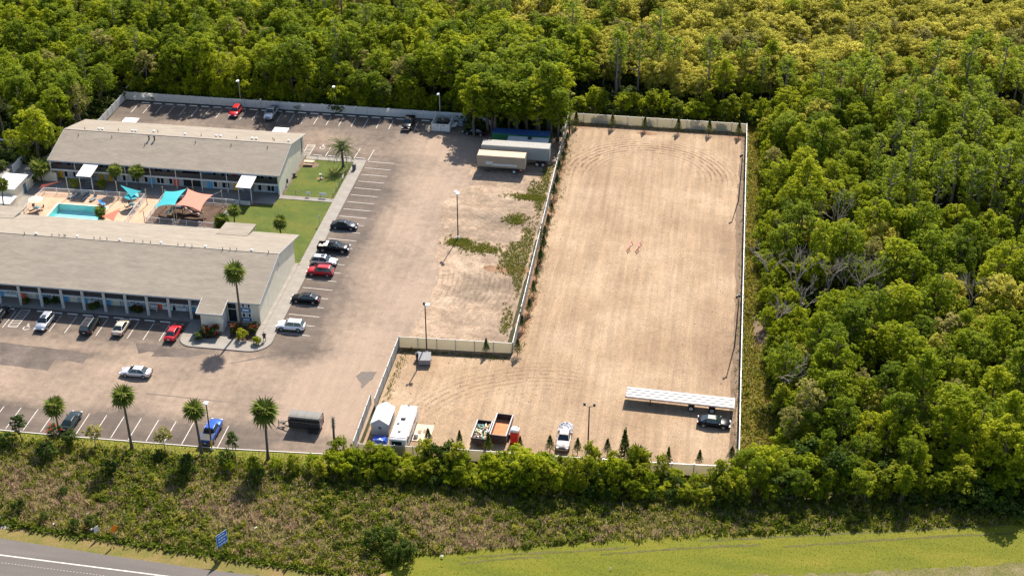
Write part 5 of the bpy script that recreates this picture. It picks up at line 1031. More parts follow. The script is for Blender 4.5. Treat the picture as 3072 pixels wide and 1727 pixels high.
x, y = K2(590, 1000); o = bev(MB().box((0, 0, .4), (.5, .4, .8)).cyl((.35, -.1, 0), (.35, -.1, .3), .2, .22, n=10).build('hose_box', M('hose_box', (.10, .07, .06), .8), None, (x, y, .05)), .02); tag(o, 'dark hose box against the cream gable wall on the dog lawn', 'box')
# hose on the sidewalk beside the front gable
o = MB().tube([(*K5(u, v), .16) for u, v in ((915, 565), (940, 562), (962, 575), (960, 605), (940, 620), (918, 612), (900, 640), (860, 690), (780, 790), (700, 940), (650, 1030))], [.035] * 11, 6).build('garden_hose', M('hose', (.30, .26, .20), .6)); tag(o, 'garden hose along the foot of the cream gable wall', 'hose')

# ================================================================== pool furniture, sails, playground
m_teal = M('teal_sail', (.008, .30, .32), .7, var=.06, scale=.6); m_coral = M('coral_sail', (.58, .115, .06), .7, var=.06, scale=.6)
def sail(label, cor, mat, sag=.18):
    """stretched cloth with inward curved edges; cor = four (or three) 3-D corners"""
    n = 12; tri = len(cor) == 3; C = [Vector(c) for c in cor]; b = MB(); vs = []
    cen = sum(C, Vector()) / len(C)
    for i in range(n + 1):
        for j in range(n + 1):
            u, v = i / n, j / n
            if tri: p = C[0] * (1 - u) + (C[1] * (1 - v) + C[2] * v) * u; e = u * (1 - u) * 2 + u * v * (1 - v) * 2
            else: p = C[0] * (1 - u) * (1 - v) + C[1] * u * (1 - v) + C[2] * u * v + C[3] * (1 - u) * v; e = 0
            if not tri:
                k = (4 * u * (1 - u)) * abs(2 * v - 1) ** 2 + (4 * v * (1 - v)) * abs(2 * u - 1) ** 2
            else: k = 4 * u * (1 - u) * abs(2 * v - 1) ** 2 * .8 + (4 * v * (1 - v)) * u ** 3
            vs.append(p + (cen - p) * (sag * k))
    fs = [(i * (n + 1) + j, (i + 1) * (n + 1) + j, (i + 1) * (n + 1) + j + 1, i * (n + 1) + j + 1) for i in range(n) for j in range(n)]
    b.add(vs, fs, 0, True); o = b.build('shade_sail', mat); tag(o, label, 'shade sail'); return o
def P3(K, x, y, z): return (*K(x, y, z), z)
sail('large teal shade sail over the playground', [P3(KF, 905, 545, 3.4), P3(KF, 1290, 505, 4.0), P3(KF, 1080, 790, 3.6), P3(KF, 720, 835, 2.6)], m_teal)
sail('large coral shade sail over the playground', [P3(KF, 1310, 505, 4.0), P3(KF, 1750, 610, 3.3), P3(KF, 1530, 895, 2.9), P3(KF, 1100, 785, 3.6)], m_coral)
sail('small teal triangular sail over the pool terrace corner', [P3(KE, 2110, 440, 3.6), P3(KE, 2490, 550, 3.2), P3(KE, 2305, 660, 2.6)], m_teal)
sail('coral triangular sail beside the pool palm', [P3(KE, 2120, 840, 3.4), P3(KE, 1790, 990, 2.4), P3(KE, 1990, 1080, 3.0)], m_coral, .12)
sail('narrow coral sail at the west end of the pool fence', [P3(KE, 1095, 365, 3.8), P3(KE, 730, 435, 3.0), P3(KE, 670, 510, 2.4)], m_coral, .1)
sail('pointed teal sail at the west pool fence', [P3(KE, 310, 805, 3.4), P3(KE, 215, 965, 2.4), P3(KE, 380, 968, 2.4)], m_teal, .1)
def mast(K, x, y, z, x2=None):
    X, Y = K(x, y, z); o = empty('sail_mast', (X, Y, .06), 0, 'slim tan mast holding a shade sail corner', 'mast', 'masts of the shade sails'); MB().cyl((0, 0, 0), (0, 0, z + .1), .08, .07, n=8).build('pole', m_tanpost, o); MB().cyl((0, 0, 0), (0, 0, .12), .16, .16, n=8).build('foot', m_post, o)
for a_ in ((KF, 905, 540, 3.4), (KF, 1300, 500, 4.1), (KF, 1085, 795, 3.6), (KF, 1040, 800, 3.6), (KF, 1895, 548, 3.6), (KF, 1575, 925, 3.0), (KF, 560, 530, 3.2), (KE, 1160, 330, 3.9), (KF, 1380, 370, 4.2), (KF, 525, 905, 3.4), (KF, 860, 480, 2.6), (KE, 2035, 395, 3.6)): mast(*a_)
o = MB().bar(P3(KF, 1750, 610, 3.3), P3(KF, 1895, 550, 3.55), .04).build('sail_cable', m_post); tag(o, 'steel cable from the coral sail to its mast', 'cable')
def umbrella(label, x, y, mat, r=1.35, h=2.3):
    rt = empty('pool_umbrella', (x, y, .1), 0, label, 'umbrella'); MB().cyl((0, 0, 0), (0, 0, h + .3), .035, n=8).build('pole', m_white, rt); MB().cyl((0, 0, 0), (0, 0, .08), .3, n=12).build('base', m_post, rt)
    for i in range(8):
        a, c = 2 * PI * i / 8, 2 * PI * (i + 1) / 8; MB().add([(0, 0, h + .42), (r * math.cos(a), r * math.sin(a), h - .08), (r * math.cos((a + c) / 2) * .96, r * math.sin((a + c) / 2) * .96, h - .02), (r * math.cos(c), r * math.sin(c), h - .08)], [(0, 1, 2), (0, 2, 3)]).build('canopy_panel', mat, rt)
m_um = M('beige_canvas', (.66, .52, .36), .8, var=.05)
ux, uy = KE(620, 690, 2.4); umbrella('beige umbrella over a pool table', ux, uy, m_um); ux2, uy2 = KE(2310, 630, 2.4); umbrella('teal umbrella over a pool table', ux2, uy2, m_teal)
def ptable(label, x, y):
    rt = empty('pool_table', (x, y, .1), 0, label, 'table'); MB().cyl((0, 0, .70), (0, 0, .74), .6, n=18).build('table_top', M('teal_glass', (.10, .22, .22), .2), rt); MB().cyl((0, 0, 0), (0, 0, .7), .05, n=8).build('leg', m_post, rt); MB().cyl((0, 0, 0), (0, 0, .04), .3, n=12).build('base', m_post, rt)
ptable('round glass pool table under the beige umbrella', ux + .1, uy - .3); ptable('round glass pool table under the teal umbrella', ux2, uy2 - .3)
def pchair(x, y, rz, label, mat):
    rt = empty('pool_chair', (x, y, .1), rz, label, 'chair', 'chairs round the pool tables'); MB().box((0, 0, .42), (.5, .5, .05)).build('seat', mat, rt); MB().add([(-.25, .25, .42), (.25, .25, .42), (.25, .36, .95), (-.25, .36, .95), (-.25, .29, .42), (.25, .29, .42), (.25, .40, .95), (-.25, .40, .95)], [(0, 1, 2, 3), (7, 6, 5, 4), (0, 3, 7, 4), (1, 5, 6, 2), (2, 6, 7, 3)]).build('backrest', mat, rt)
    for sx in (-1, 1):
        for sy in (-1, 1): MB().bar((sx * .22, sy * .22, 0), (sx * .22, sy * .22, .42), .04).build('leg', m_post, rt)
m_chb = M('chair_brown', (.16, .10, .08), .7)
for cx_, cy_ in ((ux, uy - .3), (ux2, uy2 - .3)):
    for k in range(4): a = PI / 4 + k * PI / 2; pchair(cx_ + 1.1 * math.cos(a), cy_ + 1.1 * math.sin(a), a - PI / 2, 'brown pool chair at a round glass table', m_chb)
def lounger(x, y, rz, label, mat, group=None):
    rt = empty('sun_lounger', (x, y, .1), rz, label, 'sun lounger', group)
    MB().box((0, -.25, .34), (.62, 1.3, .06)).build('seat', mat, rt); b = MB(); b.add([(-.31, .4, .34), (.31, .4, .34), (.31, .95, .78), (-.31, .95, .78), (-.31, .44, .30), (.31, .44, .30), (.31, .99, .74), (-.31, .99, .74)], [(0, 1, 2, 3), (7, 6, 5, 4), (0, 3, 7, 4), (1, 5, 6, 2), (2, 6, 7, 3), (0, 4, 5, 1)]); b.build('backrest', mat, rt)
    for sx in (-1, 1):
        MB().bar((sx * .33, -.9, .31), (sx * .33, .5, .31), .05).build('side_rail', m_frame, rt)
        for yy in (-.75, .45): MB().bar((sx * .3, yy, 0), (sx * .3, yy, .3), .05).build('leg', m_frame, rt)
m_lg = M('lounger_grey', (.09, .11, .12), .8)
for k, (px, py) in enumerate(((1260, 640), (1345, 660), (1480, 670), (1640, 690), (1540, 620))): lounger(*KE(px, py, .2), R_(-15), 'grey sun lounger between the pool and the picket fence', m_lg, 'sun loungers by the pool fence')
lounger(*KE(1795, 775, .2), R_(50), 'blue towel covered lounger at the pool edge', M('blue_towel', (.04, .22, .50), .8))
# playground frame and slides
x, y = KF(1150, 940); pg = empty('play_frame', (x, y + .4, .06), R_(8), 'dark play tower with two slides under the shade sails', 'play frame'); m_pgd = M('play_dark', (.02, .02, .03), .6); m_slt = M('slide_teal', (.16, .30, .30), .4); m_sl2 = M('slide_brown', (.20, .11, .09), .4)
for sx in (-1, 1):
    for sy in (-1, 1): MB().bar((sx * .8, sy * .8, 0), (sx * .8, sy * .8, 2.5), .11).build('post', m_pgd, pg)
MB().box((0, 0, 1.2), (1.7, 1.7, .1)).build('deck', m_pgd, pg); b = MB(); b.add([(-1, -1, 2.5), (1, -1, 2.5), (1, 1, 2.5), (-1, 1, 2.5), (0, 0, 3.0)], [(0, 1, 4), (1, 2, 4), (2, 3, 4), (3, 0, 4)]); b.build('tower_roof', M('play_brown', (.12, .06, .05), .7), pg)
def slide(p, q, mat):
    b = MB(); p, q = Vector(p), Vector(q); s = (q - p).cross(Vector((0, 0, 1))).normalized() * .32; pts = [p + (q - p) * t + Vector((0, 0, .16 * math.sin(t * 9))) for t in np.linspace(0, 1, 12)]
    b.loft([[k - s + Vector((0, 0, .22)), k - s * .8, k + s * .8, k + s + Vector((0, 0, .22))] for k in pts], closed=False, caps=False); b.build('slide', mat, pg)
slide((-.8, -.2, 1.25), (-2.1, -1.2, .15), m_slt); slide((.8, -.3, 1.25), (4.2, -1.3, .15), m_sl2); slide((.8, .4, 1.25), (3.9, .0, .9), m_pgd)
for k in range(5): MB().bar((-.3, .85 + .12 * k, 1.1 - k * .24), (.3, .85 + .12 * k, 1.1 - k * .24), .06).build('rung', m_pgd, pg)
MB().bar((4.3, -.4, 0), (4.3, -.4, 1.6), .09).build('post', m_pgd, pg); MB().bar((.8, .6, 2.0), (4.3, -.4, 1.6), .08).build('beam', m_pgd, pg)
bt_ = empty('bench', (*K4(1585, 1215), .1), R_(-4), 'pale bench outside the orange motel door', 'bench'); m_bn = M('bench_pale', (.55, .55, .54), .6)
MB().box((0, 0, .45), (1.6, .5, .07)).build('seat', m_bn, bt_); MB().box((0, .26, .75), (1.6, .06, .5)).build('backrest', m_bn, bt_)
for s in (-1, 1): MB().box((s * .72, 0, .3), (.08, .55, .6)).build('leg', m_bn, bt_)
# clutter beside the dumpster enclosure
x, y = K2(2195, 510); cv = empty('covered_grill', (x, y, .03), R_(15), 'grill under a grey blue cover beside the dumpster enclosure', 'grill'); bev(MB().box((0, 0, .6), (1.0, .8, 1.15), taper=.8).build('cover', M('grill_cover', (.16, .20, .24), .6, var=.15, scale=2), cv), .08)
for sx in (-1, 1): MB().cyl((sx * .4, -.3, .08), (sx * .4, .3, .08), .08, n=8).build('wheel', m_tyre, cv)
for k, (px, py) in enumerate(((2125, 500), (2140, 515), (2152, 500), (2120, 520))):
    x, y = K2(px, py); o = MB().ball((0, 0, .28), .42, 10, rz=.32).cyl((0, 0, .5), (.03, 0, .7), .07, .12, n=8).build('rubbish_bag', M('bag_white', (.55, .53, .50), .5, var=.15, scale=3), None, (x, y, .03), k); tag(o, 'white rubbish bag heaped against the dumpster enclosure', 'rubbish bag', 'rubbish bags by the enclosure')
x, y = K2(1875, 535); pr_ = empty('timber_props', (x, y, .03), R_(10), 'bundle of pale timbers leaning beside the dumpster enclosure', 'timber')
for k in range(5): MB().bar((-.5 + k * .22, -.9, 0), (-.3 + k * .2, .5, .55 + .08 * (k % 2)), .09, .06).build('timber', m_tanpost, pr_)
# ================================================================== vegetation
RNG = np.random.default_rng(7)
def leaf_arrays(pos, nrm, size, rng, ratio=.62):
    """rhombic leaf faces at pos with normals nrm"""
    n = len(pos); r = rng.normal(size=(n, 3)); t = np.cross(nrm, r); t /= np.linalg.norm(t, axis=1)[:, None] + 1e-9; b = np.cross(nrm, t)
    s = (size * rng.uniform(.6, 1.35, n))[:, None]
    return np.stack([pos - t * s, pos - b * s * ratio + nrm * s * .18, pos + t * s, pos + b * s * ratio + nrm * s * .18], 1).reshape(-1, 3)
def quads_mesh(name, verts, mats, midx=None):
    n = len(verts) // 4; me = bpy.data.meshes.new(name); me.vertices.add(len(verts)); me.vertices.foreach_set('co', verts.astype(np.float32).ravel())
    me.loops.add(n * 4); me.loops.foreach_set('vertex_index', np.arange(n * 4, dtype=np.int32)); me.polygons.add(n); me.polygons.foreach_set('loop_start', np.arange(n, dtype=np.int32) * 4)
    for mm in (mats if isinstance(mats, (list, tuple)) else [mats]): me.materials.append(mm)
    if midx is not None: me.polygons.foreach_set('material_index', midx.astype(np.int32))
    me.update(calc_edges=True); return me
def crown(name, mat, rx, rz, zc, nclump, nleaf, leaf, seed, cr=.75, top=1.0, flat=.75, shape='round', drop=.35):
    rng = np.random.default_rng(seed); d = rng.normal(size=(nclump, 3)); d /= np.linalg.norm(d, axis=1)[:, None]
    d[:, 2] = np.where(d[:, 2] < -drop, -d[:, 2] * .8, d[:, 2])
    rad = rng.uniform(.35, 1, nclump) ** .45; lob = 1 + .22 * np.sin(np.arctan2(d[:, 1], d[:, 0]) * 3 + seed) + .12 * np.sin(np.arctan2(d[:, 1], d[:, 0]) * 5 + 2 * seed)
    c = d * rad[:, None] * np.stack([rx * lob, rx * lob, np.full(nclump, rz)], 1)
    if shape == 'cone': k = 1.15 - .95 * (c[:, 2] + rz) / (2 * rz); c[:, 0] *= k; c[:, 1] *= k
    if shape == 'dome': c[:, 2] = np.abs(c[:, 2]) * 1.1 - rz * .35
    crs = cr * rng.uniform(.6, 1.35, nclump); o = rng.normal(size=(nclump, nleaf, 3)); on = o / (np.linalg.norm(o, axis=2)[:, :, None] + 1e-9); fl = rng.random((nclump, nleaf)) < .72; on[:, :, 2] = np.where(fl, np.abs(on[:, :, 2]), on[:, :, 2])
    p = c[:, None, :] + on * (crs[:, None, None] * rng.uniform(.6, 1.0, (nclump, nleaf))[:, :, None]) * np.array([1, 1, flat]); p = p.reshape(-1, 3); p[:, 2] += zc
    nr = on.reshape(-1, 3) * .55 + rng.normal(size=(len(p), 3)) * .38 + np.array([0, .1, .62]); nr /= np.linalg.norm(nr, axis=1)[:, None]
    return quads_mesh(name, leaf_arrays(p, nr, leaf, rng), mat)
m_bark = M('bark', (.10, .075, .055), .9, var=.3, scale=3); m_barkg = M('grey_bark', (.21, .18, .155), .9, var=.25, scale=3); m_dead = M('dead_wood', (.34, .28, .24), .9, var=.2)
def trunk(name, h, r, seed, mat, limbs=5, spread=1.6, lean=.4, start=.45):
    rr = random.Random(seed); b = MB(); pts = [Vector((rr.uniform(-lean, lean) * t, rr.uniform(-lean, lean) * t, h * t)) for t in (0, .25, .5, .75, 1)]
    b.tube(pts, [r * 1.25, r, r * .8, r * .58, r * .25], 7)
    for i in range(limbs):
        t = start + (1 - start) * i / max(1, limbs) ; k = min(3, int(t * 4)); p = pts[k] + (pts[k + 1] - pts[k]) * (t * 4 - k); a = rr.uniform(0, 2 * PI); L = spread * rr.uniform(.6, 1.2)
        q = p + Vector((math.cos(a) * L, math.sin(a) * L, L * rr.uniform(.35, .9))); m_ = p + (q - p) * .5 + Vector((0, 0, -.1 * L)); b.tube([p, m_, q], [r * .42, r * .28, r * .1], 5)
    return b.mesh(name, mat)
def deadtree(name, h, seed):
    rr = random.Random(seed); b = MB()
    def grow(p, d, L, r, lv):
        q = p + d * L; m_ = p + d * (L * .5) + Vector((rr.uniform(-.08, .08), rr.uniform(-.08, .08), rr.uniform(-.04, .08))) * L; b.tube([p, m_, q], [r, r * .8, r * .6], 6 if lv < 2 else 4)
        if lv < 4:
            for k in range(rr.choice((2, 3, 3)) if lv else 4):
                nd = (d + Vector((rr.uniform(-.85, .85), rr.uniform(-.85, .85), rr.uniform(-.2, .6)))).normalized(); grow(p + (q - p) * rr.uniform(.5, 1), nd, L * rr.uniform(.5, .78), r * .55, lv + 1)
    grow(Vector((0, 0, 0)), Vector((rr.uniform(-.1, .1), rr.uniform(-.1, .1), 1)).normalized(), h * .42, .17, 0); return b.mesh(name, m_dead)
L_dk = leafmat('leaf_dark', (.085, .128, .007), (.165, .225, .010), (.30, .335, .018), .52)
L_md = leafmat('leaf_mid', (.15, .20, .008), (.285, .335, .012), (.44, .45, .022), .57)
L_yl = leafmat('leaf_yellow', (.27, .265, .03), (.44, .41, .058), (.60, .53, .095), .58)
L_ol = leafmat('leaf_olive', (.22, .21, .05), (.31, .285, .075), (.40, .35, .11), .52)
L_cy = leafmat('leaf_cypress', (.18, .24, .016), (.27, .33, .026), (.36, .40, .042), .62)
L_pn = leafmat('leaf_pine', (.036, .062, .014), (.062, .096, .020), (.11, .14, .034), .35)
L_hd = leafmat('leaf_hedge', (.11, .15, .008), (.24, .27, .014), (.39, .375, .028), .54)
VAR = {}
def variants():
    V = VAR
    V['oak'] = [(crown('crown_oak%d' % i, L_dk, 2.6 + .25 * i, 4.1 - .3 * i, 7.0, 150, 26, .165, 10 + i, .55, drop=.85), trunk('trunk_oak%d' % i, 10.0, .24, i, m_bark, 9, 2.0, .5, .3)) for i in range(4)]
    V['maple'] = [(crown('crown_maple%d' % i, L_md, 2.3 + .25 * i, 4.0 - .25 * i, 6.8, 140, 26, .16, 30 + i, .5, drop=.85), trunk('trunk_maple%d' % i, 9.8, .2, 20 + i, m_bark, 9, 1.8, .5, .3)) for i in range(4)]
    V['bay'] = [(crown('crown_bay%d' % i, L_yl, 2.3 + .15 * i, 2.7, 4.7, 120, 26, .15, 50 + i, .46, drop=.8), trunk('trunk_bay%d' % i, 6.4, .14, 40 + i, m_barkg, 7, 1.5, .4, .3)) for i in range(4)]
    V['myrtle'] = [(crown('crown_myrtle%d' % i, L_ol, 1.9, 3.1, 5.6, 84, 24, .15, 60 + i, .45, drop=.8), trunk('trunk_myrtle%d' % i, 7.4, .13, 60 + i, m_barkg, 8, 1.4, .5, .3)) for i in range(3)]
    V['cypress'] = [(crown('crown_cypress%d' % i, L_cy, 1.9 + .2 * i, 4.3, 10.8, 90, 24, .15, 70 + i, .42, drop=.8), trunk('trunk_cypress%d' % i, 14.4, .22, 80 + i, m_barkg, 14, 1.6, .3, .4)) for i in range(3)]
    V['shrub'] = [(crown('crown_shrub%d' % i, [L_hd, L_md, L_hd, L_md][i], [1.45, 1.7, 1.3, 1.6][i], [1.8, 1.5, 2.0, 1.7][i], 1.9, 70, 26, .13, 90 + i, .38, drop=.85), trunk('trunk_shrub%d' % i, 2.6, .08, 95 + i, m_bark, 5, 1.0, .3, .2)) for i in range(4)]
variants()
VAR['darkbush'] = [(crown('crown_darkbush%d' % i, leafmat('leaf_darkbush', (.035, .06, .008), (.06, .095, .011), (.11, .14, .02), .35), 1.6, 1.5, 1.7, 44, 30, .15, 190 + i, .45, drop=.8), VAR['shrub'][i][1]) for i in range(2)]
NTREE = [0]
def tree(kind, x, y, s, name, label, cat='tree', group=None, rng=None, sz=None, z=0.0, v=None):
    vs = VAR[kind]; c, t = vs[(NTREE[0] if v is None else v) % len(vs)]; NTREE[0] += 1; rz = (NTREE[0] * 2.399) % (2 * PI)
    rt = empty(name, (x, y, z), rz, label, cat, group); put('trunk', t, rt, scale=(s, s, sz or s)); put('crown', c, rt, scale=(s, s, sz or s)); return rt
def scatter(poly, gap, seed, jit=.42):
    rr = random.Random(seed); xs = [p[0] for p in poly]; ys = [p[1] for p in poly]; out = []; y = min(ys); row = 0
    while y < max(ys):
        x = min(xs) + (gap / 2 if row % 2 else 0)
        while x < max(xs):
            px, py = x + rr.uniform(-jit, jit) * gap, y + rr.uniform(-jit, jit) * gap
            ins = False; n = len(poly); j = n - 1
            for i in range(n):
                xi, yi = poly[i]; xj, yj = poly[j]
                if (yi > py) != (yj > py) and px < (xj - xi) * (py - yi) / (yj - yi) + xi: ins = not ins
                j = i
            if ins: out.append((px, py))
            x += gap
        y += gap * .87; row += 1
    return out
def inview(x, y, z=6, m_=180):
    c = RW.T @ np.array([x, y, z - HCAM])
    if c[2] < 1: return False
    u, v = CXP + FPX * c[0] / c[2], CYP + FPX * c[1] / c[2]; return -m_ < u < 3072 + m_ and -m_ - 60 < v < 1727 + m_
rr = random.Random(21)
# where the wood stands
rear_w = [(-205, 277.5), (-51, 277.5), (-49, 266), (-34, 268), (-30.5, 272), (-31, 280), (-31, 288), (8, 288), (16, 283), (70, 300), (110, 390), (-230, 390)]
west_w = [(-190, 277.5), (-127.5, 277.5), (-127.5, 262), (-129, 240), (-136, 238), (-137, 255), (-190, 255)]
east_w = [(13.2, 171), (12.0, 190), (11.2, 230), (11.5, 283), (70, 300), (100, 300), (60, 168), (40, 166)]
def kind_at(x, y):
    r = rr.random(); n = math.sin(x * .09 + 1.3) * math.cos(y * .07 + x * .03)
    if x > 10.5 and y < 283:                       # east wood: mixed, taller away from the fence
        if y > 236 and x > 30: return 'cypress' if r < .55 else ('maple' if r < .8 else 'oak')
        return 'maple' if r < .52 else 'oak' if r < .80 else 'bay' if r < .95 else 'myrtle'
    if x > -25:                                     # behind the lot: pale thicket with scattered cypress
        if y < 300: return 'cypress' if r < .3 else 'maple' if r < .55 else 'bay'
        return 'bay' if r < .74 else 'myrtle' if r < .92 else 'cypress' if r < .96 else 'maple'
    if -62 < x <= -25 and y < 306: return 'maple' if r < .65 else 'oak'
    if y > 312: return 'bay' if r < .35 + .2 * n else 'maple' if r < .62 else 'cypress' if r < .75 else 'myrtle' if r < .88 else 'oak'
    return 'oak' if r < .46 else 'maple' if r < .80 else 'myrtle' if r < .92 else 'cypress'
LAB = {'oak': ('dark crowned broadleaf tree in the wood', 'dark broadleaf trees of the wood'), 'maple': ('fresh green broadleaf tree in the wood', 'fresh green broadleaf trees of the wood'), 'bay': ('low yellow green domed tree in the wood', 'yellow green trees of the wood'), 'myrtle': ('greyish olive tree in the wood', 'olive trees of the wood'), 'cypress': ('tall feathery grey trunked tree in the wood', 'feathery trees of the wood')}
pts = [(x, y, 'w') for x, y in scatter(west_w, 4.6, 1)] + [(x, y, 'e') for x, y in scatter(east_w, 4.5, 2)] + [(x, y, 'r') for x, y in scatter(rear_w, 4.2, 3)] + [(x, y, 'p') for x, y in scatter([(-24, 296), (14, 290), (72, 302), (112, 392), (-60, 392), (-45, 318)], 4.4, 4)]
pts = [p for p in pts if inview(p[0], p[1])]
pts.sort(key=lambda p: math.hypot(p[0], p[1]))
def where(x, y):
    if x > 10.5 and y < 284: return ' east of the gravel lot' if y < 225 else ' beyond the far fence corner'
    if x < -127 and y < 278: return ' west of the motel'
    if x > -29: return ' behind the far end of the gravel lot'
    if x > -62: return ' behind the parked box trailers'
    return ' behind the white rear fence'
DEADT = [KC(480, 1130), KC(680, 1000), KC(900, 1060), KC(330, 640), KC(1690, 1150), KC(300, 1250), KD(360, 520), KC(720, 560), KC(250, 900), KC(420, 1000), KC(800, 980), KC(1000, 1080)]
pts = [p for p in pts if min(math.hypot(p[0] - d[0], (p[1] - d[1] + 1.5) * .8) for d in DEADT) > 2.9]
for i in range(9): tree('oak' if i % 3 else 'maple', -47.5 + i * 2.15 + rr.uniform(-.5, .5), max(gy + 3.4, 265.2) + (i % 2) * 1.6, rr.uniform(1.05, 1.3), 'shade_tree', 'tall dark tree overhanging the green container', 'tree', 'trees overhanging the green container')
cnt = {}; mass = {k: [] for k in LAB}
for x, y, w_ in pts:
    k = kind_at(x, y) if w_ != 'p' else 'bay'; s = rr.uniform(.68, 1.18)
    if w_ == 'e' and x < 17: s *= .62 + .06 * (x - 11)
    if w_ == 'r' and y < 281.5 and x < -31 and k in ('oak', 'maple'): s *= 1.22 if (-120 < x < -104 or -93 < x < -80 or -62 < x < -52) else .8
    if -62 < x < -31 and y < 300: s = rr.uniform(1.05, 1.35)
    if k == 'bay': s *= rr.uniform(.9, 1.25)
    cnt[k] = cnt.get(k, 0) + 1
    if cnt[k] <= 130: tree(k, x, y, s, {'oak': 'broadleaf_tree', 'maple': 'broadleaf_tree', 'bay': 'thicket_tree', 'myrtle': 'olive_tree', 'cypress': 'cypress_tree'}[k], LAB[k][0] + where(x, y), 'tree', LAB[k][1] + where(x, y), sz=s * rr.uniform(.9, 1.12))
    else: mass[k].append((x, y, s))
# the farther wood, which reads as one mass: points that carry whole trees
def gn_scatter(name, pts, items, label, cat, zs=(.9, 1.12)):
    """one object; geometry nodes set plant meshes on its points"""
    col = bpy.data.collections.new(name + '_plants')
    for i, parts in enumerate(items):
        me = parts
        o = bpy.data.objects.new('%s_plant%d' % (name, i), me); col.objects.link(o)
    me = bpy.data.meshes.new(name); me.from_pydata([(x, y, z) for x, y, z, s, r in pts], [], [])
    a = me.attributes.new('psize', 'FLOAT', 'POINT'); a.data.foreach_set('value', [p[3] for p in pts]); a = me.attributes.new('pturn', 'FLOAT', 'POINT'); a.data.foreach_set('value', [p[4] for p in pts])
    o = put(name, me); tag(o, label, cat, kind='stuff')
    g = bpy.data.node_groups.new(name + '_nodes', 'GeometryNodeTree'); g.interface.new_socket('Geometry', in_out='INPUT', socket_type='NodeSocketGeometry'); g.interface.new_socket('Geometry', in_out='OUTPUT', socket_type='NodeSocketGeometry')
    n, l = g.nodes, g.links; gi = n.new('NodeGroupInput'); go = n.new('NodeGroupOutput'); ip = n.new('GeometryNodeInstanceOnPoints'); ci = n.new('GeometryNodeCollectionInfo'); ci.inputs[0].default_value = col; ci.inputs[1].default_value = True; ci.inputs[2].default_value = True
    s1 = n.new('GeometryNodeInputNamedAttribute'); s1.data_type = 'FLOAT'; s1.inputs[0].default_value = 'psize'; s2 = n.new('GeometryNodeInputNamedAttribute'); s2.data_type = 'FLOAT'; s2.inputs[0].default_value = 'pturn'; cx_ = n.new('ShaderNodeCombineXYZ'); l.new(s2.outputs[0], cx_.inputs[2])
    er = n.new('FunctionNodeEulerToRotation'); l.new(cx_.outputs[0], er.inputs[0])
    l.new(gi.outputs[0], ip.inputs['Points']); l.new(ci.outputs[0], ip.inputs['Instance']); ip.inputs['Pick Instance'].default_value = True; l.new(er.outputs[0], ip.inputs['Rotation']); l.new(s1.outputs[0], ip.inputs['Scale']); l.new(ip.outputs[0], go.inputs[0])
    md = o.modifiers.new('plants', 'NODES'); md.node_group = g; return o
def joinmesh(name, a, b_):
    bm = bmesh.new(); bm.from_mesh(a); nf = len(bm.faces); bm.from_mesh(b_)
    bm.faces.ensure_lookup_table()
    for f in bm.faces[nf:]: f.material_index = 1
    me = bpy.data.meshes.new(name); bm.to_mesh(me); bm.free(); me.materials.append(a.materials[0]); me.materials.append(b_.materials[0]); return me
MLAB = {'oak': 'far dark broadleaf wood', 'maple': 'far fresh green broadleaf wood', 'bay': 'far yellow green thicket beyond the gravel lot', 'myrtle': 'far greyish olive wood', 'cypress': 'far feathery wood'}
for k, ps in mass.items():
    if ps: gn_scatter({'oak': 'dark_wood', 'maple': 'green_wood', 'bay': 'thicket_wood', 'myrtle': 'olive_wood', 'cypress': 'feathery_wood'}[k], [(x, y, 0, s, rr.uniform(0, 6.28)) for x, y, s in ps], [joinmesh('mass_%s%d' % (k, i), c, t) for i, (c, t) in enumerate(VAR[k])], MLAB[k], 'wood')
# undergrowth beneath the trees
ug = [p for p in scatter([(-205, 275.6), (-50.5, 275.6), (-49, 268), (-31, 272), (-29.5, 281), (8, 281), (12, 283), (80, 300), (110, 385), (-230, 385)], 2.6, 5) + scatter([(12.5, 166), (13, 283), (80, 300), (50, 160)], 2.3, 6) + scatter([(-180, 277.5), (-126.3, 277.5), (-126.3, 262), (-128.5, 240), (-180, 236)], 2.4, 7) if inview(*p)]
m_under = leafmat('leaf_under', (.045, .068, .012), (.075, .105, .016), (.13, .155, .028), .4)
gn_scatter('undergrowth', [(x, y, 0, rr.uniform(.5, 1.15), rr.uniform(0, 6.28)) for x, y in ug], [crown('under%d' % i, m_under, 1.5, 1.1, .9, 26, 22, .22, 200 + i, .5, drop=.9) for i in range(3)], 'dark tangled undergrowth on the floor of the wood', 'undergrowth')
# low growth along the inside of the wood edge and strip behind the lot fence
strip = [(x, y) for x, y in scatter([(7.9, 166), (13.5, 166), (13.2, 282), (-29, 282), (-29, 278.2), (7.9, 278.2)], 1.15, 9) if not (9 < x < 13 and 197 < y < 210) and not (8 < x < 11 and 162 < y < 168)]
m_strip = leafmat('leaf_strip', (.11, .14, .012), (.21, .215, .026), (.38, .26, .07), .5)
blades_strip = [(x, y) for x, y in scatter([(7.9, 160), (14.5, 160), (14.2, 283), (-29, 283), (-29, 278.0), (7.9, 278.0)], .38, 19, .5) if ((x - 11) / 1.7) ** 2 + ((y - 203.5) / 5.5) ** 2 > rr.uniform(.6, 1.3) and ((x - 9.6) / 1.4) ** 2 + ((y - 165.3) / 2.4) ** 2 > rr.uniform(.6, 1.3)]
gn_scatter('strip_weeds', [(x, y, 0, rr.uniform(.25, .75), rr.uniform(0, 6.28)) for x, y in strip if rr.random() < .35 and (x > 11 or rr.random() < .35)], [crown('weed%d' % i, m_strip, .7, .55, .35, 14, 16, .13, 220 + i, .3, drop=.9) for i in range(3)], 'weedy growth between the slatted fence and the wood', 'weeds')
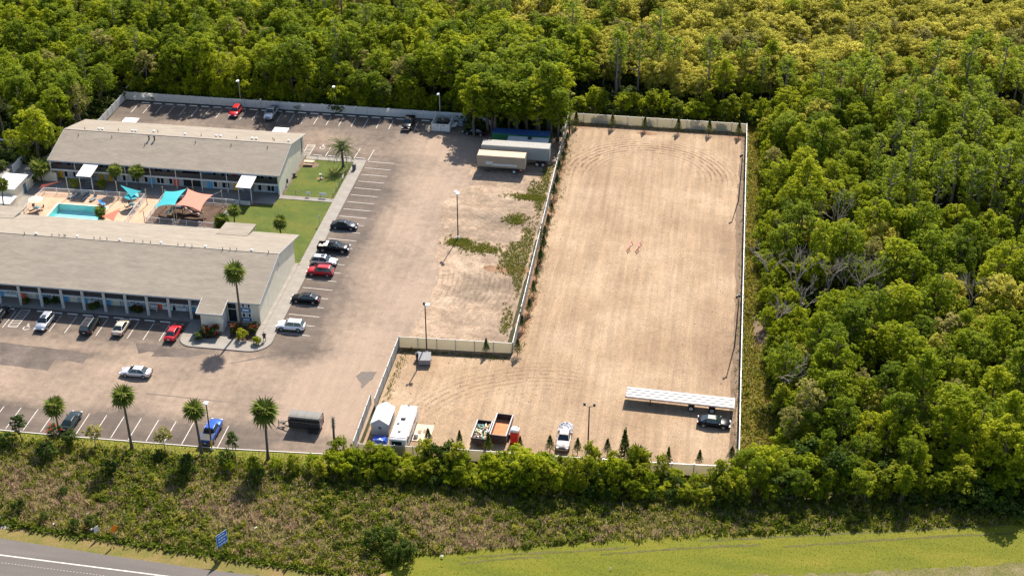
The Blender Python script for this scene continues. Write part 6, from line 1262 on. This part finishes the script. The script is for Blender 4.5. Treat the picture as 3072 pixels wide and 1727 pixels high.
for x, y in scatter([(-125, 275.4), (-52, 275.4), (-50, 272), (-33, 274), (-30.5, 280), (-30.5, 283), (-52, 279.5), (-125, 279.5)], 2.3, 61) + scatter([(-28, 281.5), (9, 281.5), (10.8, 270), (10.6, 215), (12.5, 190), (13.5, 168), (18, 168), (16, 285), (-28, 286)], 2.5, 62):
    tree('shrub', x, max(y, 276.9) if x < -31 else y, rr.uniform(.7, 1.3), 'edge_bush', 'leafy bush along the wood edge' + where(x, y), 'shrub', 'bushes along the wood edge' + where(x, y), sz=rr.uniform(.9, 1.6))
# dead bare trees
for i, px in enumerate(DEADT):
    h = 9.5 + (i * 37 % 5)
    x, y = px; o = put('dead_tree', deadtree('dead_tree%d' % i, h, 300 + i), None, (x, y, 0), i); tag(o, 'bare grey dead tree at the edge of the east wood', 'dead tree', 'dead trees of the east wood')
# hedge along the road side fence
hx = []
def HW(x): return 'below the shed and travel trailer' if x < -37 else 'below the dump trailers' if x < -24 else 'below the junk pickup and twin lamp' if x < -12 else 'below the flatbed trailer'
for i in range(46):
    x = -47.5 + i * 1.22 + rr.uniform(-.4, .4); base = 159.3 + (x + 46) * .045
    for row in range(3):
        y = base - row * 1.75 + rr.uniform(-.5, .5) - (0 if row else .2); s = rr.uniform(.7, 1.22) * (1.0 if row == 0 else 1.0 if row == 1 else .85)
        if -5 < x < 4.5: s *= .72
        if -24 < x < -17: s *= 1.25
        if -46 < x < -37: s *= .8
        hx.append((x + row * .4, y, s))
for i_, (x, y, s) in enumerate(hx): tree('shrub' if (i_ * 7 + int(x)) % 5 else 'darkbush', x, y, s * rr.uniform(.72, 1.1), 'hedge_shrub', 'leafy shrub of the roadside hedge ' + HW(x), 'shrub', 'shrubs of the roadside hedge ' + HW(x), sz=s * rr.uniform(.7, 1.4))
for i in range(24):
    x = 8.5 + i * 1.7; 
    for row in range(3):
        kk = rr.choice(('shrub', 'shrub', 'darkbush', 'maple', 'oak')); sq = rr.uniform(.8, 1.6) if kk in ('shrub', 'darkbush') else rr.uniform(.38, .62)
        tree(kk, x + rr.uniform(-.8, .8), 159.0 + x * .12 + row * 2.7 + rr.uniform(-.9, .9), sq, 'edge_shrub', {'shrub': 'yellow green leafy shrub', 'darkbush': 'dark dense bush', 'maple': 'young fresh green tree', 'oak': 'young dark tree'}[kk] + ' at the mown edge of the east wood', 'shrub', {'shrub': 'leafy shrubs', 'darkbush': 'dark bushes', 'maple': 'young green trees', 'oak': 'young dark trees'}[kk] + ' at the edge of the east wood', sz=sq * rr.uniform(.8, 1.3))
for x, y, s in ((-52, 157.2, .7), (-54.5, 156.4, .75), (-57, 156.2, .6), (-60, 155.2, .75), (-49.5, 157.8, .9), (-50.5, 155.5, .8), (-63.5, 155, .55), (-48.5, 159.5, 1.1), (-47.9, 157, 1.0)): tree('shrub', x, y, s, 'verge_shrub', 'low leafy bush on the weedy verge by the livestock trailer', 'shrub', 'bushes of the verge by the livestock trailer')
for px, py, s in ((K7(500, 880), 0, .85), (K7(1150, 1040), 0, .7), (K7(1950, 1030), 0, .85), (K7(740, 740), 0, .8), (K8(600, 1120), 0, .7), (K7(90, 740), 0, .7), (K7(1650, 880), 0, .5), (K7(660, 1260), 0, .45)): tree('darkbush', *px, s, 'verge_shrub', 'dark rounded bush in the scrubby verge', 'shrub', 'dark bushes of the scrubby verge')
# dark upright wax myrtle bushes low on the verge
for px, py, s in ((KJ(255, 735), 0, .75), (KJ(365, 710), 0, .8), (KJ(375, 800), 0, .65), (KJ(470, 810), 0, .85), (KB(150, 350), 0, .55), (KB(710, 470), 0, .55), (KB(345, 415), 0, .4), (KB(580, 480), 0, .45), (KB(1760, 0), 0, .8)): tree('darkbush', *px, s, 'upright_shrub', 'dense upright dark green bush near the mown grass', 'shrub', 'upright dark bushes near the mown grass', sz=s * 1.15)
# understory bushes against rear fence seen over it
for px in ((K1(2230, 235), K2(540, 250), K2(420, 250), K2(1290, 300), K2(1680, 340), K2(30, 200), K1(1000, 300))): tree('shrub', px[0], 276.9, rr.uniform(.8, 1.1), 'fence_shrub', 'yellow green shrub looking over the white rear fence', 'shrub', 'shrubs behind the white rear fence', v=1)

# ------------------------------------------------------------------ palms
m_ptrunk = M('palm_trunk', (.095, .07, .052), .9, var=.3, scale=4, stretch=(1, 1, 3)); L_pal = leafmat('leaf_palm', (.060, .095, .014), (.115, .15, .022), (.20, .215, .04), .4); L_pald = leafmat('leaf_palm_dead', (.10, .06, .025), (.15, .09, .04), (.2, .13, .06), .3)
def fan(name, mat, pet, rad, seed, n=13, fold=.35):
    rng = random.Random(seed); vs = []
    def blade(a, L, wdt, z0, droop):
        p0 = Vector((pet, 0, z0)); d = Vector((math.cos(a), math.sin(a), 0)); s = Vector((-math.sin(a), math.cos(a), 0)) * wdt; m_ = p0 + d * L * .6 + Vector((0, 0, droop * .25)); e = p0 + d * L + Vector((0, 0, droop))
        vs.extend([p0 - s * .3, m_ - s, e, m_ + s])
    for i in range(n): a = R_(-88 + 176 * i / (n - 1)); blade(a, rad * (1 - .18 * abs(a) / 2) * rng.uniform(.85, 1.12), rad * .075, 0, -rad * fold * rng.uniform(.6, 1.2) - .1 * abs(math.sin(a)))
    vs.extend([Vector((0, -.04, 0)), Vector((pet, -.025, 0)), Vector((pet, .025, 0)), Vector((0, .04, 0))])
    return quads_mesh(name, np.array([tuple(v) for v in vs]), mat)
FAN = [fan('fan_frond%d' % i, L_pal, .42, 1.28, i, n=11, fold=.26 + .12 * i) for i in range(3)]; FAND = fan('dead_frond', L_pald, .6, .8, 9, fold=.7)
def feather(name, mat, L, seed):
    vs = []; N = 18
    for i in range(N):
        t = (i + 1) / N; x = L * t; z = .35 * L * t * (1 - t) * 2 - .38 * L * t ** 2.2; w_ = .55 * math.sin(PI * min(1, t * .85 + .12)) ** .7
        for s in (-1, 1): vs.extend([(x - .05, 0, z), (x + .16, s * w_ * .6, z + .02), (x + .3, s * w_, z - .12), (x + .06, s * w_ * .5, z - .03)])
        x0 = L * i / N; t0 = i / N; z0 = .35 * L * t0 * (1 - t0) * 2 - .38 * L * t0 ** 2.2; vs.extend([(x0, -.035, z0), (x, -.025, z), (x, .025, z), (x0, .035, z0)])
    return quads_mesh(name, np.array(vs, float), mat)
FEA = feather('feather_frond', leafmat('leaf_date', (.07, .10, .035), (.115, .15, .05), (.18, .21, .085), .4), 2.6, 1)
def palm(label, x, y, h, s, n=34, lean=(0, 0), kind='fan', dead=8, tr=.19, z=.02, group=None):
    rt = empty('palm_tree', (x, y, z), 0, label, 'palm tree', group); b = MB(); N = 7; pts = [Vector((lean[0] * (i / N) ** 1.4, lean[1] * (i / N) ** 1.4, h * i / N)) for i in range(N + 1)]
    b.tube(pts, [tr * 1.5] + [tr * (1.0 - .25 * i / N) for i in range(1, N)] + [tr * 1.15], 10); b.build('trunk', m_ptrunk, rt); top = pts[-1]; rg = random.Random(int(x * 13 + y * 7))
    if dead: MB().tube([top - Vector((0, 0, 1.0)), top - Vector((0, 0, .35)), top + Vector((0, 0, .3))], [tr * .9, tr * 2.0, tr * 1.0], 9).build('boot_cluster', m_ptrunk, rt)
    for i in range(n):
        f = (i + .5) / n; el = R_(84 - 128 * f + rg.uniform(-9, 9)); a = i * 2.39996 + rg.uniform(-.2, .2); k = s * rg.uniform(.88, 1.12)
        put('frond', FAN[i % 3] if kind == 'fan' else FEA, rt, tuple(top), (rg.uniform(-.25, .25), -el, a), (k, k, k))
    for i in range(dead if kind == 'fan' else 0): a = i * 2.2; put('dead_frond', FAND, rt, tuple(top - Vector((0, 0, .2))), (rg.uniform(-.3, .3), R_(62 + rg.uniform(-8, 14)), a), (s * .8,) * 3)
    return rt
def ppx(K, bx, by, tx, ty, dz=0):
    """base from the ground pixel, height from the top pixel"""
    X, Y = K(bx, by); lo, hi = 0.5, 25
    for _ in range(30):
        md = (lo + hi) / 2; c = K(tx, ty, md)
        if c[1] > Y: lo = md
        else: hi = md
    return X, Y, lo, K(tx, ty, lo)[0] - X
for lab, K, bx, by, tx, ty, s in (('tall fan palm rising before the motel office', K5, 395, 1215, 330, 690, 1.28), ('tall fan palm on the kerb lawn between the young trees', K7, 1365, 775, 1265, 235, 1.2), ('fan palm leaning beside the blue pickup', K7, 2085, 830, 2005, 385, 1.18), ('fan palm on the kerb lawn by the livestock trailer', K8, 705, 880, 668, 395, 1.42), ('fan palm behind the dark green sedan', K7, 620, 650, 562, 345, 1.1), ('round fan palm beside the pump house', KE, 740, 400, 690, 150, 1.25), ('slim fan palm before the rear gallery with yellow door', KE, 2075, 545, 2020, 190, .95), ('slim fan palm right of the small teal sail', KE, 2440, 520, 2400, 210, 1.05), ('fan palm on the garden lawn behind the motel roof', K5, 765, 345, 755, 215, .95), ('slender fan palm at the playground corner', KF, 2140, 1250, 2115, 890, .9), ('leaning fan palm left of the pump house', KE, 80, 930, 30, 440, .95)):
    X, Y, h, dx = ppx(K, bx, by, tx, ty); palm(lab, X, Y, h, s, lean=(dx, 0), n=25, tr=.2 if h > 6 else .14)
X, Y = KF(1900, 1200); palm('low bushy fan palm at the playground fence', X, Y + .5, 1.2, 1.05, n=34, dead=0)
X, Y = KE(1740, 1060); palm('low palm clump at the pool edge', X, Y + 1.0, 1.3, .85, n=24, dead=0)
X, Y, h, dx = ppx(K2, 1062, 900, 1045, 740); palm('feathery date palm on the dog lawn', X, Y, h, 1.0, 40, (dx, 0), 'date', 0, .24)
X, Y = KK(1000, 0, 2.576)(420, 800); palm('cabbage palm with brown skirt behind the rear fence', X, 277.4, 5.0, 1.3, 36, dead=12)
# palm stump trunk without crown
X, Y, h, dx = ppx(KL, 1385, 1200, 1345, 490); st_ = empty('palm_stump', (X, Y, .02), 0, 'tall headless palm trunk with leaf stubs at the car park corner', 'palm trunk'); MB().tube([Vector((dx * t, 0, h * t)) for t in (0, .3, .6, .75, 1)], [.24, .17, .16, .17, .12], 10).build('trunk', m_ptrunk, st_); b = MB()
for i in range(44): t = .68 + .32 * i / 44; a = i * 2.4; p = Vector((dx * t, 0, h * t)); b.bar(p, p + Vector((math.cos(a) * .34, math.sin(a) * .34, .22)), .09, .04)
b.build('leaf_stub', M('stub', (.20, .17, .14), .9), st_)

# ------------------------------------------------------------------ young trees, pines, flowering bushes
VAR['young'] = [(crown('crown_young%d' % i, [L_md, L_ol, L_pn][i], [.85, 1.05, .85][i], [1.2, 1.0, 1.2][i], 2.3, 26, 26, .13, 400 + i, .33, drop=.8), trunk('trunk_young%d' % i, 2.9, .06, 410 + i, m_barkg, 5, .6, .12, .4)) for i in range(3)]
for lab, K, bx, by, s, v, nm in (('dark leaved young magnolia at the front kerb, leftmost of the row beside the red bush', K7, 225, 690, 1.25, 2, 'young_tree'), ('small pale young tree between the green sedan and the tall palm', K7, 990, 745, 1.1, 1, 'young_tree'), ('small pale young tree between the tall palm and the leaning palm', K7, 1710, 800, 1.15, 1, 'young_tree'), ('young magnolia between the blue pickup and the livestock trailer', K8, 348, 835, 1.1, 2, 'young_tree')):
    tree('young', *K(bx, by), s, nm, lab, 'tree', v=v)
m_flow = leafmat('leaf_red_flower', (.45, .02, .015), (.62, .035, .025), (.72, .08, .05), .3); m_flow2 = leafmat('leaf_orange_flower', (.40, .05, .02), (.6, .08, .03), (.7, .16, .06), .3)
def flowerbush(label, x, y, s, fl, leafm=L_pn, z=.12):
    rt = empty('flowering_bush', (x, y, z), 0, label, 'bush'); sd_ = int(abs(x * 31 + y * 17))
    put('foliage', crown('fb%d' % sd_, leafm, .85 * s, .8 * s, .85 * s, 30, 26, .12, sd_, .35, drop=.8), rt); put('stem', trunk('fbs%d' % sd_, 1.0 * s, .05, sd_, m_bark, 4, .5, .2, .2), rt)
    if fl: put('blossom', crown('fbf%d' % sd_, fl, .95 * s, .9 * s, .9 * s, 16, 7, .10, sd_ + 1, .22, drop=.3), rt)
flowerbush('red flowering bush at the front kerb beside the green sedan', *K7(570, 650), 1.3, m_flow, z=.02)
X, Y = K7(565, 570); 
flowerbush('red hibiscus bush left of the portico wall', *KM(240, 610), 1.1, m_flow); flowerbush('dark hibiscus bush in front of the portico wall', *KM(345, 605), 1.15, m_flow)
flowerbush('hibiscus bush with red blooms under the office windows', *KM(810, 570), 1.05, m_flow); flowerbush('hibiscus bush between the portico and the tall palm', *KM(610, 565), 1.0, m_flow)
flowerbush('yellow green croton bush at the foot of the tall office palm', *KM(690, 655), 1.1, None, L_hd); flowerbush('small clipped bush on the forecourt near the person', *KM(858, 705), .7, None, L_hd); flowerbush('round clipped bush at the forecourt edge by the red sedan', *KM(145, 655), .72, None, L_pn)
for k, p in enumerate((KE(1310, 490), KE(1780, 500), KE(600, 430))): flowerbush(['leafy bush left of the west stair canopy', 'leafy bush right of the west stair canopy', 'dark bush by the garden wall'][k], *p, 1.0, None, L_md if k < 2 else L_pn)
for k, p in enumerate((K4(270, 1140), K4(480, 1140), K4(580, 1140), K4(955, 1200), K4(1000, 1190), K4(1390, 1220), K4(1440, 1230))): flowerbush(['potted shrub by the orange motel door', 'potted shrub left of the silver SUV bay', 'potted shrub before the silver SUV', 'planted shrub behind the dark minivan, left of two', 'planted shrub behind the dark minivan, right of two', 'planted shrub before the yellow motel door, left of two', 'planted shrub before the yellow motel door, right of two'][k], *p, .6, m_flow2 if k % 3 == 0 else None, L_pn)
structure(MB().prism(jag([KM(520, 640), KM(800, 680), KM(905, 480), KM(560, 480)], .1, .8, 3), 0, .02).build('planting_bed', m_mulch, None, (0, 0, .135)))
structure(MB().prism(jag([KM(110, 640), KM(400, 640), KM(430, 590), KM(180, 560)], .1, .8, 3), 0, .02).build('planting_bed', m_mulch, None, (0, 0, .135)))
# conifers: a whorled young pine
def pinemesh(name, h, seed, mat, full=1.0):
    rng = np.random.default_rng(seed); n = 900; t = rng.uniform(.16, 1, n) ** .85; a = rng.uniform(0, 2 * PI, n); a = np.round(a / (2 * PI / 9)) * (2 * PI / 9) + rng.normal(0, .22, n) + np.floor(t * 7) * 1.1
    rad = (1 - t) * .34 * h * full * rng.uniform(.25, 1, n) + .05; p = np.stack([np.cos(a) * rad, np.sin(a) * rad, t * h + .04 * h * rng.normal(size=n) + .12 * rad], 1); nr = rng.normal(size=(n, 3)); nr /= np.linalg.norm(nr, axis=1)[:, None]
    return quads_mesh(name, leaf_arrays(p, nr, .085 * h / 2.4, rng, .4), mat)
VAR['pine'] = [(pinemesh('crown_pine%d' % i, 2.5, 500 + i, L_pn, [1, .85, 1.15][i]), MB().cyl((0, 0, 0), (0, 0, 2.3), .05, .015, n=6).mesh('trunk_pine%d' % i, m_bark)) for i in range(3)]
VAR['lpine'] = [(pinemesh('crown_lpine%d' % i, 2.6, 520 + i, leafmat('leaf_young_pine', (.05, .075, .01), (.085, .105, .015), (.13, .14, .03), .35), .9), MB().cyl((0, 0, 0), (0, 0, 2.4), .05, .015, n=6).mesh('trunk_lpine%d' % i, m_bark)) for i in range(2)]
def pines(K, pxs, label, group, kind='pine', s=(.9, 1.2)):
    for px, py in pxs: tree(kind, *K(px, py), rr.uniform(*s), 'young_conifer', label, 'tree', group, z=.03)
pines(K3, [(1103, 415), (1383, 425), (1632, 445), (1890, 462), (2130, 475), (2358, 492)], 'young pine before the fence at the far end of the gravel lot', 'young pines at the far fence', 'lpine', (1.15, 1.35))
pines(K3, [(1055, 460), (1035, 540), (1025, 610), (1005, 690), (972, 790), (955, 880), (932, 970), (915, 1090), (885, 1190), (860, 1290), (850, 1370), (830, 1440)], 'dark young conifer along the yard fence, far half', 'conifers along the yard fence', 'pine', (.95, 1.3))
pines(KK(1500, 440, 1.28), [(155, 455), (140, 510), (128, 575), (112, 640), (85, 705)], 'dark young conifer along the yard fence, near half', 'conifers along the near yard fence', 'pine', (1.0, 1.25))
pines(K9, [(1180, 335), (1490, 350)], 'young conifer casting a round shadow by the inner fence', 'conifers by the inner fence', 'pine', (1.1, 1.25))
pines(K9, [(610, 1235), (918, 1255), (1808, 1310), (2080, 1330)], 'young conifer between the hedge and the gravel', 'conifers behind the roadside hedge', 'pine', (1.05, 1.3))
pines(KA, [(1540, 1020), (1870, 1010), (590, 920)], 'young conifer near the corner of the wood side fence', 'conifers near the lot corner', 'pine', (1.05, 1.25))
for lab, K, px, py, s, sz in (('tall gappy pine standing in the hedge by the twin lamp post', KA, 760, 1060, 1.9, 2.6), ('bushy young pine before the dump trailers', K9, 1200, 1330, 1.35, 1.5), ('bushy young pine beside the portable toilet', K9, 1515, 1290, .9, 1.0), ('round topped young pine at the hedge gap', KA, 1215, 1060, 1.2, 1.45)): tree('lpine', *K(px, py), s, 'young_conifer', lab, 'tree', sz=sz)
for k, (px, py, sz_) in enumerate(((400, 1110, 1.5), (470, 1130, 1.3), (640, 1120, 1.15), (860, 1140, 1.45), (980, 1140, 1.25), (1140, 1150, 1.1))): tree('shrub', *KA(px, py), .75, 'hedge_tree', 'tall pointed leafy tree rising from the hedge below the flatbed', 'tree', 'pointed trees rising from the hedge', sz=sz_, v=2)
X, Y = KA(900, 1080); palm('cabbage palm growing in the roadside hedge', X, Y, 2.6, 1.15, 26, dead=6)
# tall pine left of the rear block
for px, lab in ((K1(390, 790), 'tall open pine west of the rear motel block'), (K1(60, 700), 'open pine at the far west wood edge')):
    rt = empty('pine_tree', (*px, 0), 0, lab, 'tree'); put('trunk', trunk('trunk_tall_pine', 9.5, .2, 7, m_bark, 9, 1.6, .3, .45), rt); put('crown', crown('crown_tall_pine', leafmat('leaf_pine2', (.045, .06, .012), (.075, .09, .02), (.12, .13, .035), .35), 2.1, 3.2, 7.6, 60, 26, .17, 77, .5), rt)
for i, (px, s) in enumerate(((K1(200, 600), .75), (K1(520, 640), .8), (K1(620, 520), .8), (K1(150, 800), .6), (K1(260, 880), .55), (K1(700, 430), .75), (K1(420, 500), .8))): tree('maple', *px, s, 'broadleaf_tree', 'fresh green tree on the west side of the rear motel block', 'tree', 'trees west of the rear motel block')

# ------------------------------------------------------------------ grass and weeds (nobody could count these)
def blades(name, pts, mat, L, wd, label, cat, lean=.5, seed=3, per=1, z=.02, clump=.0):
    rng = np.random.default_rng(seed); P = np.repeat(np.array([(x, y, z) for x, y in pts]), per, 0); n = len(P); P[:, :2] += rng.normal(0, .12, (n, 2)); a = rng.uniform(0, 2 * PI, n); cl = .5 + .5 * np.sin(P[:, 0] * 1.9 + 1.5 * np.sin(P[:, 1] * 1.3)) * np.cos(P[:, 1] * 2.1 + 1.2 * np.sin(P[:, 0] * .9)); ln = L * rng.uniform(.5, 1.3, n) * (1 + clump * (cl - .5)); d = np.stack([np.cos(a), np.sin(a), np.zeros(n)], 1); s = np.stack([-np.sin(a), np.cos(a), np.zeros(n)], 1) * (wd * rng.uniform(.6, 1.3, n))[:, None]
    k = lean * rng.uniform(.4, 1.3, n); mid = P + d * (ln * k * .35)[:, None] + np.array([0, 0, 1]) * (ln * .6)[:, None]; tip = P + d * (ln * k)[:, None] + np.array([0, 0, 1]) * (ln * rng.uniform(.75, 1, n))[:, None]
    o = put(name, quads_mesh(name, np.stack([P - s * .5, mid - s, tip, mid + s], 1).reshape(-1, 3), mat)); tag(o, label, cat, kind='stuff'); return o
def nval(x, y): return math.sin(x * .33 + 1.7 * math.sin(y * .41)) * math.cos(y * .53 + 1.3 * math.sin(x * .27)) + .5 * math.sin(x * 1.1 + y * .9)
m_sg = leafmat('leaf_scrub', (.16, .185, .016), (.27, .27, .03), (.42, .34, .07), .5); m_sd = leafmat('leaf_scrub_dark', (.07, .105, .010), (.12, .16, .014), (.19, .215, .024), .45); m_dry = leafmat('leaf_dry', (.27, .18, .115), (.39, .27, .175), (.51, .375, .24), .45)
verge = [(-112, 138.9), (-90.8, 139.4), (-77.7, 138.9), (-71.3, 138.8), (-59.4, 137.9), (-43.7, 136.9), (-38, 137.0), (-34.1, 141.5), (-24.6, 144.3), (-6.6, 148.7), (7.2, 151.9), (30, 156.5), (55, 162), (55, 166), (8, 159.5), (-20, 160), (-47, 157.6), (-64.6, 157.6), (-88, 157.4), (-112, 157.4)]
vp = [p for p in scatter(verge, .30, 31, .5) if inview(p[0], p[1], 0, 40)]
def zone(x, y): return nval(x, y) + .25 * rr.gauss(0, 1)
gA, gB, gC = [], [], []
def fbm(x, y): return .5 * math.sin(x * .21 + 2.1 * math.sin(y * .17 + 1)) + .45 * math.sin(x * .73 + 1.7 * math.sin(y * .9)) * math.cos(y * .81 + 1.1 * math.sin(x * .52)) + .35 * math.sin(x * 1.9 + y * 1.3 + math.sin(y * 2.2)) * math.cos(y * 1.7 - x * .6)
for x, y in vp:
    far = (y - 139) / 18; band = math.exp(-((far - .42) / .3) ** 2); q = fbm(x, y); t = rr.random()
    pc = min(.9, max(.04, .14 + .62 * band * (.55 + q))); pb = min(.7, max(.05, .22 - .5 * q + .25 * (far > .75)))
    if t < pc: gC.append((x, y))
    elif t < pc + pb * (1 - pc): gB.append((x, y))
    else: gA.append((x, y))
blades('scrub_grass', gA, m_sg, .5, .075, 'yellow green scrub and tall grass covering the verge', 'grass', .6, 3, 4, clump=1.5)
blades('scrub_weeds', gB, m_sd, .5, .11, 'darker leafy weeds patched through the verge', 'weeds', .7, 4, 4, clump=1.5)
blades('dry_grass', gC, m_dry, .6, .06, 'purplish brown dry grass heads on the verge', 'grass', .45, 5, 4, clump=1.5)
blades('strip_grass', blades_strip, leafmat('leaf_stripgrass', (.16, .17, .014), (.28, .25, .03), (.46, .30, .09), .5), .5, .09, 'tall yellow green grass between the slatted fence and the wood', 'grass', .7, 13, 4)
lump = [(x, y) for x, y in scatter(verge, 1.15, 35, .5) if fbm(x, y) < .0 and rr.random() < .4]
gn_scatter('verge_clumps', [(x, y, 0, rr.uniform(.35, .95), rr.uniform(0, 6.28)) for x, y in lump], [crown('vclump%d' % i, [m_sg, m_sd, m_sg][i], .75, .5, .4, 14, 16, .12, 240 + i, .3, drop=.9) for i in range(3)], 'low leafy clumps scattered through the verge scrub', 'weeds')
# creeping edge along the shoulder
blades('edge_weeds', [(x, 139.6 - (x + 90) * .062 + rr.gauss(0, .3)) for x in np.arange(-112, -42, .10)], m_sd, .5, .14, 'dark creeping weeds along the road shoulder', 'weeds', 1.0, 6, 3)
# weeds along the yard fence and round the lamp post
yw_ = []
for x, y in scatter([(-36, 192), (-29.9, 192), (-29.9, 262), (-33, 262)], .33, 33, .5):
    e = -29.9 - x; lim = 2.0 + 1.3 * math.sin(y * .21 + 1.1 * math.sin(y * .05)) + 1.0 * math.sin(y * .47 + 2 * math.sin(x * .8) + 1) + rr.gauss(0, .5) + (2.0 if 214 < y < 226 else 0) - (2.4 if y < 196 else 0)
    if e < lim and rr.random() < min(.9, .25 + .5 * (lim - e)): yw_.append((x, y))
yw_ += [(-43.0 + rr.gauss(0, 1.2), 224.0 + rr.gauss(0, .7)) for _ in range(420)] + [(-38.5 + rr.gauss(0, 2.2), 222.3 + rr.gauss(0, .9)) for _ in range(330)] + [(-33.5 + rr.gauss(0, 1.8), 243 + rr.gauss(0, .6)) for _ in range(300)] + [(-34 + rr.gauss(0, 1.2), 234 + rr.gauss(0, 1.0)) for _ in range(200)]
blades('yard_weeds', yw_, leafmat('leaf_yard', (.085, .115, .010), (.14, .16, .017), (.24, .205, .04), .4), .22, .075, 'low green weeds along the yard fence and lamp post', 'weeds', 1.1, 7, 7, .03)
lot_w = [(rr.uniform(-29, -26.5), rr.uniform(192, 276)) for _ in range(300)] + [(rr.uniform(-28, 7), 276.4 + rr.gauss(0, .3)) for _ in range(260)] + [(rr.uniform(6.6, 7.4), rr.uniform(166, 276)) for _ in range(160)] + [(rr.uniform(-46, -29), 189 - abs(rr.gauss(0, .5))) for _ in range(160)] + [(-45.8 + abs(rr.gauss(0, .5)), rr.uniform(173, 189)) for _ in range(120)]
blades('lot_weeds', lot_w, MATS['leaf_yard'], .25, .06, 'sparse weeds along the edges of the gravel lot', 'weeds', 1.0, 8, 3, .04)
# kerb lawn and mown grass tufts
blades('kerb_grass', [p for p in scatter([(-112, 158.9), (-112, 156.6), (-50, 157.2), (-50, 160.5), (-64.6, 159.6)], .3, 41, .5)], leafmat('leaf_kerb', (.17, .185, .018), (.23, .225, .028), (.30, .25, .05), .4), .16, .05, 'bright short grass along the front kerb', 'grass', 1.0, 9, 3)
mt_ = [p for p in scatter([(-44, 136.9), (-36, 137.2), (-24.6, 144), (7.2, 152), (45, 159.5), (46, 140), (-40, 130)], .42, 43, .5) if inview(p[0], p[1], 0, 30)]
blades('mown_grass', mt_, leafmat('leaf_mown', (.078, .090, .004), (.108, .112, .006), (.148, .128, .012), .3), .06, .05, 'short mown grass of the roadside slope', 'grass', 1.2, 10, 2)
# leaf litter scraps on the verge
rl_ = random.Random(8)
for k in range(9):
    x, y = rl_.uniform(-85, 0), rl_.uniform(138.2, 146); s = rl_.uniform(.12, .3); o = MB().add([(-s, -s * .7, 0), (s, -s * .6, .06), (s * .8, s * .7, .02), (-s * .9, s * .6, .09), (0, 0, .14)], [(0, 1, 4), (1, 2, 4), (2, 3, 4), (3, 0, 4)]).build('litter', m_white, None, (x, y, .3), rl_.uniform(0, 6)); tag(o, 'crumpled white litter on the verge', 'litter', 'litter on the verge')
